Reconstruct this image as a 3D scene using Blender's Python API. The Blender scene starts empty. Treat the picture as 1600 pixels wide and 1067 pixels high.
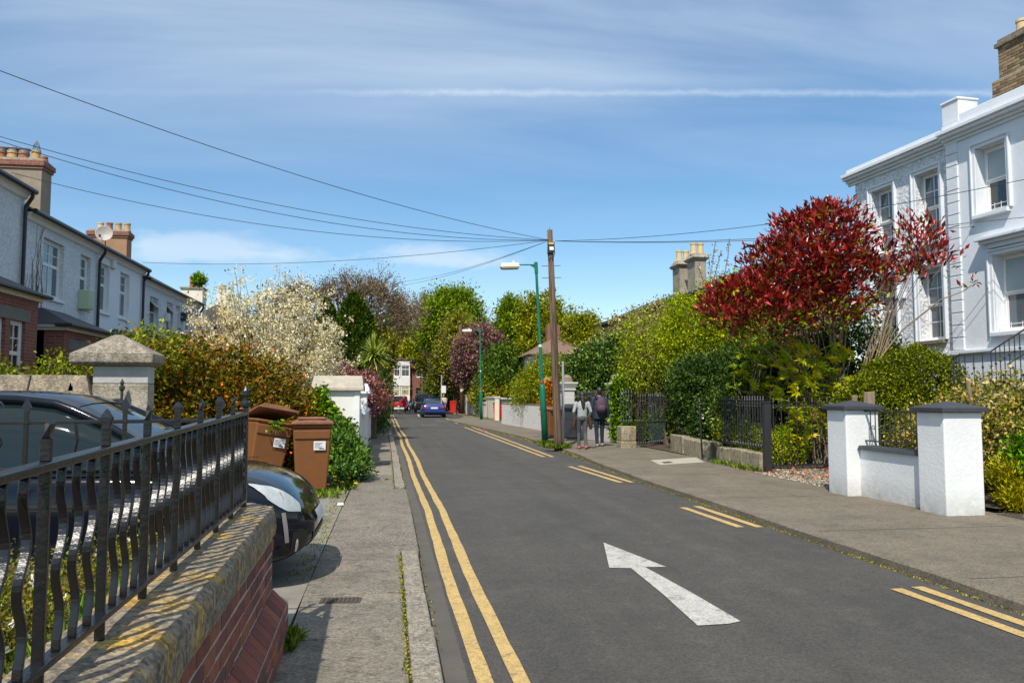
import bpy, bmesh, math, random
import numpy as np
from mathutils import Vector, Matrix, noise as mnoise
R = math.radians
scene = bpy.context.scene
col = scene.collection

# ------------------------------------------------------------------ camera
CAM_H, PITCH, YAW, FPX = 1.5, R(3.978), R(8.663), 1244.0
cam_d = bpy.data.cameras.new('camera'); cam = bpy.data.objects.new('camera', cam_d); col.objects.link(cam)
cam.location = (0, 0, CAM_H); cam.rotation_euler = (R(90) + PITCH, 0, -YAW)
cam_d.sensor_width = 36; cam_d.lens = 36 * FPX / 1600; cam_d.clip_end = 4000; cam_d.clip_start = 0.05
scene.camera = cam

def ray(x, y):
    u = (x - 800) / FPX; v = (533.5 - y) / FPX
    r = (math.cos(YAW), -math.sin(YAW), 0)
    f = (math.sin(YAW) * math.cos(PITCH), math.cos(YAW) * math.cos(PITCH), math.sin(PITCH))
    up = (-math.sin(YAW) * math.sin(PITCH), -math.cos(YAW) * math.sin(PITCH), math.cos(PITCH))
    return Vector([r[i] * u + up[i] * v + f[i] for i in range(3)])
# photograph measurements turned into metres (z = level of the ground the thing stands on)
def G(x, y, z=0.04):
    d = ray(x, y); t = (z - CAM_H) / d.z; return (d.x * t, d.y * t)
def AY(x, y, Y):
    d = ray(x, y); t = Y / d.y; return (d.x * t, Y, CAM_H + d.z * t)
def AX(x, y, X):
    d = ray(x, y); t = X / d.x; return (X, d.y * t, CAM_H + d.z * t)

# ------------------------------------------------------------------ world, sun, exposure
SUN_EL, SHADOW_AZ = R(52), R(24)          # shadows fall to the right of the street direction
SKY_STRENGTH, SUN_STRENGTH, EXPOSURE = 0.130, 5.0, 0.16
world = bpy.data.worlds.new('World'); scene.world = world; world.use_nodes = True
def world_nodes():
    nt = world.node_tree; N = nt.nodes; L = nt.links
    for n in list(N): N.remove(n)
    out = N.new('ShaderNodeOutputWorld'); bg = N.new('ShaderNodeBackground'); bg.inputs[1].default_value = SKY_STRENGTH
    sky = N.new('ShaderNodeTexSky'); sky.sky_type = 'NISHITA'; sky.sun_disc = False
    sky.sun_elevation = SUN_EL; sky.sun_rotation = math.atan2(-math.sin(SHADOW_AZ), -math.cos(SHADOW_AZ))
    sky.air_density = 1.0; sky.dust_density = 0.1; sky.ozone_density = 1.3
    L.new(bg.outputs[0], out.inputs[0])
    tc = N.new('ShaderNodeTexCoord'); vec = tc.outputs['Generated']
    def M(op, a, b=None, c=None, clamp=False):
        n = N.new('ShaderNodeMath'); n.operation = op; n.use_clamp = clamp
        for i, q in enumerate((a, b, c)):
            if q is None: continue
            if isinstance(q, (int, float)): n.inputs[i].default_value = q
            else: L.new(q, n.inputs[i])
        return n.outputs[0]
    def dot(v):
        n = N.new('ShaderNodeVectorMath'); n.operation = 'DOT_PRODUCT'; L.new(vec, n.inputs[0]); n.inputs[1].default_value = v; return n.outputs['Value']
    def noise(v, scale, detail, rough, dist=0):
        n = N.new('ShaderNodeTexNoise'); L.new(v, n.inputs['Vector']); n.inputs['Scale'].default_value = scale
        n.inputs['Detail'].default_value = detail; n.inputs['Roughness'].default_value = rough; n.inputs['Distortion'].default_value = dist
        return n.outputs['Fac']
    sep = N.new('ShaderNodeSeparateXYZ'); L.new(vec, sep.inputs[0])
    zc = M('ADD', M('MAXIMUM', sep.outputs[2], 0.0), 0.10)
    px = M('DIVIDE', sep.outputs[0], zc); py = M('DIVIDE', sep.outputs[1], zc)
    cmb = N.new('ShaderNodeCombineXYZ'); L.new(M('MULTIPLY', px, 0.55), cmb.inputs[0]); L.new(M('MULTIPLY', py, 1.5), cmb.inputs[1])
    rot = N.new('ShaderNodeVectorRotate'); L.new(cmb.outputs[0], rot.inputs[0]); rot.inputs['Axis'].default_value = (0, 0, 1); rot.inputs['Angle'].default_value = R(-6)
    cirrus = noise(rot.outputs[0], 1.0, 7, 0.54, 0.5)
    big = noise(rot.outputs[0], 0.42, 3, 0.5, 0.2)
    band = M('MULTIPLY', M('SUBTRACT', sep.outputs[2], 0.24), 2.6, clamp=True)
    c1 = M('MULTIPLY', M('SUBTRACT', M('ADD', M('MULTIPLY', cirrus, 0.75), M('MULTIPLY', big, 0.55)), 0.50), 2.0, clamp=True)
    c1 = M('MULTIPLY', c1, M('ADD', M('MULTIPLY', band, 3.0), 0.20))
    # contrail: a thin band along one great circle
    a, b = ray(560, 145).normalized(), ray(1500, 146).normalized(); nrm = a.cross(b).normalized(); along = (b - a).normalized()
    w1 = noise(vec, 26, 5, 0.6); w2 = noise(vec, 90, 3, 0.7)
    off = M('ADD', dot(nrm), M('MULTIPLY', M('SUBTRACT', w1, 0.5), 0.009))
    thin = M('SUBTRACT', 1.0, M('DIVIDE', M('ABSOLUTE', off), M('ADD', 0.0036, M('MULTIPLY', w2, 0.0030))), clamp=True)
    start = M('MULTIPLY', M('SUBTRACT', dot(along), float(a.dot(along)) - 0.07), 5.0, clamp=True)
    trail = M('MULTIPLY', M('MULTIPLY', thin, M('ADD', M('MULTIPLY', start, 0.85), 0.16)), M('ADD', -0.05, M('MULTIPLY', M('ADD', w2, noise(vec, 7, 3, 0.6)), 0.72)))
    # low cumulus, scattered round the horizon
    cm2 = N.new('ShaderNodeCombineXYZ'); L.new(sep.outputs[0], cm2.inputs[0]); L.new(sep.outputs[1], cm2.inputs[1]); L.new(M('MULTIPLY', sep.outputs[2], 2.6), cm2.inputs[2])
    cu = noise(cm2.outputs[0], 9.0, 6, 0.55)
    cz = M('SUBTRACT', 1.0, M('MULTIPLY', M('ABSOLUTE', M('SUBTRACT', sep.outputs[2], 0.17)), 11.0), clamp=True)
    side = M('ADD', M('MULTIPLY', M('SUBTRACT', noise(vec, 1.6, 1, 0.5), 0.5), 1.2), M('MULTIPLY', M('ADD', dot(ray(255, 390).normalized()), -0.955), 3.0), clamp=False)
    cum = M('MULTIPLY', M('SUBTRACT', M('ADD', M('MULTIPLY', cu, cz), M('MULTIPLY', side, 0.6)), 0.46), 6.0, clamp=True)
    cum = M('MULTIPLY', M('MULTIPLY', cum, cz), 0.6)
    tot = M('MINIMUM', M('MAXIMUM', M('ADD', M('MULTIPLY', c1, 0.72), M('MULTIPLY', trail, 0.42)), cum), 0.85)
    mix = N.new('ShaderNodeMix'); mix.data_type = 'RGBA'; L.new(tot, mix.inputs[0]); hs = N.new('ShaderNodeHueSaturation'); hs.inputs['Saturation'].default_value = 1.25; hs.inputs['Hue'].default_value = 0.497; L.new(sky.outputs[0], hs.inputs['Color']); L.new(hs.outputs[0], mix.inputs[6])
    mix.inputs[7].default_value = (5.4, 6.2, 7.1, 1)
    L.new(mix.outputs[2], bg.inputs[0])
world_nodes()
sun_d = bpy.data.lights.new('sun', 'SUN'); sun = bpy.data.objects.new('sun', sun_d); col.objects.link(sun)
sun_d.energy = SUN_STRENGTH; sun_d.angle = R(0.53); sun_d.color = (1.0, 0.93, 0.82)
sd = Vector((math.sin(SHADOW_AZ) * math.cos(SUN_EL), math.cos(SHADOW_AZ) * math.cos(SUN_EL), -math.sin(SUN_EL)))
sun.rotation_euler = sd.to_track_quat('-Z', 'Y').to_euler(); sun.location = (-10, -15, 30)
vs = scene.view_settings; vs.view_transform = 'Standard'; vs.look = 'None'; vs.exposure = EXPOSURE; vs.gamma = 1; vs.use_curve_mapping = False

# ------------------------------------------------------------------ materials
MATS = {}
def mat(name, c, c2=None, scale=6.0, rough=0.8, bump=0.0, bscale=None, metal=0.0, detail=5, contrast=1.0, spec=0.5, coat=0.0,
        stain=None, sscale=1.2, samt=0.5, sthr=0.5, stretch=None, bdist=0.01, speck=None, streak=0, base=None):
    if name in MATS: return MATS[name]
    m = bpy.data.materials.new(name); m.use_nodes = True; nt = m.node_tree; N = nt.nodes; L = nt.links
    b = N['Principled BSDF']; b.inputs['Roughness'].default_value = rough; b.inputs['Metallic'].default_value = metal
    b.inputs['Specular IOR Level'].default_value = spec; b.inputs['Coat Weight'].default_value = coat; b.inputs['Coat Roughness'].default_value = 0.04
    tc = N.new('ShaderNodeTexCoord'); v = tc.outputs['Object']
    if stretch:
        mp = N.new('ShaderNodeMapping'); mp.inputs['Scale'].default_value = stretch; L.new(v, mp.inputs[0]); v = mp.outputs[0]
    colr = None
    if c2 is None: c2 = tuple(x * 0.85 for x in c)
    n = N.new('ShaderNodeTexNoise'); n.inputs['Scale'].default_value = scale; n.inputs['Detail'].default_value = detail; n.inputs['Roughness'].default_value = 0.65
    L.new(v, n.inputs['Vector'])
    r = N.new('ShaderNodeValToRGB'); h = 0.22 / contrast
    r.color_ramp.elements[0].position = 0.5 - h; r.color_ramp.elements[1].position = 0.5 + h
    r.color_ramp.elements[0].color = (*c2, 1); r.color_ramp.elements[1].color = (*c, 1)
    L.new(n.outputs['Fac'], r.inputs[0]); colr = r.outputs[0]
    if stain:
        n2 = N.new('ShaderNodeTexNoise'); n2.inputs['Scale'].default_value = sscale; n2.inputs['Detail'].default_value = 8; n2.inputs['Roughness'].default_value = 0.7
        L.new(v, n2.inputs['Vector'])
        r2 = N.new('ShaderNodeValToRGB'); r2.color_ramp.elements[0].position = sthr; r2.color_ramp.elements[1].position = sthr + 0.16
        r2.color_ramp.elements[0].color = (0, 0, 0, 1); r2.color_ramp.elements[1].color = (samt, samt, samt, 1)
        L.new(n2.outputs['Fac'], r2.inputs[0])
        mx = N.new('ShaderNodeMix'); mx.data_type = 'RGBA'; L.new(r2.outputs[0], mx.inputs[0]); L.new(colr, mx.inputs[6]); mx.inputs[7].default_value = (*stain, 1)
        colr = mx.outputs[2]
    def mult(c_, fac, lo, hi):
        mr = N.new('ShaderNodeMapRange'); mr.inputs[3].default_value = lo; mr.inputs[4].default_value = hi; L.new(fac, mr.inputs[0])
        mm = N.new('ShaderNodeVectorMath'); mm.operation = 'SCALE'; L.new(c_, mm.inputs[0]); L.new(mr.outputs[0], mm.inputs['Scale']); return mm.outputs[0]
    if speck:                      # single grains of the aggregate
        vo = N.new('ShaderNodeTexVoronoi'); vo.inputs['Scale'].default_value = speck[0]; L.new(v, vo.inputs['Vector']); sx = N.new('ShaderNodeSeparateColor'); L.new(vo.outputs['Color'], sx.inputs[0])
        colr = mult(colr, sx.outputs[0], 1 - speck[1], 1 + speck[1])
    if streak:                     # wear drawn out along the street
        mp2 = N.new('ShaderNodeMapping'); mp2.inputs['Scale'].default_value = (2.6, 0.06, 1); L.new(tc.outputs['Object'], mp2.inputs[0])
        n3 = N.new('ShaderNodeTexNoise'); n3.inputs['Scale'].default_value = 1.0; n3.inputs['Detail'].default_value = 5; L.new(mp2.outputs[0], n3.inputs['Vector']); colr = mult(colr, n3.outputs['Fac'], 1 - streak * 2, 1 + streak * 2)
    if base:                       # splashed dirt near the foot of a wall
        sz = N.new('ShaderNodeSeparateXYZ'); L.new(tc.outputs['Object'], sz.inputs[0]); mr = N.new('ShaderNodeMapRange'); mr.inputs[1].default_value = base[0]; mr.inputs[2].default_value = -0.05; L.new(sz.outputs[2], mr.inputs[0])
        n4 = N.new('ShaderNodeTexNoise'); n4.inputs['Scale'].default_value = 9; n4.inputs['Detail'].default_value = 8; L.new(tc.outputs['Object'], n4.inputs['Vector'])
        ml = N.new('ShaderNodeMath'); ml.operation = 'MULTIPLY'; L.new(mr.outputs[0], ml.inputs[0]); L.new(n4.outputs['Fac'], ml.inputs[1])
        mx = N.new('ShaderNodeMix'); mx.data_type = 'RGBA'; L.new(ml.outputs[0], mx.inputs[0]); L.new(colr, mx.inputs[6]); mx.inputs[7].default_value = (*base[1], 1); colr = mx.outputs[2]
    L.new(colr, b.inputs['Base Color'])
    if bump:
        nb = N.new('ShaderNodeTexNoise'); nb.inputs['Scale'].default_value = bscale or scale * 4; nb.inputs['Detail'].default_value = 6; nb.inputs['Roughness'].default_value = 0.6
        L.new(v, nb.inputs['Vector'])
        bp = N.new('ShaderNodeBump'); bp.inputs['Strength'].default_value = bump; bp.inputs['Distance'].default_value = bdist
        L.new(nb.outputs['Fac'], bp.inputs['Height']); L.new(bp.outputs[0], b.inputs['Normal'])
    MATS[name] = m; return m

def brickmat(name, c1, c2, mortar, bw=0.225, bh=0.075, ms=0.010, bump=0.6, rough=0.85):
    if name in MATS: return MATS[name]
    m = bpy.data.materials.new(name); m.use_nodes = True; nt = m.node_tree; N = nt.nodes; L = nt.links; b = N['Principled BSDF']; b.inputs['Roughness'].default_value = rough
    tc = N.new('ShaderNodeTexCoord'); sp = N.new('ShaderNodeSeparateXYZ'); L.new(tc.outputs['Object'], sp.inputs[0])
    ad = N.new('ShaderNodeMath'); L.new(sp.outputs[0], ad.inputs[0]); L.new(sp.outputs[1], ad.inputs[1])
    cb = N.new('ShaderNodeCombineXYZ'); L.new(ad.outputs[0], cb.inputs[0]); L.new(sp.outputs[2], cb.inputs[1])
    t = N.new('ShaderNodeTexBrick'); L.new(cb.outputs[0], t.inputs['Vector']); t.inputs['Scale'].default_value = 1
    t.inputs['Brick Width'].default_value = bw; t.inputs['Row Height'].default_value = bh; t.inputs['Mortar Size'].default_value = ms; t.inputs['Mortar Smooth'].default_value = 0.3
    t.inputs['Color1'].default_value = (*c1, 1); t.inputs['Color2'].default_value = (*c2, 1); t.inputs['Mortar'].default_value = (*mortar, 1)
    n = N.new('ShaderNodeTexNoise'); n.inputs['Scale'].default_value = 9; n.inputs['Detail'].default_value = 6; L.new(tc.outputs['Object'], n.inputs['Vector'])
    mx = N.new('ShaderNodeMix'); mx.data_type = 'RGBA'; mx.blend_type = 'MULTIPLY'; mx.inputs[0].default_value = 0.7
    rr = N.new('ShaderNodeValToRGB'); rr.color_ramp.elements[0].color = (0.55, 0.55, 0.55, 1); rr.color_ramp.elements[1].color = (1.2, 1.2, 1.2, 1); L.new(n.outputs['Fac'], rr.inputs[0])
    L.new(t.outputs['Color'], mx.inputs[6]); L.new(rr.outputs[0], mx.inputs[7]); L.new(mx.outputs[2], b.inputs['Base Color'])
    bp = N.new('ShaderNodeBump'); bp.invert = True; bp.inputs['Strength'].default_value = bump; bp.inputs['Distance'].default_value = 0.008
    L.new(t.outputs['Fac'], bp.inputs['Height']); L.new(bp.outputs[0], b.inputs['Normal'])
    MATS[name] = m; return m

def sat(c, k=1.22, g=1.38):
    l = 0.3 * c[0] + 0.6 * c[1] + 0.1 * c[2]; return tuple(max(0.002, min(.9, (l + (x - l) * k) * (g if l < .3 else 1))) for x in c)
def leafmat(name, cols, trans=0.35, rough=0.5, spec=0.22):
    if name in MATS: return MATS[name]
    m = bpy.data.materials.new(name); m.use_nodes = True; nt = m.node_tree; N = nt.nodes; L = nt.links
    b = N['Principled BSDF']; b.inputs['Roughness'].default_value = rough; b.inputs['Specular IOR Level'].default_value = spec; out = N['Material Output']
    g = N.new('ShaderNodeNewGeometry'); r = N.new('ShaderNodeValToRGB'); L.new(g.outputs['Random Per Island'], r.inputs[0])
    e = r.color_ramp.elements
    while len(e) < len(cols): e.new(0.5)
    cols = sorted([sat(c) for c in cols], key=lambda c: c[0] + 2 * c[1]); k = len(cols)
    if cols[-1][1] < .5: cols = [tuple(min(.85, x * (.42 + 1.45 * i / max(1, k - 1))) for x in c) for i, c in enumerate(cols)]
    for i, c in enumerate(cols): e[i].position = i / max(1, len(cols) - 1); e[i].color = (*c, 1)
    L.new(r.outputs[0], b.inputs['Base Color'])
    t = N.new('ShaderNodeBsdfTranslucent'); L.new(r.outputs[0], t.inputs[0])
    mx = N.new('ShaderNodeMixShader'); mx.inputs[0].default_value = trans
    L.new(b.outputs[0], mx.inputs[1]); L.new(t.outputs[0], mx.inputs[2]); L.new(mx.outputs[0], out.inputs[0])
    MATS[name] = m; return m

def flat(name, c, rough=0.6, metal=0.0, coat=0.0, spec=0.5): return mat(name, c, tuple(x * 0.92 for x in c), 14, rough, metal=metal, coat=coat, spec=spec)
def glassmat(name, c, rough=0.04):
    return mat(name, c, tuple(x * 0.8 for x in c), 2.0, rough, spec=0.9)

# ------------------------------------------------------------------ objects
def thing(name, label, cat, loc=(0, 0, 0), rotz=0, group=None):
    o = bpy.data.objects.new(name, None); col.objects.link(o); o.empty_display_size = 0.2
    o.location = loc; o.rotation_euler = (0, 0, rotz); return tag(o, label, cat, group)
def tag(o, label=None, cat=None, group=None, kind=None):
    if label: o['label'] = label
    if cat: o['category'] = cat
    if group: o['group'] = group
    if kind: o['kind'] = kind
    return o
def dup(root, loc, rot=(0, 0, 0), label=None, scale=None):
    def cp(o, par):
        c = o.copy(); col.objects.link(c); c.parent = par
        for ch in o.children: cp(ch, c)
        return c
    r = cp(root, None); r.location = loc; r.rotation_euler = rot
    if label: r['label'] = label
    if scale: r.scale = scale
    return r

class MB:
    """collects shapes; off = world origin that is subtracted (the thing's base)"""
    def __init__(s, off=(0, 0, 0)): s.v = []; s.f = []; s.off = off
    def add(s, vs, fs):
        b = len(s.v); s.v += [tuple(q) for q in vs]; s.f += [tuple(i + b for i in q) for q in fs]; return s
    def box(s, x0, x1, y0, y1, z0, z1):
        return s.add([(x0, y0, z0), (x1, y0, z0), (x1, y1, z0), (x0, y1, z0), (x0, y0, z1), (x1, y0, z1), (x1, y1, z1), (x0, y1, z1)],
                     [(3, 2, 1, 0), (4, 5, 6, 7), (0, 1, 5, 4), (1, 2, 6, 5), (2, 3, 7, 6), (3, 0, 4, 7)])
    def frust(s, x0, x1, y0, y1, z0, a0, a1, b0, b1, z1):
        return s.add([(x0, y0, z0), (x1, y0, z0), (x1, y1, z0), (x0, y1, z0), (a0, b0, z1), (a1, b0, z1), (a1, b1, z1), (a0, b1, z1)],
                     [(3, 2, 1, 0), (4, 5, 6, 7), (0, 1, 5, 4), (1, 2, 6, 5), (2, 3, 7, 6), (3, 0, 4, 7)])
    def fbox(s, fr, s0, s1, z0, z1, d0, d1):
        P = [fr(a, b, c) for c in (d0, d1) for a, b in ((s0, z0), (s1, z0), (s1, z1), (s0, z1))]
        return s.add(P, [(3, 2, 1, 0), (4, 5, 6, 7), (0, 1, 5, 4), (1, 2, 6, 5), (2, 3, 7, 6), (3, 0, 4, 7)])
    def poly(s, pts): return s.add(pts, [tuple(range(len(pts)))])
    def prism(s, bot, top):
        n = len(bot); return s.add(list(bot) + list(top), [tuple(range(n))[::-1], tuple(range(n, 2 * n))] + [(i, (i + 1) % n, n + (i + 1) % n, n + i) for i in range(n)])
    def tube(s, pts, r, n=8, caps=True, sq=None):
        pts = [Vector(p) for p in pts]; k = len(pts)
        if not isinstance(r, (list, tuple)): r = [r] * k
        ref = None; vs = []
        for i, p in enumerate(pts):
            d = (pts[min(i + 1, k - 1)] - pts[max(i - 1, 0)])
            d = d.normalized() if d.length > 1e-9 else Vector((0, 0, 1))
            if ref is None: ref = Vector((1, 0, 0)) if abs(d.x) < 0.8 else Vector((0, 1, 0))
            a = (ref - d * ref.dot(d)); a = a.normalized() if a.length > 1e-6 else d.orthogonal().normalized(); b = d.cross(a); ref = a
            for j in range(n):
                t = 2 * math.pi * (j + 0.5) / n; q = (sq[0] if sq else 1, sq[1] if sq else 1)
                vs.append(p + a * (math.cos(t) * r[i] * q[0]) + b * (math.sin(t) * r[i] * q[1]))
        fs = [(i * n + j, i * n + (j + 1) % n, (i + 1) * n + (j + 1) % n, (i + 1) * n + j) for i in range(k - 1) for j in range(n)]
        if caps: fs += [tuple(range(n))[::-1], tuple(range((k - 1) * n, k * n))]
        return s.add(vs, fs)
    def lathe(s, prof, c=(0, 0, 0), n=16):
        vs = []; k = len(prof)
        for r, z in prof:
            for j in range(n):
                t = 2 * math.pi * j / n; vs.append((c[0] + r * math.cos(t), c[1] + r * math.sin(t), c[2] + z))
        fs = [(i * n + j, i * n + (j + 1) % n, (i + 1) * n + (j + 1) % n, (i + 1) * n + j) for i in range(k - 1) for j in range(n)]
        return s.add(vs, fs + [tuple(range(n))[::-1], tuple(range((k - 1) * n, k * n))])
    def ell(s, c, r, n=12, m=8, rot=None):
        vs = []; c = Vector(c)
        for i in range(m + 1):
            ph = math.pi * i / m
            for j in range(n):
                t = 2 * math.pi * j / n; q = Vector((math.sin(ph) * math.cos(t) * r[0], math.sin(ph) * math.sin(t) * r[1], math.cos(ph) * r[2]))
                if rot: q = rot @ q
                vs.append(c + q)
        return s.add(vs, [(i * n + j, (i + 1) * n + j, (i + 1) * n + (j + 1) % n, i * n + (j + 1) % n) for i in range(m) for j in range(n)])
    def build(s, name, m, parent=None, smooth=False, bevel=0.0, loc=None, seg=2):
        me = bpy.data.meshes.new(name); o3 = s.off
        me.from_pydata([(a[0] - o3[0], a[1] - o3[1], a[2] - o3[2]) for a in s.v], [], s.f); me.validate(); me.update()
        bm = bmesh.new(); bm.from_mesh(me); bmesh.ops.recalc_face_normals(bm, faces=bm.faces); bm.to_mesh(me); bm.free()
        me.materials.append(m if not isinstance(m, str) else MATS[m])
        if smooth: me.shade_smooth()
        o = bpy.data.objects.new(name, me); col.objects.link(o)
        if parent: o.parent = parent
        elif loc is not None: o.location = loc
        else: o.location = s.off
        if bevel:
            bv = o.modifiers.new('bevel', 'BEVEL'); bv.width = bevel; bv.segments = seg; bv.limit_method = 'ANGLE'; bv.angle_limit = R(40)
        return o
def inst(o, name, parent, loc, rot=(0, 0, 0), scale=(1, 1, 1)):
    c = o.copy(); c.name = name; col.objects.link(c); c.parent = parent; c.location = loc; c.rotation_euler = rot; c.scale = scale; return c
def ntag(o, kind): o['kind'] = kind; return o

def npmesh(name, V, F, m, parent=None, loc=None, off=(0, 0, 0)):
    me = bpy.data.meshes.new(name); V = np.asarray(V, np.float32) - np.asarray(off, np.float32); F = np.asarray(F, np.int32)
    me.vertices.add(len(V)); me.vertices.foreach_set('co', V.ravel())
    k = F.shape[1]; me.loops.add(F.size); me.loops.foreach_set('vertex_index', F.ravel())
    me.polygons.add(len(F)); me.polygons.foreach_set('loop_start', np.arange(0, F.size, k, dtype=np.int32))
    me.update(calc_edges=True); me.materials.append(m)
    o = bpy.data.objects.new(name, me); col.objects.link(o)
    if parent: o.parent = parent
    elif loc is not None: o.location = loc
    else: o.location = off
    return o
def unit(a): return a / np.maximum(np.linalg.norm(a, axis=1, keepdims=True), 1e-9)
def leafgeo(P, D, size, aspect=0.5, rng=None, bias=0.6, droop=0.0, fold=0.18):
    """rhombic folded leaves at P; D = outward direction"""
    n = len(P); up = np.array([[0, 0, 1.0]])
    a = unit(D * bias + rng.normal(size=(n, 3)) * 0.6 + up * (-droop)); q = rng.normal(size=(n, 3)) * 0.55 + up * 0.8 + D * 0.25
    b = unit(np.cross(a, q)); nn = np.cross(b, a)
    Ls = (size * (0.65 + 0.7 * rng.random(n)))[:, None]; W = Ls * aspect * 0.5
    v0 = P; v1 = P + a * Ls * 0.45 + b * W + nn * Ls * fold * 0.5; v2 = P + a * Ls - nn * Ls * 0.08; v3 = P + a * Ls * 0.45 - b * W + nn * Ls * fold * 0.5
    V = np.stack([v0, v1, v2, v3], 1).reshape(-1, 3); i = np.arange(n)[:, None] * 4
    F = np.concatenate([i + np.array([[0, 1, 2]]), i + np.array([[0, 2, 3]])], 1).reshape(-1, 3)
    return V, F
def crown_pts(blobs, nclump, per, rng, csize=0.3, shell=0.55, flat=1.0, zmin=None):
    """clumps spread through ellipsoids; returns leaf points, outward dirs and clump centres"""
    w = np.array([b[1][0] * b[1][1] + b[1][0] * b[1][2] for b in blobs]); w = w / w.sum()
    k = rng.choice(len(blobs), nclump, p=w); C = np.array([blobs[i][0] for i in k], float); Rr = np.array([blobs[i][1] for i in k], float)
    d = unit(rng.normal(size=(nclump, 3))); rad = shell + (1.0 - shell) * rng.random(nclump) ** 0.6 + rng.normal(size=nclump) * 0.05
    cc = C + d * Rr * rad[:, None]
    if zmin is not None: cc[:, 2] = np.maximum(cc[:, 2], zmin)
    cs = csize * (0.55 + 0.9 * rng.random(nclump))
    P = np.repeat(cc, per, 0) + rng.normal(size=(nclump * per, 3)) * np.repeat(cs, per)[:, None] * np.array([[0.5, 0.5, 0.42 * flat]])
    D = unit(P - np.repeat(C - np.array([0, 0, 0.3]), per, 0)); return P, D, cc
# ------------------------------------------------------------------ shared materials
RZ, PZ = -0.04, 0.04                       # road and pavement levels
rnd = random.Random(7)
m_asphalt = mat('asphalt', (0.070, 0.064, 0.055), (0.046, 0.0435, 0.039), 0.7, 0.86, 0.8, 90, stain=(0.110, 0.098, 0.080), sscale=3.2, samt=0.35, sthr=0.52, bdist=0.012, speck=(85, .32), streak=.16)
m_conc = mat('pavement_concrete', (0.235, 0.203, 0.158), (0.135, 0.118, 0.094), 2.6, 0.92, 0.8, 80, stain=(0.075, 0.066, 0.053), sscale=11, samt=0.7, sthr=0.50, bdist=0.012, speck=(75, .36))
m_conc2 = mat('pavement_concrete_pale', (0.285, 0.248, 0.195), (0.175, 0.153, 0.122), 3.0, 0.92, 0.8, 80, stain=(0.10, 0.09, 0.072), sscale=12, samt=0.65, sthr=0.51, bdist=0.012, speck=(75, .38))
m_conc3 = mat('pavement_concrete_dark', (0.195, 0.170, 0.135), (0.115, 0.102, 0.083), 2.4, 0.92, 0.8, 80, stain=(0.30, 0.265, 0.21), sscale=30, samt=0.7, sthr=0.53, bdist=0.012, speck=(60, .5))
m_rpave = mat('right_pavement_concrete', (0.190, 0.157, 0.113), (0.112, 0.094, 0.070), 1.3, 0.9, 0.8, 80, stain=(0.085, 0.074, 0.058), sscale=7, samt=0.6, sthr=0.50, bdist=0.012, speck=(70, .34), streak=.08)
m_kerb = mat('kerb_granite', (0.30, 0.265, 0.21), (0.18, 0.158, 0.125), 5, 0.9, 0.8, 70, stain=(0.075, 0.068, 0.052), sscale=16, samt=0.7, sthr=0.5, speck=(80, .4))
m_soil = mat('soil', (0.085, 0.060, 0.040), (0.045, 0.034, 0.024), 7, 0.95, 0.9, 40, bdist=0.03)
m_earth = mat('rough_ground', (0.10, 0.10, 0.045), (0.06, 0.075, 0.025), 0.8, 0.95, 0.8, 8, bdist=0.05)
m_gravel = mat('gravel', (0.24, 0.21, 0.165), (0.10, 0.085, 0.065), 60, 0.95, 1.0, 70, contrast=2, bdist=0.03)
m_yellow = mat('yellow_line_paint', (0.50, 0.345, 0.125), (0.40, 0.275, 0.10), 5, 0.8, 0.4, 90, stain=(0.11, 0.098, 0.07), sscale=22, samt=0.85, sthr=0.53, speck=(85, .22))
m_white_line = mat('white_road_paint', (0.46, 0.44, 0.40), (0.34, 0.33, 0.30), 4, 0.85, 0.3, 120, stain=(0.09, 0.088, 0.084), sscale=9, samt=0.75, sthr=0.53, speck=(85, .25))
m_worn_line = mat('worn_road_paint', (0.16, 0.155, 0.145), (0.07, 0.07, 0.068), 6, 0.85, 0.3, 120, contrast=1.5)
m_white = mat('white_render', (0.76, 0.775, 0.775), (0.64, 0.655, 0.655), 1.3, 0.85, 0.35, 22, stain=(0.55, 0.53, 0.48), sscale=4.5, samt=0.3, sthr=0.56, bdist=0.014, base=(.35, (.22, .20, .14)))
m_black = mat('black_iron', (0.006, 0.006, 0.007), (0.010, 0.010, 0.011), 30, 0.27, 0.45, 50, spec=0.55, bdist=0.004)
m_blackmatt = mat('black_iron_dull', (0.018, 0.019, 0.021), (0.03, 0.03, 0.032), 30, 0.45, 0.3, 60, spec=0.5, bdist=0.004)
m_bark = mat('bark', (0.17, 0.125, 0.085), (0.07, 0.05, 0.035), 18, 0.95, 0.8, 50, stretch=(1, 1, 0.25), bdist=0.01)
m_barkpale = mat('bark_pale', (0.30, 0.235, 0.165), (0.15, 0.115, 0.08), 18, 0.95, 0.6, 50, stretch=(1, 1, 0.3), bdist=0.01)
m_slate = mat('dark_slate', (0.045, 0.05, 0.062), (0.028, 0.031, 0.04), 5, 0.55, 0.4, 20, stretch=(1, 1, 4))
m_pane = glassmat('window_glass', (0.10, 0.125, 0.145))
m_pane_dark = glassmat('dark_window_glass', (0.028, 0.034, 0.04))
m_upvc = flat('white_window_frame', (0.74, 0.76, 0.77), 0.45)
m_fern = leafmat('weed_leaves', [(0.07, 0.13, 0.02), (0.12, 0.18, 0.03), (0.20, 0.20, 0.05)])

def struct(o): o['kind'] = 'structure'; return o
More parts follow.
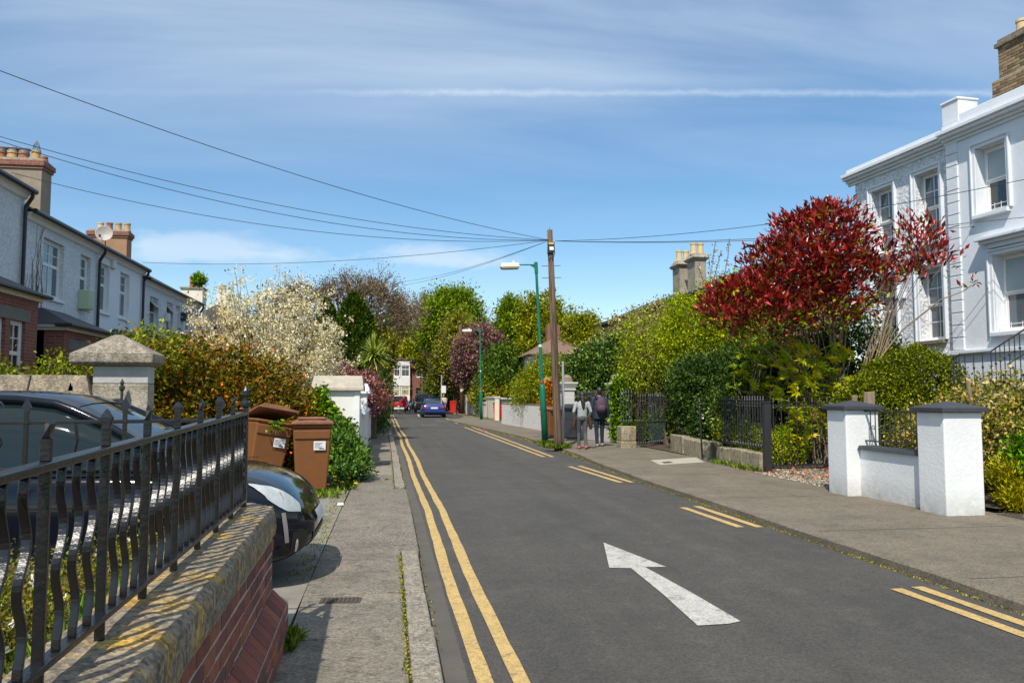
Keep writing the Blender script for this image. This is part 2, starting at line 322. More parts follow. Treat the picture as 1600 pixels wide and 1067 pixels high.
# ------------------------------------------------------------------ ground
def kerbL(Y): return np.interp(Y, [-5, 4.3, 10.6, 13, 22.4, 38.8, 65, 95], [0.27, 0.275, 0.262, 0.24, 0.19, 0.02, -0.19, -0.5])
def kerbR(Y): return np.interp(Y, [-5, 5, 14.3, 17, 20, 23, 28, 31, 35.5, 45.5, 51.6, 54, 60, 95], [4.44, 4.46, 4.50, 4.58, 4.78, 4.86, 4.90, 4.80, 4.56, 4.0, 3.63, 4.6, 5.5, 6.6])
Ys = [-6 + i * 0.8 for i in range(int(101 / 0.8))]
mb = MB(); mb.box(-1500, 1500, -400, 3000, -3, -0.10); struct(mb.build('ground', m_earth))
mb = MB()
for a, b in zip(Ys[:-1], Ys[1:]):
    mb.add([(kerbL(a) - .04, a, RZ), (kerbR(a) + .04, a, RZ), (kerbR(b) + .04, b, RZ), (kerbL(b) - .04, b, RZ)], [(0, 1, 2, 3)])
mb.add([(-60, 95, RZ - .004), (70, 95, RZ - .004), (70, 100, RZ - .004), (-60, 100, RZ - .004)], [(0, 1, 2, 3)])
bm_ = mb; road = struct(bm_.build('road', m_asphalt))
# dark repaired strips in the road surface
m_patch = mat('asphalt_patch', (0.050, 0.049, 0.048), (0.036, 0.036, 0.036), 1.2, 0.86, 0.5, 160, stain=(0.085, 0.082, 0.078), sscale=80, samt=0.5, sthr=0.57, bdist=0.008)
mb = MB()
for a, b in zip(Ys[:-1], Ys[1:]):
    if a > 58: break
    mb.add([(kerbL(a) + .0, a, RZ + .003), (kerbL(a) + .16, a, RZ + .003), (kerbL(b) + .16, b, RZ + .003), (kerbL(b), b, RZ + .003)], [(0, 1, 2, 3)])
mb.build('gutter_strip', mat('gutter_asphalt', (0.105, 0.094, 0.078), (0.070, 0.064, 0.055), 2.5, .9, .8, 80, stain=(.05, .046, .035), sscale=20, samt=.6, sthr=.55), road)
mb = MB(); xs = [(x, y) for x, y in ((.9, 39.5), (4.3, 39.3), (4.25, 40.2), (.85, 40.6))]; mb.poly([(x, y, RZ + .003) for x, y in xs]); mb.build('road_patch', m_patch, road)

# ------------------------------------------------------------------ painted markings
def strip(pts, w, name, m, z=RZ + 0.006, jit=0.006):
    r = random.Random(len(pts)); mb = MB(); L_ = []
    fine = []
    for (x0, y0), (x1, y1) in zip(pts[:-1], pts[1:]):
        k = max(1, int(math.hypot(x1 - x0, y1 - y0) / 0.35))
        fine += [(x0 + (x1 - x0) * i / k, y0 + (y1 - y0) * i / k) for i in range(k)]
    fine.append(pts[-1])
    for i, (x, y) in enumerate(fine):
        a = fine[max(0, i - 1)]; b = fine[min(len(fine) - 1, i + 1)]; dx, dy = b[0] - a[0], b[1] - a[1]; q = math.hypot(dx, dy); nx, ny = dy / q, -dx / q
        L_.append(((x - nx * (w / 2 + r.uniform(-jit, jit)), y - ny * w / 2), (x + nx * (w / 2 + r.uniform(-jit, jit)), y + ny * w / 2)))
    for (a, b), (c, d) in zip(L_[:-1], L_[1:]): mb.poly([(*a, z), (*b, z), (*d, z), (*c, z)])
    return mb.build(name, m, road)
yl = [2.0, 4.3, 6.7, 9, 11, 13, 16, 19, 22, 25, 28, 30.5, 32, 36, 40, 46, 54, 62, 68]
for o_ in (0.245, 0.44): strip([(kerbL(y) + o_ + (0.05 if 30 < y < 33 else 0.015 * math.sin(y * .7)), y) for y in yl], 0.095, 'yellow_line', m_yellow)
for a, b in [((1400, 920), (1640, 1007)), ((1433, 917), (1640, 989)), ((1067, 793), (1157, 824)), ((1088, 791), (1187, 824)), ((890, 729), (970, 754)), ((905, 728), (988, 754)),
             ((726, 667.5), (850, 714)), ((737, 667), (864, 714)), ((697, 653.5), (715, 662))]:
    strip([G(*a, RZ), G(*b, RZ)], 0.10, 'yellow_line', m_yellow)
mb = MB(); A = [G(*q, RZ) for q in ((943, 848), (1041, 886), (1008, 886.5), (1080, 926), (1157, 971), (1140, 975), (1090, 978), (1035, 928), (986, 888), (952, 887.5))]
mb.poly([(x, y, RZ + .006) for x, y in A]); mb.build('direction_arrow', m_white_line, road)
strip([G(778, 711.5, RZ), G(838, 713, RZ)], 0.10, 'worn_marking', m_worn_line)
strip([G(668, 664.5, RZ), G(672, 663.6, RZ)], 0.9, 'worn_marking', m_worn_line)
for q in ((632, 657.5), (655, 657.2), (692, 657.8)): p = G(*q, RZ); strip([(p[0] - .5, p[1]), (p[0] + .5, p[1] + .1)], 1.3 if q[0] == 692 else .5, 'worn_marking', m_worn_line)
strip([G(655, 651, RZ), G(653, 647, RZ)], 0.12, 'centre_line', m_white_line); strip([G(707, 667, RZ), G(728, 667.3, RZ)], 0.12, 'yellow_line', m_yellow)

# ------------------------------------------------------------------ pavements
BL = lambda y: float(np.interp(y, [-5, 5.1, 5.3, 12.6, 13.2, 100], [-0.56, -0.60, -0.62, -0.62, -0.58, -1.2]))
mb = MB()
for a, b in zip(Ys[:-1], Ys[1:]):
    mb.add([(BL(a) - .5, a, PZ - .03), (kerbL(a) - .01, a, PZ - .03), (kerbL(b) - .01, b, PZ - .03), (BL(b) - .5, b, PZ - .03),
            (BL(a) - .5, a, -.2), (kerbL(a) - .01, a, -.2), (kerbL(b) - .01, b, -.2), (BL(b) - .5, b, -.2)], [(0, 1, 2, 3), (1, 5, 6, 2)])
lpave = struct(mb.build('left_pavement', m_soil))
edges = [1.6, 3.2, 4.05, 5.05, 6.15, 7.75, 9.55, 10.6, 12.9, 14.6, 15.25, 17.2, 19.1, 21, 23, 25, 27.2, 29.5, 32, 35, 38, 42, 47, 53, 60, 68, 78, 92]
jl = 0.012
for i, (a, b) in enumerate(zip(edges[:-1], edges[1:])):
    kw = 0.15 if not (7.7 < a < 12.8) else -0.03
    q = MB(); a2, b2 = a + jl / 2, b - jl / 2; h = PZ + rnd.uniform(-.004, .004)
    P = [(BL(a2), a2), (kerbL(a2) - kw - .012, a2), (kerbL(b2) - kw - .012, b2), (BL(b2), b2)]
    q.prism([(x, y, -.08) for x, y in P], [(x, y, h) for x, y in P])
    q.build('paving_slab', [m_conc, m_conc2, m_conc3][rnd.choice([0, 0, 1, 2]) if i not in (5, 10) else (2 if i == 5 else 1)], lpave, bevel=0.006)
y = 1.6; i = 0
while y < 60:
    ln = rnd.choice([0.72, 0.9, 1.0, 0.62]) if y > 5.4 else 0.9
    if y > 20: ln *= 1.6
    if not (7.55 < y < 12.6):
        q = MB(); a2, b2 = y + .006, y + ln - .006; w_ = .15; top = PZ + .012 + rnd.uniform(-.006, .008); so = rnd.uniform(-.008, .012)
        P = [(kerbL(a2) - w_, a2), (kerbL(a2) + so, a2), (kerbL(b2) + so, b2), (kerbL(b2) - w_, b2)]
        q.prism([(x, yy, -.12) for x, yy in P], [(x, yy, top) for x, yy in P]); q.build('kerb_stone', m_kerb, lpave, bevel=0.014)
    y += ln
# drain grating and utility cover
m_rust = mat('rusty_iron', (0.085, 0.055, 0.04), (0.045, 0.036, 0.03), 25, 0.75, 0.4, 60)
p = G(532, 938); t = thing('drain_grating', 'rusty rectangular drain grating set in the left pavement by the brick wall', 'drain', (p[0], p[1], PZ), R(-4))
q = MB(); q.box(-.145, .145, -.075, .075, -.02, .004); q.build('frame', m_rust, t)
for k in range(9):
    q = MB(); q.box(-.13 + k * .0295, -.13 + k * .0295 + .017, -.06, .06, .002, .011); q.build('bar', m_rust, t, bevel=.002)
p = G(595, 722); t = thing('utility_cover', 'patterned square utility cover in the left pavement beside the white wall', 'cover', (p[0], p[1], PZ))
q = MB(); q.box(-.28, .28, -.55, .55, -.02, .005); q.build('frame', m_rust, t)
for k in range(4):
    for j in range(2): q = MB(); q.box(-.24 + j * .25, -.02 + j * .25, -.5 + k * .25, -.29 + k * .25, .003, .011); q.build('panel', m_conc3, t, bevel=.003)
# right pavement: one poured sheet with a low kerb edge
BR = lambda y: float(np.interp(y, [-5, 9, 23, 27, 31, 34, 45.4, 60, 95], [8.6, 8.6, 8.6, 8.2, 7.4, 6.95, 6.5, 7.0, 8.0]))
mb = MB(); r2 = random.Random(5)
YR = [-6 + i * 0.4 for i in range(250)]; ke = [kerbR(y) + 0.012 * math.sin(y * 1.3) + r2.uniform(-.008, .008) for y in YR]
for i in range(len(YR) - 1):
    a, b = YR[i], YR[i + 1]
    mb.add([(ke[i], a, -.12), (ke[i] + .006, a, PZ - .012), (ke[i] + .03, a, PZ), (BR(a), a, PZ), (ke[i + 1], b, -.12), (ke[i + 1] + .006, b, PZ - .012), (ke[i + 1] + .03, b, PZ), (BR(b), b, PZ)],
           [(0, 4, 5, 1), (1, 5, 6, 2), (2, 6, 7, 3)])
rpave = struct(mb.build('right_pavement', m_rpave))
m_joint = mat('joint_dirt', (0.075, 0.07, 0.055), (0.045, 0.043, 0.035), 30, 0.95)
for yj in (5.9, 8.2, 11.1, 14.6, 18.2, 22.5, 27, 32, 38):
    mb = MB(); mb.box(kerbR(yj) + .16, 6.9, yj - .008, yj + .008, PZ, PZ + .0025); mb.build('paving_joint', m_joint, rpave)
mb = MB(); P = [G(*q) for q in ((1016, 719), (1088, 714.5), (1101, 722), (1032, 726.5))]; mb.poly([(x, y, PZ + .004) for x, y in P]); mb.build('pale_patch', mat('pale_patch_concrete', (0.42, 0.38, 0.31), (0.33, 0.30, 0.25), 6, 0.9), rpave)
mb = MB(); P = [G(*q) for q in ((1033, 722), (1046, 721), (1052, 723), (1038, 724))]; mb.poly([(x, y, PZ + .007) for x, y in P]); mb.build('cover_plate', m_rust, rpave)
# gravel drive and brick-paved corner behind the right pavement
mb = MB(); mb.poly([(6.96, 11.6, PZ + .005), (12.0, 11.6, PZ + .005), (12.0, 15.6, PZ + .005), (7.2, 15.15, PZ + .005)]); grav = struct(mb.build('gravel_drive', m_gravel))
rg = np.random.default_rng(3); n = 2600; P = np.stack([6.95 + rg.random(n) ** 1.3 * 2.6, 11.8 + rg.random(n) * 3.3, np.full(n, PZ + .008)], 1); D = np.tile([0, 0, 1.0], (n, 1))
def pebbles(P, s, rng):
    n = len(P); o8 = np.array([[1, 0, 0], [-.5, .87, 0], [-.5, -.87, 0], [0, 0, .8]])
    ang = rng.random(n) * 6.28; c, s_ = np.cos(ang), np.sin(ang); sz = (s * (.5 + rng.random(n)))[:, None]
    V = np.stack([P + np.stack([q[0] * c - q[1] * s_, q[0] * s_ + q[1] * c, np.full(n, q[2])], 1) * sz for q in o8], 1).reshape(-1, 3)
    i = np.arange(n)[:, None] * 4; F = np.concatenate([i + np.array([[0, 1, 3]]), i + np.array([[1, 2, 3]]), i + np.array([[2, 0, 3]])], 1).reshape(-1, 3); return V, F
m_peb = leafmat('pebbles', [(0.11, 0.095, 0.075), (0.17, 0.15, 0.12), (0.14, 0.12, 0.095), (0.20, 0.175, 0.14)], 0.0, 0.9)
tag(npmesh('gravel', *pebbles(P, .018, rg), m_peb, off=(7.5, 13, PZ)), 'loose grey gravel in the open driveway beside the white pier', 'gravel', kind='stuff')
n = 260; P = np.stack([7.0 + rg.random(n) * 2.4, 13.0 + rg.random(n) * 2.6, np.full(n, PZ + .02)], 1)
tag(npmesh('fallen_leaves', *leafgeo(P, rg.normal(size=(n, 3)) * [1, 1, .15], .06, .6, rg), leafmat('fallen_red_leaves', [(0.25, 0.03, 0.02), (0.38, 0.06, 0.03), (0.22, 0.09, 0.04)], .1), off=(8, 14, PZ)), 'fallen red leaves scattered under the dark gate', 'leaves', kind='stuff')
mb = MB(); mb.poly([(7.05, 3, PZ + .004), (14, 3, PZ + .004), (14, 9.05, PZ + .004), (7.5, 9.05, PZ + .004)]); drv = struct(mb.build('side_drive', m_soil))
m_pav = mat('brick_paver', (0.30, 0.16, 0.11), (0.20, 0.105, 0.075), 9, 0.9, 0.4, 60)
bp = MB(); bp.box(-.105, .105, -.05, .05, -.03, .012); bp0 = bp.build('paver', m_pav, drv, bevel=.005); bp0.location = (-50, 0, -.2)
for r_ in range(24):
    for c_ in range(6):
        xx = 7.75 + c_ * .215 + (r_ % 2) * .107; yy = 6.4 + r_ * .107
        inst(bp0, 'paver', drv, (xx, yy, PZ + .003))
bpy.data.objects.remove(bp0)
# front garden soil on both sides
mb = MB(); mb.poly([(7.55, 9.1, .10), (14, 9.1, .10), (13, 11.75, .10), (7.3, 11.75, .10)]); struct(mb.build('right_garden_bed', m_soil))
mb = MB(); mb.poly([(7.35, 15.4, .06), (13, 15.4, .06), (14, 40, .06), (7.3, 40, .06)]); struct(mb.build('right_garden_soil', m_soil))
m_drive = mat('old_concrete_drive', (0.26, 0.245, 0.21), (0.15, 0.14, 0.115), 2.4, 0.93, 0.7, 60, stain=(0.11, 0.095, 0.05), sscale=5, samt=0.8, sthr=0.55, bdist=.012)
mb = MB(); mb.poly([(-9, 4.95, .032), (-.625, 4.95, .032), (-.632, 12.9, .032), (-9, 12.9, .032)]); struct(mb.build('left_driveway', m_drive))
mb = MB(); mb.box(-6, -.74, -2, 4.8, -.05, .58); struct(mb.build('raised_flower_bed', m_soil))
mb = MB(); mb.poly([(-8.6, 12.9, .03), (-.66, 12.9, .03), (-1.3, 95, .03), (-8.6, 95, .03)]); struct(mb.build('left_garden_soil', m_soil))
# ------------------------------------------------------------------ facade and window helpers
def frame_fn(o, u, n):
    return lambda s, z, d=0.0: (o[0] + u[0] * s + n[0] * d, o[1] + u[1] * s + n[1] * d, z)
def facade(mb, fr, s0, s1, z0, z1, ops, reveal=0.16, thick=0.3):
    S = sorted({s0, s1, *[o[0] for o in ops], *[o[1] for o in ops]}); Z = sorted({z0, z1, *[o[2] for o in ops], *[o[3] for o in ops]})
    for a, b in zip(S[:-1], S[1:]):
        for c, d in zip(Z[:-1], Z[1:]):
            if any(o[0] <= a and b <= o[1] and o[2] <= c and d <= o[3] for o in ops): continue
            mb.poly([fr(a, c), fr(b, c), fr(b, d), fr(a, d)])
    for a, b, c, d in ops:
        for (p, q) in (((a, c), (b, c)), ((b, c), (b, d)), ((b, d), (a, d)), ((a, d), (a, c))):
            mb.poly([fr(*p), fr(*q), fr(*q, -reveal - .12), fr(*p, -reveal - .12)])
    return mb
def window(parent, off, fr, s0, s1, z0, z1, sets, d=-0.13, fw=0.05, mframe=None, mp=None, sill=True, msill=None, sillout=.06, name='window'):
    """sets: list of (fraction z0, fraction z1, nx, ny, depth offset) sashes"""
    mframe = mframe or m_upvc; mp = mp or m_pane
    w = MB(off)
    for a, b, c, e in ((s0, s0 + fw, z0, z1), (s1 - fw, s1, z0, z1), (s0 + fw, s1 - fw, z0, z0 + fw), (s0 + fw, s1 - fw, z1 - fw, z1)): w.fbox(fr, a, b, c, e, d - .04, d + .03)
    panes = []
    I0, I1, J0, J1 = s0 + fw, s1 - fw, z0 + fw, z1 - fw
    for f0, f1, nx, ny, dd in sets:
        a0, a1, b0, b1 = I0, I1, J0 + (J1 - J0) * f0, J0 + (J1 - J0) * f1; k = .042; t = .022
        e = d + dd
        for q in ((a0, a0 + k, b0, b1), (a1 - k, a1, b0, b1), (a0 + k, a1 - k, b0, b0 + k), (a0 + k, a1 - k, b1 - k, b1)): w.fbox(fr, *q, e - .018, e + .015)
        xs = [a0 + k + (a1 - a0 - 2 * k) * i / nx for i in range(nx + 1)]; ys = [b0 + k + (b1 - b0 - 2 * k) * i / ny for i in range(ny + 1)]
        for x in xs[1:-1]: w.fbox(fr, x - t / 2, x + t / 2, b0 + k, b1 - k, e - .015, e + .012)
        for j, y in enumerate(ys[1:-1]):
            for x0, x1 in zip(xs[:-1], xs[1:]): w.fbox(fr, x0 + t / 2, x1 - t / 2, y - t / 2, y + t / 2, e - .013, e + .010)
        for x0, x1 in zip(xs[:-1], xs[1:]):
            for y0, y1 in zip(ys[:-1], ys[1:]): panes.append((x0, x1, y0, y1, e))
    wo = w.build(name, mframe, parent)
    for x0, x1, y0, y1, e in panes:
        g = MB(off); g.fbox(fr, x0 + .001, x1 - .001, y0 + .001, y1 - .001, e - .012, e - .004); g.build('pane', mp, wo)
    if sill:
        g = MB(off); g.fbox(fr, s0 - .07, s1 + .07, z0 - .09, z0 - .002, -.14, sillout); g.build('sill', msill or m_upvc, wo, bevel=.008)
    return wo
def pot(parent, off, x, y, z, h, r, m, cowl=None):
    q = MB(off); q.lathe([(r * 1.12, 0), (r * 1.12, .05), (r * .95, .07), (r * .88, h - .07), (r * 1.02, h - .06), (r * 1.02, h), (r * .75, h), (r * .75, h - .1)], (x, y, z), 14)
    o = q.build('chimney_pot', m, parent, smooth=False)
    if cowl == 'metal':
        q = MB(off); q.lathe([(r * .95, h - .01), (r * .95, h + .08), (r * 1.25, h + .09), (r * 1.25, h + .12), (r * .3, h + .16)], (x, y, z), 14); q.build('cowl', flat('cowl_metal', (0.42, 0.42, 0.42), .4, .6), o)
    if cowl == 'cage':
        q = MB(off)
        for k in range(8):
            t = k * math.pi / 4; q.tube([(x + r * .9 * math.cos(t), y + r * .9 * math.sin(t), z + h), (x + r * .6 * math.cos(t + .3), y + r * .6 * math.sin(t + .3), z + h + .18), (x, y, z + h + .34)], .006, 4)
        for hh, rr in ((.06, .85), (.14, .7), (.22, .48)): q.tube([(x + r * rr * math.cos(k * .785), y + r * rr * math.sin(k * .785), z + h + hh) for k in range(9)], .005, 4)
        q.build('cowl', m_blackmatt, o)
    return o

# ------------------------------------------------------------------ front garden wall of brick with stone coping
WR = math.atan(0.025); W0 = (-0.5975, 1.5)
t = thing('garden_wall', 'red brick garden wall with lichened stone coping under the black wavy railing', 'wall', (W0[0], W0[1], 0), WR)
m_bricks = [mat('brick_red_%d' % i, c, tuple(x * .62 for x in c), 14, .9, .5, 45, stain=(.28, .24, .21), sscale=11, samt=.35, sthr=.60) for i, c in enumerate([(0.27, 0.080, 0.048), (0.20, 0.062, 0.043), (0.31, 0.10, 0.055), (0.15, 0.055, 0.045), (0.23, 0.07, 0.055)])]
m_mortar = mat('mortar', (0.42, 0.39, 0.35), (0.30, 0.275, 0.245), 20, .95, .6, 90)
q = MB(); q.box(-.24, -.004, 0, 3.50, 0, .655); q.box(-.24, .085, 0, 3.585, -.05, .21); q.prism([(.085, 0, .205), (.085, 0, .262), (-.004, 0, .352), (-.05, 0, .205)], [(.085, 3.58, .205), (.085, 3.58, .262), (-.004, 3.50, .352), (-.05, 3.50, .205)]); q.build('mortar_core', m_mortar, t)
def brick_proto(l, w, h, name='brick'):
    me = bpy.data.meshes.new(name); bm = bmesh.new(); bmesh.ops.create_cube(bm, size=1); bmesh.ops.scale(bm, vec=(w, l, h), verts=bm.verts)
    bmesh.ops.bevel(bm, geom=bm.edges[:], offset=.006, segments=1, affect='EDGES'); bm.to_mesh(me); bm.free(); me.materials.append(None); return me
def brick_at(me, parent, loc, rot=(0, 0, 0), scale=(1, 1, 1), mats=None, name='brick'):
    o = bpy.data.objects.new(name, me); col.objects.link(o); o.parent = parent; o.location = loc; o.rotation_euler = rot; o.scale = scale
    o.material_slots[0].link = 'OBJECT'; o.material_slots[0].material = rnd.choice(mats or m_bricks); return o
bst = brick_proto(.215, .1025, .065); bhd = brick_proto(.1025, .1025, .065); bsl = brick_proto(.104, .125, .07)
for r_ in range(4):
    z = .392 + r_ * .075
    y = .35 + (r_ % 2) * .1125
    while y < 3.5:
        l = .215 if y + .215 < 3.50 else 3.505 - y
        if l > .05: brick_at(bst, t, (-.0512 + rnd.uniform(-.003, .003), y + l / 2, z + rnd.uniform(-.002, .002)), (0, 0, rnd.uniform(-.008, .008)), (1, l / .215, 1))
        y += .225
y = .5
while y < 3.54:      # the sloping plinth course
    brick_at(bsl, t, (.0205, y, .287), (0, R(46) + rnd.uniform(-.02, .02), 0)); y += .114
for r_ in range(4):
    z = .222 - r_ * .075; y = .9 + (r_ % 2) * .1125
    while y < 3.58:
        l = min(.215, 3.59 - y)
        if l > .05: brick_at(bst, t, (.0385 + rnd.uniform(-.003, .003), y + l / 2, z), (0, 0, rnd.uniform(-.008, .008)), (1, l / .215, 1))
        y += .225
for r_ in range(4):  # end face headers
    for k in range(2): brick_at(bhd, t, (-.11 - k * .10, 3.455, .392 + r_ * .075), (0, 0, R(90)))
m_coping = mat('lichened_stone', (0.31, 0.255, 0.18), (0.10, 0.082, 0.06), 26, .95, 1.0, 55, speck=(60, .45), stain=(0.50, 0.29, 0.03), sscale=5.0, samt=.85, sthr=.50, bdist=.012)
for a, b, sk in ((0, .9, 0), (.91, 2.05, 0), (2.06, 3.62, 1)):
    q = MB(); pr = [(-.30, .655), (.015, .655), (.022, .70), (.018, .792), (-.005, .815), (-.14, .828), (-.30, .822)]
    n_ = 9
    rows = []
    for i in range(n_ + 1):
        yy = a + (b - a) * i / n_; row = []
        for (x, z) in pr:
            y2 = yy
            if sk and i == n_: y2 = yy - max(0, (x + .14)) * 1.2
            zz = z + (.004 * math.sin(yy * 9 + x * 20) + rnd.uniform(-.003, .003) if z > .7 else 0) + .018 * yy * 0.5
            row.append((x + rnd.uniform(-.003, .003), y2, zz))
        rows.append(row)
    k = len(pr); q.v = [p for r_ in rows for p in r_]
    q.f = [(i * k + j, i * k + (j + 1) % k, (i + 1) * k + (j + 1) % k, (i + 1) * k + j) for i in range(n_) for j in range(k)] + [tuple(range(k)), tuple(range(n_ * k, n_ * k + k))]
    q.build('coping_stone', m_coping, t, bevel=.004)

# ------------------------------------------------------------------ wavy iron railing on the wall
RX = -.165
t = thing('iron_railing', 'glossy black wrought iron railing with wavy bars on the brick wall', 'railing', (W0[0], W0[1], .82), WR)
zb, zt = .075, lambda y: .515 + .021 * y
q = MB(); q.box(RX - .02, RX + .02, .1, 3.42, zb - .008, zb + .008); q.build('bottom_rail', m_black, t, bevel=.003)
q = MB(); q.prism([(RX - .021, .1, zt(.1) - .011), (RX + .021, .1, zt(.1) - .011), (RX + .021, .1, zt(.1) + .009), (RX - .021, .1, zt(.1) + .009)], [(RX - .021, 3.42, zt(3.42) - .011), (RX + .021, 3.42, zt(3.42) - .011), (RX + .021, 3.42, zt(3.42) + .009), (RX - .021, 3.42, zt(3.42) + .009)]); q.build('top_rail', m_black, t, bevel=.003)
def wavy(h):
    q = MB(); n_ = 34; pts = []
    for i in range(n_ + 1):
        f = i / n_; env = math.sin(math.pi * f) ** .6
        pts.append((RX + .003 * math.sin(f * 4 * math.pi + .4) * env, .018 * math.sin(f * 4 * math.pi - .9) * env, zb + .008 + f * (h - zb - .018)))
    vs = []
    for (x, y, z) in pts:
        vs += [(x - .0102, y - .005, z), (x + .0102, y - .005, z), (x + .0102, y + .005, z), (x - .0102, y + .005, z)]
    q.v = vs; q.f = [(i * 4 + j, i * 4 + (j + 1) % 4, i * 4 + 4 + (j + 1) % 4, i * 4 + 4 + j) for i in range(n_) for j in range(4)] + [(0, 1, 2, 3), tuple(range(n_ * 4, n_ * 4 + 4))]
    return q
wv = wavy(.55).build('wavy_bar', m_black, t, smooth=False, bevel=.002, seg=1); wv.location = (0, .105 * 1 + .05, 0)
k = 0; nb = int((3.40 - .05) / .105)
spear = None
for k in range(1, nb + 1):
    y = .05 + k * .105; h = zt(y)
    if k % 4 == 0:
        q = MB(); tw = (k // 4) % 2
        q.box(RX - .0128, RX + .0128, -.007, .007, -.012, h - .011)             # upright with its foot let into the coping
        zz = h + .009
        q.box(RX - .012, RX + .012, -.007, .007, zz, zz + .055)
        if tw: q.add([(RX - .008, -.012, zz + .055), (RX + .008, -.012, zz + .055), (RX + .008, .012, zz + .055), (RX - .008, .012, zz + .055), (RX + .012, -.016, zz + .085), (RX + .016, .012, zz + .085), (RX + .002, -.012, zz + .108), (RX - .012, .018, zz + .085)], [(0, 1, 4), (1, 2, 5, 4), (2, 3, 7, 5), (3, 0, 4, 7), (4, 5, 6), (5, 7, 6), (7, 4, 6)])
        else: q.add([(RX - .012, -.006, zz + .055), (RX + .012, -.006, zz + .055), (RX + .012, .006, zz + .055), (RX - .012, .006, zz + .055), (RX - .018, -.006, zz + .08), (RX + .018, -.006, zz + .08), (RX + .018, .006, zz + .08), (RX - .018, .006, zz + .08), (RX, 0, zz + .108)], [(0, 1, 5, 4), (1, 2, 6, 5), (2, 3, 7, 6), (3, 0, 4, 7), (4, 5, 8), (5, 6, 8), (6, 7, 8), (7, 4, 8)])
        o = q.build('spear_bar', m_black, t, bevel=.002, seg=1); o.location = (0, y, 0)
    else:
        if k == 1: wv.location = (0, y, 0); wv.scale = (1, 1, (h - zb) / (.55 - zb) if 0 else h / .55); continue
        c = inst(wv, 'wavy_bar', t, (0, y, 0), (0, 0, rnd.uniform(-.12, .12)), (1, 1, 1)); c.location.x = 0
        sc = (h - zb) / (.55 - zb); c.scale = (1, 1, sc); c.location.z = zb - zb * sc
        c.rotation_euler = (0, 0, 0)
h = zt(3.42)
q = MB(); q.box(RX - .018, RX + .018, 3.40, 3.436, -.012, h + .03); q.lathe([(.022, 0), (.03, .01), (.03, .03), (.016, .04), (.016, .06), (.024, .075), (.022, .10), (.003, .13)], (RX, 3.418, h + .03), 10); q.build('end_post', m_black, t, bevel=.003)
def scroll(q, c, r0, turns, plane, r=.006, n_=26, sgn=1):
    P = []
    for i in range(n_ + 1):
        f = i / n_; a = f * turns * 2 * math.pi; rr = r0 * (1 - .8 * f)
        dx, dz = rr * math.cos(a) * sgn, rr * math.sin(a)
        P.append((c[0] + (dx if plane == 'x' else 0), c[1] + (dx if plane == 'y' else 0), c[2] + dz))
    q.tube(P, r, 5)
q = MB()
for zz in (.17, .27, .37, .47): scroll(q, (RX + .012, 3.37, zz), .035, 1.4, 'y', .005); scroll(q, (RX + .012, 3.37, zz + .05), .03, 1.4, 'y', .005, sgn=-1)
q.build('scroll_panel', m_black, t)

# side railing between the flower bed and the drive
t = thing('iron_railing', 'thin black side railing with arrow heads between flower bed and dark car', 'railing', (-.86, 4.87, .58))
q = MB(); q.tube([(-.02, 0, .785), (-1.2, 0, .775), (-3.2, 0, .75)], .011, 6); q.build('top_rail', m_black, t)
q = MB(); q.tube([(-.02, 0, .30), (-3.2, 0, .28)], .010, 6); q.build('bottom_rail', m_black, t)
for k in range(12):
    x = -.12 - k * .262; hh = .77 - .01 * k * .26
    q = MB()
    if k % 2 == 0:
        q.box(x - .011, x + .011, -.008, .008, -.05, hh + .08)
        q.add([(x - .012, -.006, hh + .08), (x + .012, -.006, hh + .08), (x + .028, -.004, hh + .10), (x, 0, hh + .16), (x - .028, -.004, hh + .10), (x - .012, .006, hh + .08), (x + .012, .006, hh + .08), (x + .028, .004, hh + .10), (x - .028, .004, hh + .10)], [(0, 1, 2, 3, 4), (5, 8, 3, 7, 6), (1, 6, 7, 2), (0, 4, 8, 5), (2, 7, 3), (4, 3, 8)])
        q.build('arrow_bar', m_black, t)
    else:
        q.tube([(x, 0, .27), (x + .012, 0, .4), (x - .012, 0, .55), (x + .01, 0, .68), (x, 0, hh)], .009, 6); q.build('plain_bar', m_black, t)
q = MB(); scroll(q, (-1.33, 0, .86), .04, 1.5, 'x'); scroll(q, (-1.33, 0, .66), .05, 1.5, 'x', sgn=-1); scroll(q, (-.40, 0, .70), .05, 1.3, 'x'); q.build('scroll', m_black, t)

# ------------------------------------------------------------------ boundary wall and stone pier behind the car
m_oldstone = mat('weathered_stone', (0.32, 0.265, 0.185), (0.15, 0.125, 0.09), 8, .95, 1.0, 40, speck=(55, .35), stain=(.09, .077, .058), sscale=9, samt=.75, sthr=.47, bdist=.012)
m_pierst = mat('rendered_pier', (0.36, 0.32, 0.25), (0.24, 0.21, 0.165), 4, .95, .6, 50, speck=(60, .3), stain=(.15, .13, .10), sscale=6, samt=.7, sthr=.48, bdist=.012)
Yw = 9.0
a0 = AY(140, 600, Yw); a1 = AY(229, 600, Yw)
t = thing('boundary_wall', 'low weathered stone boundary wall with thick sloped coping behind the black car', 'wall', (-5.5, Yw + .15, 0))
q = MB((-5.5, Yw + .15, 0)); q.box(-9, a0[0] - .003, Yw + .06, Yw + .32, 0, 1.33); q.build('wall_body', m_oldstone, t, bevel=.01)
xs = [-9, -7.4, -6.0, AY(46, 600, Yw)[0], a0[0] + .06]
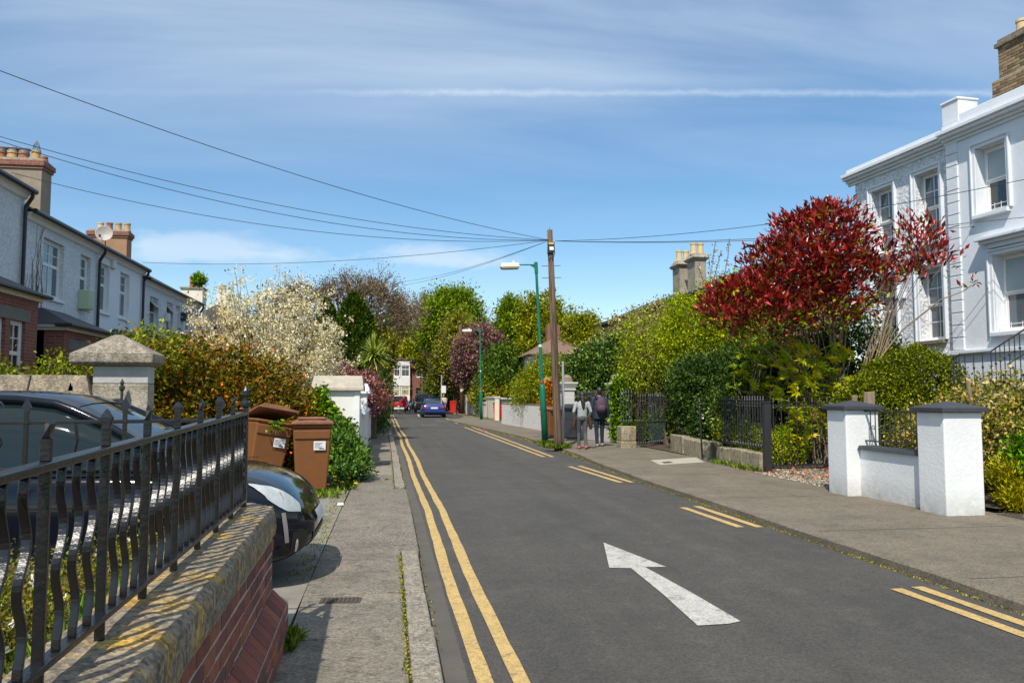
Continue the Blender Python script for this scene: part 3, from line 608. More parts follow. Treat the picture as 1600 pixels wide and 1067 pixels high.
for x0, x1 in zip(xs[:-1], xs[1:]):
    q = MB((-5.5, Yw + .15, 0)); x1 -= .012
    pr = [(-.06, 1.332), (-.07, 1.47), (.04, 1.73), (.34, 1.73), (.40, 1.47), (.40, 1.332)]
    last = x1 > a0[0]
    A = [(x0, Yw + d, z) for d, z in pr]; B = [(x1 - (.10 if (last and z > 1.6) else 0), Yw + d, z) for d, z in pr]
    if last: B = [(min(b[0], a0[0] + .06), b[1], b[2]) for b in B]
    q.prism(A, B); q.build('coping_stone', m_oldstone, t, bevel=.012)
t = thing('gate_pier', 'square stone pier with low pyramid cap beside the black car', 'pier', ((a0[0] + a1[0]) / 2, Yw + .18, 0))
off = tuple(t.location); wx = (a1[0] - a0[0]) / 2
q = MB(off); q.box(a0[0] + .003, a1[0], Yw + .06, Yw + .30, 0, 1.64); q.build('lower_shaft', m_pierst, t, bevel=.015)
q = MB(off); q.box(a0[0] + .006, a1[0] - .003, Yw + .063, Yw + .297, 1.642, 1.83); q.build('upper_shaft', mat('grey_render', (0.46, 0.45, 0.42), (0.36, 0.35, 0.32), 6, .95, .6, 40), t, bevel=.01)
m_cap = mat('cap_stone', (0.29, 0.25, 0.195), (0.15, 0.13, 0.10), 8, .95, .8, 60, speck=(50, .35), stain=(.50, .47, .42), sscale=11, samt=.8, sthr=.57, bdist=.012)
q = MB(off); x0, x1, y0, y1 = a0[0] - .20, a1[0] + .07, Yw - .05, Yw + .42; cx, cy = (x0 + x1) / 2, (y0 + y1) / 2
q.frust(x0 + .07, x1 - .07, y0 + .07, y1 - .07, 1.832, x0, x1, y0, y1, 1.86); q.box(x0, x1, y0, y1, 1.861, 1.955); q.frust(x0, x1, y0, y1, 1.956, cx - .04, cx + .04, cy - .04, cy + .04, 2.17); q.build('cap', m_cap, t, bevel=.012)
t = thing('iron_gate', 'small black iron gate with ball finial hung on the stone pier', 'gate', (a0[0] + .45, Yw - .02, 0))
off = tuple(t.location); gx = AY(191, 640, Yw)[0]
q = MB(off); q.tube([(gx, Yw - .03, .1), (gx, Yw - .03, 1.60)], .014, 8); q.lathe([(.014, 0), (.03, .02), (.03, .05), (.015, .06), (.022, .09), (.004, .13)], (gx, Yw - .03, 1.56), 8); q.build('hinge_post', m_blackmatt, t)
q = MB(off); q.tube([(gx, Yw - .03, 1.47), (gx - .52, Yw - .03, 1.47)], .011, 6); q.tube([(gx, Yw - .03, .3), (gx - .52, Yw - .03, .3)], .011, 6); q.build('rail', m_blackmatt, t)
for k in range(4):
    x = gx - .12 - k * .13; q = MB(off); q.tube([(x, Yw - .03, .3), (x, Yw - .03, 1.47)], .008, 6)
    if k == 3: q.add([(x - .03, Yw - .03, 1.55), (x, Yw - .036, 1.49), (x + .03, Yw - .03, 1.55), (x, Yw - .03, 1.66), (x, Yw - .024, 1.49)], [(0, 1, 2, 3), (2, 4, 0, 3)])
    q.build('bar', m_blackmatt, t)

# ------------------------------------------------------------------ wheelie bins
def wheelie(label, cat, mbody, mlid, loc, rotz=0, lean=0, lid_open=0, sticker=True, mwheel=None, group='wheeled refuse bins along the street', s=1.0):
    """front (street side) faces -y before rotation; handle and wheels at +y"""
    t = thing('wheeled_bin', label, cat, loc, rotz, group)
    t.rotation_euler = (0, lean, rotz); t.scale = (s, s, s)
    q = MB(); q.frust(-.215, .215, -.26, .20, .05, -.275, .275, -.33, .31, .96); q.frust(-.285, .285, -.345, .33, .962, -.29, .29, -.35, .335, 1.01)
    q.build('bin_body', mbody, t, bevel=.03, seg=3)
    q = MB(); q.tube([(-.26, .375, 1.0), (.26, .375, 1.0)], .016, 8); q.box(-.26, -.22, .30, .385, .97, 1.012); q.box(.22, .26, .30, .385, .97, 1.012); q.box(-.02, .02, .30, .385, .97, 1.012); q.build('handle', mbody, t)
    q = MB(); q.frust(-.25, .25, -.3375, -.2, .80, -.262, .262, -.3485, -.2, .93); q.build('rim_band', mbody, t, bevel=.012)
    lid = MB()
    V = []; n_ = 8
    for j in range(n_ + 1):
        y = -.37 + .74 * j / n_; hz = .030 + .042 * math.sin(math.pi * min(1, max(0, (j / n_))))
        for i in range(7): x = -.30 + .60 * i / 6; V.append((x, y - .36, .0 + hz * (1 - (abs(x) / .30) ** 4 * .6)))
    Vb = [(x, y, -.012) for x, y, z in V]; m_ = len(V)
    F = [(j * 7 + i, j * 7 + i + 1, (j + 1) * 7 + i + 1, (j + 1) * 7 + i) for j in range(n_) for i in range(6)]
    F2 = [tuple(m_ + k for k in f[::-1]) for f in F]; rim = list(range(0, 7)) + [7 * j + 6 for j in range(1, n_ + 1)] + [n_ * 7 + i for i in range(5, -1, -1)] + [7 * j for j in range(n_ - 1, 0, -1)]
    F3 = [(a, b, m_ + b, m_ + a) for a, b in zip(rim, rim[1:] + rim[:1])]
    lid.add(V + Vb, F + F2 + F3); lo = lid.build('lid', mlid, t, bevel=.006); lo.location = (0, .345, 1.026); lo.rotation_euler = (-lid_open, 0, 0)
    lg = MB(); lg.box(-.2, .2, -.62, -.16, .055, .085); lg.build('lid_panel', mlid, lo, bevel=.012)
    for sx in (-1, 1):
        w = MB(); w.lathe([(.04, -.025), (.10, -.025), (.105, -.015), (.105, .015), (.10, .025), (.04, .025)], (0, 0, 0), 18)
        wo = w.build('wheel', mat('bin_rubber', (0.02, 0.02, 0.02), (0.05, 0.05, 0.048), 20, .85), t); wo.location = (sx * .285, .22, .105); wo.rotation_euler = (0, R(90), 0)
        w = MB(); w.lathe([(.045, -.03), (.045, .03)], (0, 0, 0), 12); w.build('hub', mat('bin_hub', (0.14, 0.14, 0.14), None, 9, .6), wo)
    q = MB(); q.tube([(-.30, .22, .105), (.30, .22, .105)], .012, 6); q.build('axle', m_blackmatt, t)
    if sticker:
        q = MB(); q.add([(.02, -.333, .64), (.19, -.333, .64), (.19, -.3405, .77), (.02, -.3405, .77)], [(0, 1, 2, 3)]); so = q.build('sticker', flat('sticker_white', (0.72, 0.72, 0.72), .6), t)
        q = MB()
        for k in range(5): z = .74 - k * .017; yy = -.333 - (z - .64) / .13 * .0075 - .0015; q.add([(.035, yy, z), (.15 - .02 * (k % 3), yy, z), (.15 - .02 * (k % 3), yy - .0003, z + .005), (.035, yy - .0003, z + .005)], [(0, 1, 2, 3)])
        q.add([(.10, -.3362, .655), (.17, -.3362, .655), (.17, -.337, .668), (.10, -.337, .668)], [(0, 1, 2, 3)]); q.build('sticker_print', m_blackmatt, so)
    return t
m_brown = mat('brown_plastic', (0.200, 0.078, 0.024), (0.165, 0.064, 0.020), 5, .62, .25, 160, spec=.3, stain=(.12, .06, .03), sscale=4, samt=.4, sthr=.56, bdist=.004)
m_brownlid = mat('brown_lid_plastic', (0.215, 0.095, 0.05), (0.17, 0.072, 0.036), 5, .6, spec=.35, stain=(.27, .15, .09), sscale=5, samt=.5, sthr=.52)
p = G(484, 771); wheelie('brown wheeled bin standing upright with closed lid beside the ivy', 'bin', m_brown, m_brownlid, (p[0] - .02, p[1] + .3, PZ - .01), R(8), s=1.04)
p = AY(436, 700, 12.35); wheelie('brown wheeled bin tilted sideways with leaves poking from its raised lid', 'bin', m_brown, m_brownlid, (-2.02, 12.75, .10), R(26), lean=R(10), lid_open=R(13), s=1.04)
# ------------------------------------------------------------------ left terrace
m_pebble = mat('white_pebbledash', (0.70, 0.755, 0.80), (0.55, 0.60, 0.645), 14, .95, 1.0, 26, speck=(22, .13), stain=(.50, .50, .49), sscale=1.1, samt=.45, sthr=.52, bdist=.035)
m_smooth = mat('white_smooth_render', (0.71, 0.765, 0.81), (0.65, 0.70, 0.75), 1.6, .9, .3, 16, stain=(.60, .60, .58), sscale=1.6, samt=.4, sthr=.56, bdist=.01)
m_wbrick = brickmat('white_painted_brick', (0.70, 0.755, 0.80), (0.66, 0.71, 0.755), (0.58, 0.625, 0.665), bump=.9)
m_redbrick = brickmat('red_house_brick', (0.27, 0.085, 0.05), (0.20, 0.06, 0.04), (0.24, 0.17, 0.13))
m_fascia = flat('cream_fascia', (0.62, 0.62, 0.55), .6); m_gutter = flat('black_gutter', (0.018, 0.018, 0.02), .4)
m_roof = mat('roof_slates', (0.10, 0.085, 0.075), (0.06, 0.055, 0.055), 6, .8, .5, 25, stretch=(1, 1, 4))
m_stackA = mat('grey_stack_render', (0.30, 0.25, 0.18), (0.20, 0.165, 0.125), 3, .95, .5, 40, stain=(.48, .46, .43), sscale=2.6, samt=.6, sthr=.64)
m_stackB = mat('brown_stack_render', (0.36, 0.21, 0.12), (0.28, 0.165, 0.10), 3, .95, .5, 40, stain=(.22, .15, .10), sscale=4, samt=.5, sthr=.56)
m_terra = mat('terracotta', (0.36, 0.15, 0.075), (0.25, 0.10, 0.05), 10, .85); m_buff = mat('buff_pot', (0.50, 0.33, 0.13), (0.40, 0.25, 0.10), 9, .85); m_cream_pot = mat('cream_pot', (0.62, 0.50, 0.27), (0.50, 0.38, 0.20), 8, .85, stain=(.2, .15, .1), sscale=6, samt=.6, sthr=.58)
XF = -8.80
def terrace(label, y0, y1, ze, mw, wins, bay=None, ridge=-12.4, pipe=True):
    off = (XF, (y0 + y1) / 2, 0); t = thing('terraced_house', label, 'house', off, group='white terraced houses on the left'); fr = frame_fn((XF, 0), (0, 1), (1, 0))
    ops = [w[:4] for w in wins]; q = MB(off); facade(q, fr, y0, y1, 0, ze, ops); 
    zr = ze + (XF - ridge) * .543
    for yy in (y0, y1): q.poly([(XF, yy, 0), (XF, yy, ze), (ridge, yy, zr), (-16, yy, ze), (-16, yy, 0)])
    q.poly([(-16, y0, 0), (-16, y1, 0), (-16, y1, ze), (-16, y0, ze)]); q.poly([(XF - .45, y0, 0), (XF - .45, y1, 0), (XF - .45, y1, ze), (XF - .45, y0, ze)])
    q.build('wall', mw, t)
    q = MB(off); e = XF + .22; zz = ze + .06 - .22 * .543
    q.prism([(e, y0, zz + .03), (ridge, y0, zr + .09), (-16.2, y0, zz), (-16.2, y0, zz + .05), (ridge, y0, zr + .15), (e, y0, zz + .09)], [(e, y1, zz + .03), (ridge, y1, zr + .09), (-16.2, y1, zz), (-16.2, y1, zz + .05), (ridge, y1, zr + .15), (e, y1, zz + .09)]); q.build('roof', m_roof, t)
    q = MB(off); q.prism([(XF + .002, y0, ze - .20), (XF + .06, y0, ze - .18), (XF + .10, y0, ze - .10), (XF + .18, y0, ze - .03), (XF + .002, y0, ze - .02)], [(XF + .002, y1, ze - .20), (XF + .06, y1, ze - .18), (XF + .10, y1, ze - .10), (XF + .18, y1, ze - .03), (XF + .002, y1, ze - .02)]); q.build('fascia', m_upvc, t)
    q = MB(off); q.tube([(XF + .24, y0, ze), (XF + .24, y1 + .02, ze)], .065, 8); q.build('gutter', m_gutter, t)
    if pipe:
        q = MB(off); yy = y1 - .12; q.tube([(XF + .24, yy, ze - .03), (XF + .22, yy, ze - .16), (XF + .09, yy, ze - .38), (XF + .08, yy, ze - .55), (XF + .08, yy, .1)], .045, 8); q.build('downpipe', m_gutter, t)
    for w in wins:
        if w[4] == 'two': window(t, off, fr, *w[:4], [(0, .58, 2, 1, 0), (.58, 1, 2, 2, 0)], d=-.14, sillout=.05)
        elif w[4] == 'one': window(t, off, fr, *w[:4], [(0, .58, 1, 1, 0), (.58, 1, 2, 2, 0)], d=-.14, sillout=.05)
        elif w[4] == 'open':
            wo = window(t, off, fr, *w[:4], [(0, .62, 2, 1, 0)], d=-.14, sillout=.05)
            for k in range(2):
                a = w[0] + .06 + k * (w[1] - w[0] - .12) / 2; b = a + (w[1] - w[0] - .12) / 2 - .02; zt_ = w[3] - .06; zb_ = w[2] + (w[3] - w[2]) * .63
                L_ = zt_ - zb_; q = MB(off); dn = lambda f: (XF - .12 + f * L_ * .72, zt_ - f * L_ * .70)
                P = [(dn(0)[0], a, dn(0)[1]), (dn(0)[0], b, dn(0)[1]), (dn(1)[0], b, dn(1)[1]), (dn(1)[0], a, dn(1)[1])]
                for i in range(4): q.tube([P[i], P[(i + 1) % 4]], .022, 4)
                q.build('open_sash', m_upvc, wo); g = MB(off); g.poly(P); g.build('pane', m_pane, wo)
    return t, off, fr
tA, oA, fA = terrace('nearest white pebbledashed house with slate-roofed brick bay, at the left edge', 12.0, 20.55, 6.45, m_pebble, [(14.2, 15.6, 4.5, 6.05, 'two')])
tB, oB, fB = terrace('white pebbledashed house with bare creeper beside its wide upper window', 20.56, 25.55, 6.0, m_pebble, [(21.7, 23.0, 4.09, 5.58, 'two'), (24.15, 24.95, 4.09, 5.58, 'one')])
tC, oC, fC = terrace('smooth white house with a small alarm box under its eaves', 25.56, 29.9, 6.0, m_smooth, [(25.72, 26.55, 4.12, 5.6, 'one'), (27.55, 28.5, 4.12, 5.6, 'two')])
tD, oD, fD = terrace('white painted brick house with open top windows, lower eaves', 29.91, 34.2, 5.72, m_wbrick, [(30.85, 31.95, 3.85, 5.22, 'open'), (33.1, 34.0, 3.85, 5.28, 'open')], pipe=False)
tE, oE, fE = terrace('white painted brick end house furthest along the white terrace', 34.21, 38.35, 5.72, m_wbrick, [(34.45, 35.1, 3.85, 5.28, 'one'), (36.05, 37.1, 3.85, 5.28, 'one')])
# brick bays with slate roofs
def bay(t, off, y0, y1, ze, wins, zl):
    X1 = -7.87; fr = frame_fn((X1, 0), (0, 1), (1, 0)); q = MB(off); facade(q, fr, y0, y1, 0, ze, [w for w in wins], .12)
    q.box(XF, X1 - .45, y0, y1, 0, ze); q.poly([(XF, y0, 0), (X1, y0, 0), (X1, y0, ze), (XF, y0, ze)]); q.poly([(XF, y1, 0), (X1, y1, 0), (X1, y1, ze), (XF, y1, ze)]); q.build('bay_wall', m_redbrick, t)
    q = MB(off); q.frust(XF, X1 + .20, y0 - .18, y1 + .18, ze + .145, XF, XF + .12, y0 + .75, y1 - .75, ze + .62); ro = q.build('bay_roof', m_slate, t)
    q = MB(off); q.tube([(XF + .8, y0 - .19, ze + .12), (X1 + .21, y0 - .19, ze + .12), (X1 + .21, y1 + .19, ze + .12)], .045, 6); q.build('bay_gutter', m_gutter, ro)
    q = MB(off); q.box(XF, X1 + .08, y0 - .08, y1 + .08, ze - .001, ze + .07); q.box(XF, X1 + .14, y0 - .14, y1 + .14, ze + .071, ze + .14); q.build('bay_cornice', m_fascia, t)
    q = MB(off); xs = sorted([w[0] for w in wins] + [w[1] for w in wins]); q.fbox(fr, xs[0] - .25, xs[-1] + .2, zl, zl + .26, -.05, .012); q.build('lintel', mat('stone_lintel', (0.20, 0.20, 0.18), (0.13, 0.13, 0.115), 9, .9), t)
    for w in wins: window(t, off, fr, *w, [(0, .55, 2, 1, 0), (.55, 1, 2, 2, 0)], d=-.10, mp=m_pane_dark)
bay(tA, oA, 15.9, 19.25, 3.62, [(16.3, 16.95, 1.6, 3.12), (17.15, 17.75, 1.6, 3.12), (17.98, 18.66, 1.6, 3.12)], 3.125)
bay(tB, oB, 20.75, 23.6, 3.12, [(21.3, 21.9, 1.2, 2.65), (22.2, 22.9, 1.2, 2.65)], 2.655)
bay(tC, oC, 26.3, 28.6, 3.05, [(26.8, 28.0, 1.2, 2.6)], 2.605)
bay(tD, oD, 30.5, 32.8, 2.9, [(31, 32.2, 1.1, 2.5)], 2.505)
# chimneys on the terrace
def stack(t, off, x0, x1, y0, y1, zb_, zt_, m, pots, brickband=True):
    q = MB(off); q.box(x0, x1, y0, y1, zb_, zt_ - .34); st = q.build('chimney', m, t, bevel=.01)
    q = MB(off); q.box(x0 - .04, x1 + .04, y0 - .04, y1 + .04, zt_ - .338, zt_ - .25); q.box(x0 - .08, x1 + .08, y0 - .08, y1 + .08, zt_ - .249, zt_ - .10); q.build('brick_band', m_redbrick, st)
    q = MB(off); q.frust(x0 - .06, x1 + .06, y0 - .06, y1 + .06, zt_ - .099, x0 + .02, x1 - .02, y0 + .04, y1 - .04, zt_); q.build('cap', m_oldstone, st)
    for (x, h, r, mm, cw) in pots: pot(st, off, x, (y0 + y1) / 2, zt_ - .03, h, r, mm, cw)
    return st
x1 = AY(66, 255, 25.3)[0]; ztA = AY(66, 247, 25.3)[2]
stack(tB, oB, x1 - 2.5, x1, 25.3, 26.0, 6.6, ztA, m_stackA, [(x1 - .1, .16, .11, m_terra, None), (x1 - .32, .33, .13, m_buff, 'cage'), (x1 - .66, .26, .15, m_terra, 'metal'), (x1 - .97, .28, .15, m_buff, 'metal'), (x1 - 1.3, .28, .15, m_terra, 'metal')])
x1 = AY(199, 358, 33.9)[0]; x0 = AY(139, 358, 33.9)[0]; ztC = AY(170, 358, 33.9)[2]
stack(tD, oD, x0, x1, 33.9, 34.5, 6.2, ztC, m_stackB, [(x0 + .34, .34, .12, m_cream_pot, None), (x0 + .68, .34, .13, m_terra, None), (x0 + 1.02, .34, .13, m_buff, None), (x0 + 1.36, .34, .13, m_buff, None)])
# dish, boxes, creeper
p = AY(163, 366, 33.0); t = thing('satellite_dish', 'round grey satellite dish in front of the second terrace chimney', 'satellite dish', (p[0], p[1], 6.3)); off = tuple(t.location)
q = MB((0, 0, 0)); V = []; n_ = 24
q.lathe([(.001, .0), (.12, .012), (.24, .05), (.31, .09), (.32, .095), (.30, .088), (.23, .058), (.12, .02), (.001, .008)], (0, 0, 0), 24); d = q.build('dish', mat('dish_grey', (0.40, 0.37, 0.33), (0.30, 0.27, 0.24), 6, .6), t, smooth=True)
d.rotation_euler = (R(78), 0, R(12)); d.location = (0, 0, p[2] - 6.3)
q = MB(); q.tube([(0, .02, p[2] - 6.3), (0, .14, p[2] - 6.6), (0, .3, .12)], .02, 6); q.tube([(-.02, -.02, p[2] - 6.6), (-.02, -.4, p[2] - 6.45)], .012, 5); q.box(-.05, .01, -.46, -.38, p[2] - 6.5, p[2] - 6.4); q.build('mount', m_blackmatt, t)
def wallbox(name, label, cat, y, z, w, h, dpt, m):
    t = thing(name, label, cat, (XF, y, z - h / 2)); q = MB(); q.box(.003, dpt, -w / 2, w / 2, 0, h); q.build('case', m, t, bevel=.015); q = MB(); q.box(dpt, dpt + .006, -w * .38, w * .38, h * .12, h * .8); q.build('cover', m, t, bevel=.004)
wallbox('alarm_box', 'small white alarm box under the eaves of the smooth white house', 'alarm', AX(175, 412, XF)[1], AX(175, 412, XF)[2], .3, .32, .1, flat('alarm_white', (.66, .66, .62), .5))
wallbox('alarm_box', 'dark blue alarm box between windows on the end house', 'alarm', AX(284, 495, XF)[1], AX(284, 495, XF)[2], .4, .35, .22, flat('alarm_blue', (.02, .03, .09), .5))
wallbox('vent_box', 'white vent box beside the open windows of the brick house', 'vent', AX(259, 496, XF)[1], AX(259, 496, XF)[2], .32, .32, .14, flat('alarm_white', (.66, .66, .62), .5))
wallbox('meter_box', 'pale green cabinet on the wall below a narrow upper window', 'cabinet', AX(126, 466, XF)[1], AX(126, 466, XF)[2] - .05, .42, .55, .3, flat('cabinet_green', (.42, .52, .36), .6))
rng = np.random.default_rng(12); q = MB((XF, 21.2, 3.4))
for k in range(14):
    y = 21.2 + rng.normal() * .22; z = 3.4; P = [(XF + .012, y, z)]
    tgt = 5.9 if k < 4 else rng.uniform(4.3, 5.4)
    while z < tgt: z += .14; y += rng.normal() * .05 + (.012 if k < 4 else (rng.random() - .5) * .06); P.append((XF + .012, y, z))
    q.tube(P, [.011 * (1 - .8 * i / len(P)) for i in range(len(P))], 4)
tag(q.build('creeper', m_bark), 'bare brown creeper stems climbing the white pebbledash wall', 'creeper')

# ------------------------------------------------------------------ cream cottage past the terrace
Yc = 45.0; c0 = AY(284, 450, Yc); c1 = AY(319, 450, Yc)
t = thing('cream_house', 'cream house with planted chimney past the end of the terrace', 'house', (c1[0], Yc + 3, 0)); off = tuple(t.location); m_creamw = mat('cream_render', (0.72, 0.66, 0.55), (0.64, 0.58, 0.48), 2, .9, .3, 18)
zt_ = AY(300, 452, Yc)[2]; ze = AY(320, 525, Yc)[2]
q = MB(off); q.box(c0[0] - 4, c1[0] + .25, Yc, Yc + 8, 0, ze); q.prism([(c0[0] - 4, Yc, ze), (c1[0] + .25, Yc, ze), (c1[0] - 2.2, Yc, ze + 1.2)], [(c0[0] - 4, Yc + 8, ze), (c1[0] + .25, Yc + 8, ze), (c1[0] - 2.2, Yc + 8, ze + 1.2)]); q.build('wall', m_creamw, t)
q = MB(off); q.box(c0[0] - 4, c1[0] + .32, Yc - .05, Yc + 8, ze - .02, ze + .12); q.build('cornice', m_upvc, t)
q = MB(off); q.prism([(c1[0] + .3, Yc + .3, ze + .13), (c1[0] - 2.4, Yc + .3, ze + 1.9), (c1[0] - 5.2, Yc + .3, ze + .13)], [(c1[0] + .3, Yc + 8, ze + .13), (c1[0] - 2.4, Yc + 8, ze + 1.9), (c1[0] - 5.2, Yc + 8, ze + .13)]); q.build('roof', mat('brown_tiles', (0.13, 0.085, 0.065), (0.08, 0.055, 0.045), 8, .85, .5, 30), t)
q = MB(off); q.box(c0[0], c1[0] - .05, Yc - .1, Yc + .8, ze + .1, zt_); st = q.build('chimney', m_creamw, t)
q = MB(off); q.box(c0[0] - .06, c1[0] + .0, Yc - .16, Yc + .86, zt_, zt_ + .1); q.build('cap', m_oldstone, st)
pot(st, off, c0[0] + .48, Yc + .3, zt_ + .1, .62, .17, m_terra); pot(st, off, c0[0] + .86, Yc + .3, zt_ + .1, .5, .16, m_buff)
# far roof with chimney behind the blossom tree
t = thing('white_house', 'white house half hidden behind the blossom tree', 'house', (AY(360, 470, 62)[0], 62, 0)); off = tuple(t.location); x = off[0]
q = MB(off); q.box(x - 4, x + 2.6, 61, 70, 0, 6.2); q.build('wall', m_smooth, t); q = MB(off); q.prism([(x - 4.2, 60.8, 6.2), (x + 2.8, 60.8, 6.2), (x - .7, 60.8, 8.3)], [(x - 4.2, 70, 6.2), (x + 2.8, 70, 6.2), (x - .7, 70, 8.3)]); q.build('roof', m_roof, t)
q = MB(off); q.box(x - 1, x - .1, 62, 62.7, 7.5, 9.3); st = q.build('chimney', m_creamw, t); pot(st, off, x - .55, 62.35, 9.3, .6, .17, m_buff)

# ------------------------------------------------------------------ brick house closing the street
Yh = 101.0; hx = lambda px: AY(px, 600, Yh)[0]
t = thing('brick_house', 'red brick house with white two-storey bay at the end of the street', 'house', (hx(640), Yh, 0)); off = tuple(t.location); fr = frame_fn((0, Yh), (1, 0), (0, -1))
Z = lambda py: AY(640, py, Yh)[2]
q = MB(off); facade(q, fr, hx(596), hx(667), 0, Z(562), [(hx(650.5), hx(659.5), Z(589), Z(573)), (hx(650), hx(658), 0, Z(606))], .15); q.box(hx(596), hx(667), Yh + .3, Yh + 8, 0, Z(562)); q.build('wall', m_redbrick, t)
q = MB(off); q.prism([(hx(593), Yh - .3, Z(562)), (hx(670), Yh - .3, Z(562)), (hx(670), Yh + 8, Z(562)), (hx(593), Yh + 8, Z(562))], [(hx(610), Yh + 3, Z(556)), (hx(655), Yh + 3, Z(556)), (hx(655), Yh + 5, Z(556)), (hx(610), Yh + 5, Z(556))]); q.build('roof', m_roof, t)
window(t, off, fr, hx(650.5), hx(659.5), Z(589), Z(573), [(0, .6, 2, 1, 0), (.6, 1, 2, 1, 0)], fw=.07); q = MB(off); q.fbox(fr, hx(650), hx(658), 0, Z(606), -.2, -.12); q.build('door', mat('dark_door', (.02, .025, .03), None, 8, .5), t)
fb = frame_fn((0, Yh - .7), (1, 0), (0, -1))
a, b = hx(614.5), hx(640.5); Zs = [Z(631), Z(619), Z(603), Z(589), Z(571), Z(565)]
for z0, z1 in ((0, Zs[1]), (Zs[2], Zs[3]), (Zs[4], Zs[5])): q = MB(off); q.fbox(fb, a, b, z0, z1, -.7, .04); q.build('bay_panel', mat('bay_white', (.74, .73, .69), (.66, .65, .6), 3, .8), t)
for z0, z1 in ((Zs[1], Zs[2]), (Zs[3], Zs[4])):
    for k in range(2):
        s0 = a + .05 + k * (b - a) * .42; s1 = (a + (b - a) * .42 if k == 0 else b - .03); window(t, off, fb, s0, s1, z0 + .005, z1 - .005, [(0, .68, 2, 1, 0), (.68, 1, 2, 1, 0)], d=-.05, fw=.09, sill=False, mp=(mat('cream_curtain_pane', (.42, .37, .16), (.32, .28, .12), 3, .15) if z0 < 3 else m_pane_dark))

# ------------------------------------------------------------------ white villa on the right
m_villa = mat('villa_smooth_render', (0.70, 0.735, 0.78), (0.63, 0.67, 0.72), 1.2, .9, .35, 14, stain=(.55, .58, .60), sscale=1.8, samt=.5, sthr=.52, bdist=.012)
def roughcast():
    m = mat('villa_roughcast', (0.78, 0.795, 0.82), (0.62, 0.645, 0.68), 16, .95, 1.0, 13, bdist=.09, detail=3, speck=(16, .16)); return m
m_villa_r = roughcast(); m_trim = mat('villa_trim', (0.71, 0.74, 0.78), (0.63, 0.665, 0.71), 2, .8, stain=(.50, .52, .52), sscale=2.5, samt=.45, sthr=.55); m_vwhite = flat('villa_white_paint', (0.80, 0.80, 0.78), .5)
u_, n_ = (.078, -.997), (-.997, -.078); O_ = (12.78, 20.2); fv = frame_fn(O_, u_, n_); fv2 = frame_fn((O_[0] + n_[0] * .09, O_[1] + n_[1] * .09), u_, n_)
t = thing('white_villa', 'large pale blue-white rendered villa with sash windows behind the red-leaved tree', 'house', (O_[0] + .3, O_[1] - 5, 0)); off = tuple(t.location)
wl = [(.68, 1.5, 5.28, 7.02), (2.32, 3.1, 5.28, 7.02), (.68, 1.5, 2.86, 4.62), (2.32, 3.1, 2.86, 4.62)]
wr = [(4.32, 5.14, 5.56, 7.08), (4.68, 5.95, 2.9, 4.6), (7.0, 7.9, 5.56, 7.08), (7.2, 8.4, 2.9, 4.6)]
q = MB(off); facade(q, fv, 0, 3.5, 2.5, 7.45, wl, .22); q.poly([fv(0, 0), fv(0, 7.45), fv(0, 7.45, -8), fv(0, 0, -8)]); q.poly([fv(0, 2.5, -.55), fv(3.5, 2.5, -.55), fv(3.5, 7.45, -.55), fv(0, 7.45, -.55)]); q.build('roughcast_wall', m_villa_r, t)
q = MB(off); facade(q, fv2, 3.5, 11.5, 2.5, 7.45, wr, .22); q.poly([fv2(3.5, 0), fv2(3.5, 7.45), fv2(3.5, 7.45, -.2), fv2(3.5, 0, -.2)]); q.poly([fv2(3.5, 2.5, -.55), fv2(11.5, 2.5, -.55), fv2(11.5, 7.45, -.55), fv2(3.5, 7.45, -.55)]); q.poly([fv2(11.5, 0), fv2(11.5, 8), fv2(11.5, 8, -9), fv2(11.5, 0, -9)]); q.build('smooth_wall', m_villa, t)
q = MB(off); q.fbox(fv, -.02, 3.5, 0, 2.498, -8, .03); q.fbox(fv2, 3.501, 11.5, 0, 2.498, -8, .035); q.build('basement_wall', m_villa, t)
q = MB(off); q.fbox(fv, -.05, 3.49, 2.46, 2.56, -.02, .10); q.fbox(fv2, 3.49, 11.5, 2.46, 2.56, -.02, .11); q.build('plinth_band', m_trim, t, bevel=.01)
for k in range(17): z0 = 2.58 + k * .287; q = MB(off); q.fbox(fv2, 3.46, 3.80, z0, z0 + .272, -.1, .035); q.build('quoin', m_villa, t, bevel=.012)
def cornice(f, s0, s1, zc, nm):
    q = MB(off); q.fbox(f, s0, s1, zc, zc + .07, -.02, .05); q.fbox(f, s0 - .0, s1, zc + .07, zc + .14, -.02, .12); q.fbox(f, s0 - .0, s1, zc + .14, zc + .21, -.02, .22); q.fbox(f, s0 - .0, s1, zc + .21, zc + .30, -.02, .28); q.fbox(f, s0, s1, zc + .30, zc + .46, -.25, .10); q.build(nm, m_trim, t, bevel=.012)
cornice(fv, -.26, 3.46, 7.40, 'cornice'); cornice(fv2, 3.44, 11.7, 7.41, 'cornice')
q = MB(off); q.fbox(fv2, 3.46, 3.98, 7.86, 8.36, -.45, .10); q.build('parapet_block', m_trim, t, bevel=.02); q = MB(off); q.fbox(fv2, 3.44, 4.0, 8.362, 8.43, -.47, .13); q.build('parapet_block', m_trim, t, bevel=.025)
q = MB(off); q.fbox(fv2, 3.98, 11.6, 7.86, 8.02, -.28, .09); q.build('parapet', m_trim, t, bevel=.02)
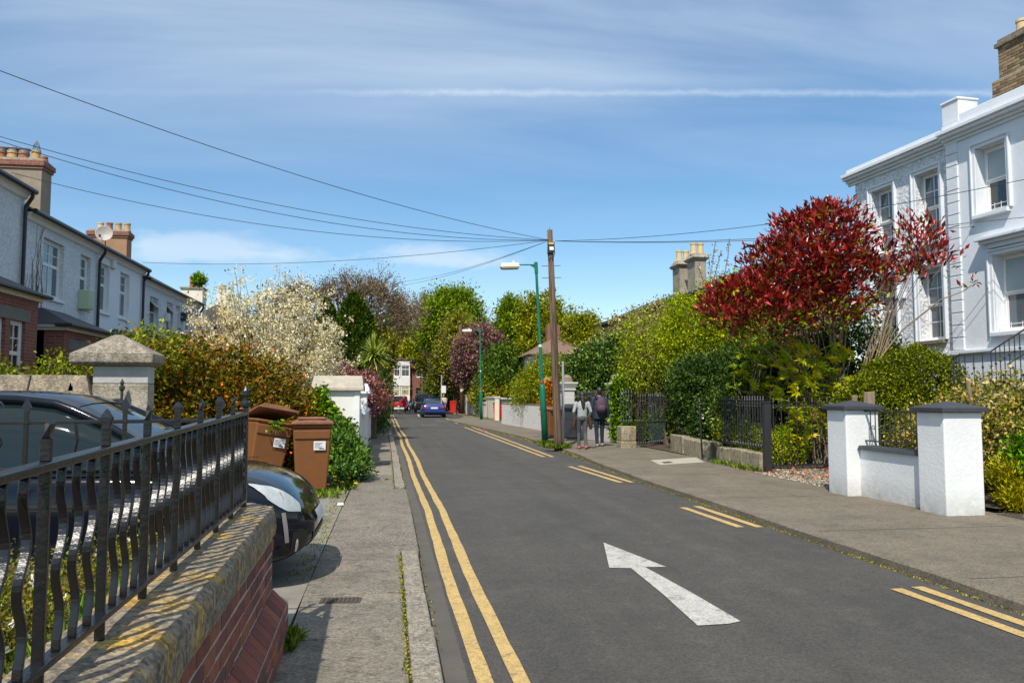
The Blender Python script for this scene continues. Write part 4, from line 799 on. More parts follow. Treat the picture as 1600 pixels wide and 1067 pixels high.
q = MB(off); q.prism([fv(-.1, 7.7, -.3), fv(3.6, 7.7, -.3), fv(3.6, 7.7, -7), fv(-.1, 7.7, -7)], [fv(1.9, 8.5, -3.6), fv(3.6, 8.6, -3.6), fv(3.6, 8.6, -4.6), fv(1.9, 8.5, -4.6)]); q.prism([fv(3.6, 7.8, -.4), fv(11.5, 7.8, -.4), fv(11.5, 7.8, -8), fv(3.6, 7.8, -8)], [fv(5, 9.3, -3.8), fv(10, 9.3, -3.8), fv(10, 9.3, -5), fv(5, 9.3, -5)]); q.build('roof', mat('villa_roof', (0.20, 0.10, 0.065), (0.13, 0.075, 0.055), 9, .85, .4, 40), t)
def surround(f, a, b, c, d, w=.15, dep=.04):
    q = MB(off)
    for (s0, s1, z0, z1) in ((a - w, a, c, d), (b, b + w, c, d), (a - w, b + w, d, d + w)): q.fbox(f, s0, s1, z0, z1, -.02, dep)
    for (s0, s1, z0, z1) in ((a - w, a - w + .04, c, d + w - .04), (b + w - .04, b + w, c, d + w - .04), (a - w, b + w, d + w - .04, d + w)): q.fbox(f, s0, s1, z0, z1, dep - .002, dep + .035)
    q.build('window_surround', m_trim, t, bevel=.008)
for i, w in enumerate(wl):
    surround(fv, *w, w=.12); window(t, off, fv, *w, [(0, .5, 2, 2, .0), (.5, 1, 2, 2, .035)], d=-.24, fw=.055, mframe=m_vwhite, msill=(m_trim if i < 2 else m_oldstone), sillout=.13)
for i, w in enumerate(wr):
    surround(fv2, *w, w=.12)
    wo = window(t, off, fv2, *w, [(0, .5, 1, 1, .0), (.5, 1, 1, 1, .035)], d=-.26, fw=.06, mframe=m_vwhite, msill=m_trim, sillout=.12, mp=m_pane_dark if i == 0 else m_pane)
    q = MB(off); q.fbox(fv2, w[0] + .1, w[1] - .1, w[2] + (w[3] - w[2]) * .5, w[3] - .09, -.236, -.228); q.build('roller_blind', mat('blind', (.40, .46, .47), (.36, .42, .43), 3, .7), wo)
    q = MB(off)
    for z in (w[2] + .06, w[2] + .16): q.tube([fv2(w[0] + .06, z, -.05), fv2(w[1] - .06, z, -.05)], .008, 5)
    for k in range(5): s = w[0] + .06 + (w[1] - w[0] - .12) * k / 4; q.tube([fv2(s, w[2] + .0, -.05), fv2(s, w[2] + .2, -.05)], .006, 5)
    q.build('window_guard', m_vwhite, wo)
q = MB(off); q.fbox(fv2, 4.45, 6.2, 4.86, 4.93, -.02, .16); q.fbox(fv2, 4.40, 6.25, 4.931, 5.0, -.02, .24); q.fbox(fv2, 4.6, 6.05, 4.75, 4.859, -.02, .07); q.build('window_hood', m_trim, t, bevel=.01)
q = MB(off); q.fbox(fv, 1.72, 1.86, 4.0, 4.12, 0, .1); q.build('vent', m_trim, t)
# brick chimney, every brick its own piece on the two sides in view
cs0, cs1 = 4.93, 6.3; cd0, cd1 = -1.45, -.75
def RHp(px, py, d):
    dr = ray(px, py); ox, oy = O_[0] + n_[0] * d, O_[1] + n_[1] * d; tt = (ox * n_[0] + oy * n_[1]) / (dr.x * n_[0] + dr.y * n_[1]); X, Y = dr.x * tt, dr.y * tt
    return ((X - O_[0]) * u_[0] + (Y - O_[1]) * u_[1], CAM_H + dr.z * tt)
cs0, czt = RHp(1559, 76, -.9); cs0b, czm = RHp(1555, 128, -.9); cd1 = -.9; cd0 = -1.7
q = MB(off); q.fbox(fv, cs0 + .012, cs0 + 1.5, 7.8, czt, cd0, cd1 - .012); q.fbox(fv, cs0b - .05 + .012, cs0 + 1.55, 7.8, czm, cd0, cd1 + .05 - .012); st = q.build('chimney', m_mortar, t)
m_stock = [mat('stock_brick_%d' % i, c, tuple(x * .6 for x in c), 12, .9, .4, 40) for i, c in enumerate([(.30, .21, .115), (.22, .15, .085), (.15, .105, .065), (.36, .26, .14)])]
yawv = math.atan2(u_[1], u_[0])
me_b = brick_proto(.105, .218, .066)
for top, s00, dd in ((czt, cs0, cd1), (czm, cs0b - .05, cd1 + .05)):
    z = (czm + .04) if top == czt else 8.0; r_ = 0
    while z < top - .02:
        s = s00 + (.0 if r_ % 2 == 0 else -.112)
        while s < cs0 + .85:
            s0 = max(s, s00); l = s + .218 - s0
            if l > .04: P = fv(s0 + l / 2, z, dd - .05); brick_at(me_b, st, tuple(P[i] - off[i] for i in range(3)), (0, 0, yawv), (l / .218, 1, 1), m_stock)
            s += .228
        d = dd - .11
        while d > cd0:
            P = fv(s00 + .05, z, d - .105); brick_at(me_b, st, tuple(P[i] - off[i] for i in range(3)), (0, 0, yawv + R(90)), (1, 1, 1), m_stock); d -= .228
        z += .0755; r_ += 1
q = MB(off); q.fbox(fv, cs0 - .06, cs0 + 1.6, czt, czt + .10, cd0 - .06, cd1 + .06); q.fbox(fv, cs0 - .02, cs0 + 1.5, czt + .10, czt + .2, cd0, cd1 + .0); q.build('cap', m_oldstone, st, bevel=.015)
for ds, cw in ((.3, None), (.75, 'cage'), (1.1, None)): P = fv(cs0 + ds, 0, -1.3); pot(st, off, P[0], P[1], czt + .17, .42, .13, m_cream_pot, cw)
# entrance steps railing
t = thing('stair_railing', 'black iron railing rising along the villa entrance steps', 'railing', (10.2, 11.8, 0)); off = tuple(t.location)
Yr = 13.2; rp = [AY(x, y, Yr - i * .18) for i, (x, y) in enumerate(((1487, 562), (1500, 553), (1548, 549), (1572, 533), (1600, 515), (1650, 480)))]
q = MB(off); q.tube(rp, .016, 6); q.build('handrail', m_blackmatt, t)
q = MB(off); q.tube([(x, y, z - .42) for x, y, z in rp[3:]], .012, 6); q.build('lower_rail', m_blackmatt, t)
for k in range(17):
    f = k / 16 * 4.6; i = min(4, int(f)); g = f - i; P = [rp[i][j] + (rp[i + 1][j] - rp[i][j]) * g for j in range(3)]
    q = MB(off); q.tube([(P[0], P[1], P[2]), (P[0], P[1], P[2] - .9)], .009, 6); q.lathe([(.009, 0), (.02, .02), (.02, .04), (.009, .06)], (P[0], P[1], P[2] - .3), 8); q.build('baluster', m_blackmatt, t)
# entrance steps
t = thing('entrance_steps', 'pale rendered entrance steps below the villa windows', 'steps', (12.2, 12.2, 0)); off = tuple(t.location)
for k in range(8): q = MB(off); q.box(10.9 + k * .28, 13.4, 10.4, 12.6, k * .2, k * .2 + .2); q.build('step', m_oldstone, t, bevel=.01)
# ------------------------------------------------------------------ houses half hidden behind the right-hand trees
m_brownbrick = brickmat('brown_house_brick', (0.26, 0.14, 0.095), (0.20, 0.105, 0.075), (0.26, 0.21, 0.17))
t = thing('brick_terrace', 'brown brick house with slate roof and clustered chimneys behind the right trees', 'house', (13.5, 33, 0)); off = tuple(t.location)
fr = frame_fn((11.6, 0), (0, 1), (-1, 0)); q = MB(off); ops = [(28.6 + k * 3.4, 29.6 + k * 3.4, zz, zz + 1.5) for k in range(4) for zz in (.9, 3.5)]
facade(q, fr, 27.6, 43, 0, 5.5, ops, .12); q.box(11.95, 17, 27.6, 43, 0, 5.5); q.build('wall', m_brownbrick, t)
for o_ in ops: window(t, off, fr, *o_, [(0, .5, 1, 1, 0), (.5, 1, 1, 1, .03)], mp=m_pane_dark, msill=m_oldstone)
q = MB(off); q.prism([(11.4, 27.4, 5.52), (17.2, 27.4, 5.52), (14.3, 27.4, 6.75)], [(11.4, 43.2, 5.52), (17.2, 43.2, 5.52), (14.3, 43.2, 6.75)]); q.build('roof', m_slate, t)
q = MB(off); q.box(11.3, 11.6, 27.4, 43.2, 5.4, 5.519); q.build('gutter', m_gutter, t)
m_grey_stack = mat('grey_stack', (0.38, 0.33, 0.25), (0.22, 0.19, 0.15), 3, .95, .6, 30, stain=(.13, .11, .09), sscale=5, samt=.6, sthr=.5)
for (pa, pb, ytop, Y, pots) in ((1058, 1082, 413, 30.6, (1066, 1077)), (1082, 1107, 402, 29.2, (1089, 1100))):
    a, b = AY(pa, ytop, Y), AY(pb, ytop, Y); q = MB(off); q.box(a[0] + .1, b[0] - .1, Y, Y + .8, 5.4, a[2] - .1); st = q.build('chimney', m_grey_stack, t)
    q = MB(off); q.frust(a[0] + .06, b[0] - .06, Y - .04, Y + .84, a[2] - .098, a[0] - .02, b[0] + .02, Y - .12, Y + .92, a[2]); q.frust(a[0], b[0], Y - .1, Y + .9, a[2] + .001, a[0] + .1, b[0] - .1, Y + .05, Y + .7, a[2] + .2); q.build('cap', m_grey_stack, st)
    for px in pots: pot(st, off, AY(px, ytop, Y)[0], Y + .35, a[2] + .17, .45, .13, m_cream_pot)
Yb = 52.0; b0 = AY(826, 553, Yb); t = thing('bungalow', 'house with brown hipped roof and brick chimney among the golden trees', 'house', (b0[0] + 3, Yb + 4, 0)); off = tuple(t.location)
q = MB(off); q.box(b0[0] + .4, b0[0] + 11.5, Yb + .4, Yb + 8, 0, b0[2]); q.build('wall', m_creamw, t)
q = MB(off); q.prism([(b0[0], Yb, b0[2]), (b0[0] + 12, Yb, b0[2]), (b0[0] + 12, Yb + 8.4, b0[2]), (b0[0], Yb + 8.4, b0[2])], [(b0[0] + 4, Yb + 3.6, b0[2] + 2.4), (b0[0] + 8, Yb + 3.6, b0[2] + 2.4), (b0[0] + 8, Yb + 4.6, b0[2] + 2.4), (b0[0] + 4, Yb + 4.6, b0[2] + 2.4)]); q.build('roof', mat('brown_roof_tiles', (0.20, 0.13, 0.085), (0.13, 0.085, 0.06), 10, .85, .5, 30), t)
c = AY(855, 520, Yb + 2); q = MB(off); q.box(c[0], c[0] + .9, Yb + 2, Yb + 2.6, b0[2], AY(855, 508, Yb + 2)[2]); q.build('chimney', m_redbrick, t)

# ------------------------------------------------------------------ white gate piers, low wall and railing on the right
m_darkcap = mat('dark_cap_paint', (0.045, 0.05, 0.06), (0.03, 0.034, 0.042), 6, .7, .3, 30)
def wpier(label, y0, y1, x0=6.80, h=1.31):
    sx = .53; t = thing('gate_pier', label, 'pier', (x0 + sx / 2, (y0 + y1) / 2, PZ), group='white piers with dark caps'); off = tuple(t.location)
    q = MB(off); q.box(x0, x0 + sx, y0, y1, -.1, h); q.build('shaft', m_white, t, bevel=.02, seg=3)
    o = .06; cx, cy = x0 + sx / 2, (y0 + y1) / 2; q = MB(off); q.box(x0 - o, x0 + sx + o, y0 - o, y1 + o, h + .001, h + .055); q.frust(x0 - o, x0 + sx + o, y0 - o, y1 + o, h + .0555, cx - .02, cx + .02, cy - .02, cy + .02, h + .135); q.build('cap', m_darkcap, t, bevel=.006)
p2 = G(1480, 806); p1 = G(1325, 775)
wpier('nearest white rendered pier with dark pyramid cap, by the brick-paved corner', p2[1], p2[1] + .52, p2[0])
wpier('white rendered pier with dark cap beside the gravel driveway', p1[1], p1[1] + .52, p1[0])
yA, yB, xw = p2[1] + .522, p1[1] - .002, p2[0] + .12
t = thing('low_wall', 'low white wall with dark coping between two white piers', 'wall', (xw + .1, (yA + yB) / 2, PZ)); off = tuple(t.location)
zw = AX(1420, 708, xw)[2] - .02
q = MB(off); q.box(xw, xw + .22, yA, yB, -.1, zw); q.build('wall_body', m_white, t); q = MB(off); q.frust(xw - .05, xw + .27, yA, yB, zw + .001, xw - .02, xw + .24, yA, yB, zw + .06); q.build('coping', m_darkcap, t, bevel=.008)
t = thing('iron_railing', 'short black railing panel on the low white wall between the piers', 'railing', (xw + .1, (yA + yB) / 2, zw + .06)); off = tuple(t.location); xr = xw + .1
zt1 = 1.29
q = MB(off); q.box(xr - .016, xr + .016, yA, yB, zt1 - .01, zt1 + .01); q.build('top_rail', m_blackmatt, t); q = MB(off); q.box(xr - .014, xr + .014, yA, yB, zw + .12, zw + .14); q.build('bottom_rail', m_blackmatt, t)
k = 0; y = yA + .08
while y < yB - .03:
    q = MB(off); q.tube([(xr, y, zw + .06 if k % 5 == 0 else zw + .12), (xr, y, zt1 + .02)], .008, 6)
    if k % 2 == 0: scroll(q, (xr, y + .05, zw + .32), .045, 1.2, 'y', .005, 14)
    q.build('bar', m_blackmatt, t); y += .115; k += 1
# finial railing on its stone plinth, further along
m_granite = mat('old_granite', (0.37, 0.315, 0.21), (0.20, 0.17, 0.11), 7, .95, 1.0, 45, speck=(45, .32), stain=(.12, .105, .055), sscale=5, samt=.8, sthr=.49, stretch=(1, 1, .45), bdist=.015)
def finial(q, x, y, z, s=1.0): q.lathe([(.009, 0), (.016, .01), (.009, .02), (.02 * s, .045), (.024 * s, .07), (.014, .10), (.018, .115), (.003, .15)], (x, y, z), 8)
def railing(label, A, B, z0, z1, n_, plinth=None, post=None, name='iron_railing', cat='railing', m=None, r=.010, dog=False, fin=True):
    m = m or m_blackmatt; t = thing(name, label, cat, (*[(A[i] + B[i]) / 2 for i in range(2)], z0)); off = tuple(t.location); L_ = math.hypot(B[0] - A[0], B[1] - A[1]); ux, uy = (B[0] - A[0]) / L_, (B[1] - A[1]) / L_
    pt = lambda f: (A[0] + (B[0] - A[0]) * f, A[1] + (B[1] - A[1]) * f)
    for zz, nm in ((z1, 'top_rail'), (z0 + .06, 'bottom_rail')): q = MB(off); q.tube([(*pt(0), zz), (*pt(1), zz)], .018, 4); q.build(nm, m, t)
    if dog: q = MB(off); q.tube([(*pt(0), z0 + .5 * (z1 - z0)), (*pt(1), z0 + .5 * (z1 - z0))], .015, 4); q.build('middle_rail', m, t)
    q = MB(off); q.tube([(0, 0, 0), (0, 0, z1 - z0 - .06)], r, 6); 
    q.lathe([(r, .0), (.028, .012), (.024, .04), (r, .06)], (0, 0, 0), 8); q.lathe([(r, z1 - z0 - .14), (.02, z1 - z0 - .12), (.02, z1 - z0 - .10), (r, z1 - z0 - .08)], (0, 0, 0), 8)
    if fin: finial(q, 0, 0, z1 - z0 - .05)
    q.off = (0, 0, 0); b0_ = q.build('bar', m, t)
    for k in range(n_):
        x, y = pt((k + .5) / n_); L3 = (x - off[0], y - off[1], .06)
        if k == 0: b0_.location = L3
        else: inst(b0_, 'bar', t, L3)
    if dog:
        d = MB(); d.tube([(0, 0, 0), (0, 0, (z1 - z0) * .5)], r * .9, 5); d0 = d.build('dog_bar', m, t)
        for k in range(n_ - 1):
            x, y = pt((k + 1) / n_); L3 = (x - off[0], y - off[1], .06)
            if k == 0: d0.location = L3
            else: inst(d0, 'dog_bar', t, L3)
    return t
A = G(1187, 737.5); B = G(1119, 722.5)
t = thing('stone_plinth', 'worn granite kerb wall under the finialled black railing', 'wall', (A[0] + .15, (A[1] + B[1]) / 2, PZ)); off = tuple(t.location); zs = AX(1190, 708, A[0])[2]
f = [0, .38, .66, 1]
for a, b in zip(f[:-1], f[1:]):
    b2 = b - .006; P = [(A[0] + (B[0] - A[0]) * g + d, A[1] + (B[1] - A[1]) * g) for g, d in ((a, 0), (b2, 0), (b2, .26), (a, .26))]; h = zs + rnd.uniform(-.015, .02)
    q = MB(off); q.prism([(x, y, -.05) for x, y in P], [(x, y, h) for x, y in P]); q.build('stone', m_granite, t, bevel=.025, seg=3)
railing('row of black finialled railings on the granite kerb wall under the shrubs', (A[0] + .13, A[1]), (B[0] + .13, B[1]), zs + .03, 1.36, 18)
t = thing('gate_post', 'thick square black iron post ending the granite kerb wall', 'post', (A[0] + .12, A[1] - .09, PZ)); q = MB(); q.box(-.065, .065, -.065, .065, -.05, 1.34); q.build('shaft', m_blackmatt, t, bevel=.006); q = MB(); q.box(-.075, .075, -.075, .075, 1.341, 1.37); q.build('cap', m_blackmatt, t, bevel=.006)
gA, gB = (A[0] + .20, A[1] - .06), (A[0] + 2.0, A[1] + .25)
railing('open driveway gate with finialled bars swung back behind the white pier', gA, gB, .10, 1.33, 10, name='driveway_gate', cat='gate', r=.0095)
# second kerb wall and thin post
A2, B2, C2 = G(1118, 716), G(1096, 717), G(1047, 705)
t = thing('stone_plinth', 'mossy granite kerb wall curving under the dark hedge', 'wall', ((B2[0] + C2[0]) / 2 + .1, (B2[1] + C2[1]) / 2, PZ)); off = tuple(t.location); hz = .46
for P0, P1, h in ((A2, B2, hz - .02), (B2, ((B2[0] * .45 + C2[0] * .55), (B2[1] * .45 + C2[1] * .55)), hz), ((B2[0] * .43 + C2[0] * .57, B2[1] * .43 + C2[1] * .57), C2, hz + .03)):
    dx, dy = P1[0] - P0[0], P1[1] - P0[1]; L_ = math.hypot(dx, dy); nx, ny = dy / L_ * .3, -dx / L_ * .3
    if nx < 0: nx, ny = -nx, -ny
    P = [P0, (P0[0] + dx * .985, P0[1] + dy * .985), (P0[0] + dx * .985 + nx, P0[1] + dy * .985 + ny), (P0[0] + nx, P0[1] + ny)]
    q = MB(off); q.prism([(x, y, -.05) for x, y in P], [(x, y, h + rnd.uniform(-.02, .02)) for x, y in P]); q.build('stone', m_granite, t, bevel=.035, seg=3)
p = G(1098, 717); t = thing('iron_post', 'thin leaning black iron post in front of the mossy kerb wall', 'post', (p[0] - .03, p[1] - .05, PZ)); q = MB(); q.tube([(0, 0, -.05), (0, 0, 1.3)], .02, 8); q.build('shaft', m_blackmatt, t); q = MB(); finial(q, 0, 0, 1.29, 1.2); q.lathe([(.02, 1.18), (.035, 1.2), (.035, 1.22), (.02, 1.24)], (0, 0, 0), 8); q.build('finial', m_blackmatt, t); t.rotation_euler = (0, R(-2.2), 0)
# pedestrian gate, stone block, railing, ivy pier
m_dkgreen = mat('dark_green_iron', (0.028, 0.045, 0.05), (0.04, 0.055, 0.06), 20, .5)
A3, B3 = G(996, 699.5), G(1016, 696); railing('dark green garden gate with dog bars below the weeping tree, nearer leaf', A3, (A3[0] + .32, A3[1] + .1), .09, 1.42, 4, name='garden_gate', cat='gate', m=m_blackmatt, dog=True)
B4 = G(1043, 695); railing('dark green garden gate leaf standing open under the weeping tree', (A3[0] + .42, A3[1] + .3), (B4[0], B4[1] + .1), .09, 1.45, 9, name='garden_gate', cat='gate', m=m_dkgreen, dog=True)
p = G(983, 700); t = thing('stone_block', 'two-course granite gate block beside the dark green garden gate', 'block', (p[0], p[1] + .25, PZ)); off = tuple(t.location)
for z0, z1, w in ((-.05, .24, .23), (.245, .66, .22)): q = MB(off); q.box(p[0] - w, p[0] + w, p[1], p[1] + .5, z0, z1); q.build('stone', m_granite, t, bevel=.03, seg=3)
railing('short dark green railing above the two-course granite block', (p[0] - .2, p[1] + .25), (p[0] + .2, p[1] + .25), .72, 1.55, 5, m=m_dkgreen)
m_greypier = mat('grey_painted_pier', (0.52, 0.51, 0.49), (0.42, 0.41, 0.39), 3, .9, .4, 25, stain=(.25, .24, .21), sscale=6, samt=.5, sthr=.57)
def ballpier(label, x0, x1, y, zc):
    t = thing('gate_pier', label, 'pier', ((x0 + x1) / 2, y + .25, PZ)); off = tuple(t.location); cx, cy, w = (x0 + x1) / 2, y + .25, (x1 - x0) / 2
    q = MB(off); q.box(x0, x1, y, y + 2 * w, -.05, zc - .3); q.build('shaft', m_greypier, t, bevel=.02)
    q = MB(off); q.box(x0 + .06, x1 - .06, y - .012, y + .02, .3, zc - .55); q.build('panel', m_greypier, t, bevel=.008)
    q = MB(off); q.box(x0 - .04, x1 + .04, y - .04, y + 2 * w + .04, zc - .298, zc - .23); q.frust(x0 - .02, x1 + .02, y - .02, y + 2 * w + .02, zc - .229, x0 - .10, x1 + .10, y - .10, y + 2 * w + .10, zc - .07); q.box(x0 - .11, x1 + .11, y - .11, y + 2 * w + .11, zc - .069, zc); q.build('cap', m_greypier, t, bevel=.012)
    q = MB(off); q.ell((cx, cy, zc - .02), (w * 1.0, w * 1.0, .30), 18, 12); q.build('dome', m_oldstone, t, smooth=True)
Yp = 28.2; ballpier('grey gate pier with domed cap behind the dark bin', AY(879, 620, Yp)[0], AY(898, 620, Yp)[0], Yp, AY(885, 597, Yp)[2])
Yp2 = 24.8; ballpier('grey gate pier with domed cap smothered in ivy beside the couple', AY(956, 620, Yp2)[0], AY(974, 620, Yp2)[0], Yp2, AY(960, 598, Yp2)[2])
x9, y9 = AY(899, 640, 28.0)[0], 28.0; x8, y8 = AY(955, 640, 25.2)[0], 25.3
railing('dark iron railing between two domed piers behind the walking couple', (x9 + .05, y9), (x8 - .02, y8), .55, 1.55, 22, m=m_blackmatt)
t = thing('dwarf_wall', 'pale grey dwarf wall under the railing behind the couple', 'wall', ((x9 + x8) / 2, (y9 + y8) / 2, PZ)); off = tuple(t.location); dx, dy = x8 - x9, y8 - y9
q = MB(off); P = [(x9 + .05, y9 - .1), (x8, y8 - .1), (x8 + .1, y8 + .15), (x9 + .15, y9 + .15)]; q.prism([(x, y, -.05) for x, y in P], [(x, y, .50) for x, y in P]); q.build('wall_body', m_greypier, t, bevel=.015); q = MB(off); q.prism([(x - .02, y, .501) for x, y in P], [(x - .02, y, .55) for x, y in P]); q.build('coping', m_granite, t, bevel=.01)
# white painted brick wall, coping, leaf-covered pier
m_wpbrick = brickmat('white_painted_wall_brick', (0.80, 0.78, 0.74), (0.75, 0.73, 0.69), (0.60, 0.58, 0.54), bump=.8, ms=.010)
a, b = G(846, 672.5), G(784, 662); t = thing('brick_wall', 'white painted brick garden wall behind the green lamp post', 'wall', ((a[0] + b[0]) / 2, (a[1] + b[1]) / 2, PZ)); off = tuple(t.location)
e = (a[0] + .35, a[1] - 3.4); P = [e, a, b, (b[0] + .24, b[1]), (a[0] + .24, a[1]), (e[0] + .24, e[1])]
q = MB(off); q.prism([(x, y, -.05) for x, y in P], [(x, y, 1.12) for x, y in P]); q.build('wall_body', m_wpbrick, t); q = MB(off); q.prism([(x - .015, y, 1.121) for x, y in P], [(x - .015, y, 1.17) for x, y in P]); q.build('coping', mat('brown_coping', (.25, .17, .12), (.16, .11, .08), 12, .9, .5, 40), t, bevel=.01)
Yq = 31.6; x0, x1 = AY(849, 620, Yq)[0], AY(863, 620, Yq)[0]; t = thing('gate_pier', 'rough stone pier hung with orange leaves behind the telegraph pole', 'pier', ((x0 + x1) / 2, Yq + .25, PZ)); off = tuple(t.location); r3 = random.Random(2)
q = MB(off); q.box(x0 + .02, x1 - .02, Yq + .02, Yq + .44, -.05, 2.05); q.build('core', m_mortar, t)
z = 0
while z < 2.0:
    h = r3.uniform(.14, .24); s = r3.uniform(.35, .65); xm = x0 + (x1 - x0) * s
    for u0, u1 in ((x0, xm - .008), (xm + .008, x1)): q = MB(off); q.box(u0, u1, Yq + r3.uniform(-.015, .01), Yq + .46, z + .008, min(2.05, z + h)); q.build('stone', m_oldstone, t, bevel=.02)
    z += h
q = MB(off); q.box(x0 - .06, x1 + .06, Yq - .06, Yq + .52, 2.052, 2.16); q.frust(x0 - .04, x1 + .04, Yq - .04, Yq + .5, 2.161, x0 + .12, x1 - .12, Yq + .15, Yq + .3, 2.3); q.build('cap', m_oldstone, t, bevel=.015)
# cream wall with piers, blue gate, stone wall further on
m_creamp = mat('cream_wall_paint', (0.70, 0.62, 0.48), (0.62, 0.54, 0.42), 2.5, .9, .3, 20, stain=(.40, .36, .28), sscale=3, samt=.5, sthr=.6); m_coppale = mat('pale_coping', (0.58, 0.56, 0.51), (0.46, 0.44, 0.40), 5, .9)
def seg(t, off, P0, P1, z0, z1, m, name, w=.28, bev=.01):
    dx, dy = P1[0] - P0[0], P1[1] - P0[1]; L_ = math.hypot(dx, dy); nx, ny = abs(dy / L_) * w, -dx / L_ * w * (1 if dy > 0 else -1); P = [P0, P1, (P1[0] + nx, P1[1] + ny), (P0[0] + nx, P0[1] + ny)]
    q = MB(off); q.prism([(x, y, z0) for x, y in P], [(x, y, z1) for x, y in P]); return q.build(name, m, t, bevel=bev)
c0, c1 = G(773.5, 656.7), G(735, 648); lerp = lambda f: (c0[0] + (c1[0] - c0[0]) * f, c0[1] + (c1[1] - c0[1]) * f)
t = thing('garden_wall', 'cream painted wall with stepped piers and pale copings by the second lamp', 'wall', (*lerp(.5), PZ)); off = tuple(t.location); zz = AY(735, 615, c1[1])[2]
for f0, f1, h in ((0, .30, 1.42), (.30, .52, 1.02), (.52, .72, 1.5), (.72, .80, 1.55), (.80, 1.0, 1.68)):
    seg(t, off, lerp(f0 + .002), lerp(f1 - .002), -.05, h, m_creamp, 'wall_section'); A_ = lerp(f0); B_ = lerp(f1)
    seg(t, off, (A_[0] - .05, A_[1]), (B_[0] - .05, B_[1]), h + .001, h + .11, m_coppale, 'coping', .38)
q = MB(off); x, y = lerp(.62); q.box(x - .12, x - .005, y - .5, y + .5, .85, 1.25); q.build('post_box', flat('box_grey', (.17, .19, .21), .5), t, bevel=.01)
c2, c3 = G(776, 655), AY(790, 640, 52); t = thing('garden_wall', 'cream side wall with sloping coping behind the red bin', 'wall', (c0[0] + 1.2, c0[1] + 1, PZ)); off = tuple(t.location)
seg(t, off, (c0[0] + .3, c0[1] + .6), (c0[0] + 2.6, c0[1] + .9), -.05, 1.35, m_creamp, 'wall_section', .25); seg(t, off, (c0[0] + .3, c0[1] + .55), (c0[0] + 2.6, c0[1] + .85), 1.351, 1.45, m_coppale, 'coping', .35)
g0, g1 = G(734, 648), G(728.5, 647); t = thing('garden_gate', 'tall slate blue boarded gate between cream wall and stone wall', 'gate', (g0[0], g0[1] + 1, PZ)); off = tuple(t.location)
for k in range(6): f0, f1 = k / 6, (k + .94) / 6; seg(t, off, (g0[0] + (g1[0] - g0[0]) * f0 + .15, g0[1] + .05 + 3.2 * f0), (g0[0] + (g1[0] - g0[0]) * f1 + .15, g0[1] + .05 + 3.2 * f1), 0, 1.55, flat('gate_blue', (.05, .085, .13), .6), 'board', .05, .004)
s0, s1 = (g1[0] + .05, g0[1] + 3.6), G(699, 641.5); t = thing('stone_wall', 'rubble stone garden wall behind the red-brown pole', 'wall', ((s0[0] + s1[0]) / 2, (s0[1] + s1[1]) / 2, PZ)); off = tuple(t.location)
seg(t, off, (s0[0] + .04, s0[1]), (s1[0] + .04, s1[1]), -.05, 1.62, m_mortar, 'core', .3)
L_ = math.hypot(s1[0] - s0[0], s1[1] - s0[1]); z = 0; m_rub = [mat('rubble_%d' % i, c, tuple(x * .7 for x in c), 8, .95, .6, 30) for i, c in enumerate([(.33, .29, .21), (.26, .23, .17), (.38, .34, .26)])]
while z < 1.62:
    h = r3.uniform(.17, .28); a_ = 0
    while a_ < L_:
        l = r3.uniform(.35, .8); f0, f1 = a_ / L_, min(1, (a_ + l - .03) / L_)
        seg(t, off, (s0[0] + (s1[0] - s0[0]) * f0 + r3.uniform(-.02, .02), s0[1] + (s1[1] - s0[1]) * f0), (s0[0] + (s1[0] - s0[0]) * f1, s0[1] + (s1[1] - s0[1]) * f1), z + .015, min(z + h, 1.68 + r3.uniform(-.04, .05)), r3.choice(m_rub), 'stone', .2, .02); a_ += l
    z += h
p = G(707, 645.5); q = MB((p[0] + .55, p[1] + .8, PZ)); q.box(p[0] + .15, p[0] + .75, p[1] + .5, p[1] + 1.1, -.05, 1.66); q.frust(p[0] + .1, p[0] + .8, p[1] + .45, p[1] + 1.15, 1.661, p[0] + .15, p[0] + .75, p[1] + .5, p[1] + 1.1, 1.78); tag(q.build('gate_pier', mat('pink_render', (.50, .36, .27), (.42, .30, .23), 4, .9, .3, 20), bevel=.02), 'pinkish rendered pier behind the far red bin', 'pier')
# bins on the right
m_redp = mat('red_bin_plastic', (0.62, 0.025, 0.012), (0.52, 0.02, 0.01), 4, .5); m_dkp = mat('dark_bin_plastic', (0.035, 0.042, 0.05), (0.028, 0.033, 0.04), 5, .55); m_grn = flat('green_lid', (.03, .14, .07), .55)
p = G(862, 685); wheelie('brown wheeled bin half hidden behind the telegraph pole', 'bin', m_brown, m_brownlid, (p[0] + .06, p[1] + .25, PZ), R(200), sticker=False)
p = G(896, 688); wheelie('dark grey wheeled bin beside the telegraph pole', 'bin', m_dkp, m_dkp, (p[0] + .02, p[1] + .3, PZ), R(160), sticker=False, s=1.1)
p = G(778, 656.5); wheelie('red wheeled bin with green lid in the cream wall gateway', 'bin', m_redp, m_grn, (p[0] + .05, p[1] + .35, PZ), R(-12), sticker=False, s=1.05)
p = G(707.5, 646); wheelie('red wheeled bin furthest down the street by the stone wall', 'bin', m_redp, m_redp, (p[0], p[1] - .1, PZ), R(0), sticker=False)

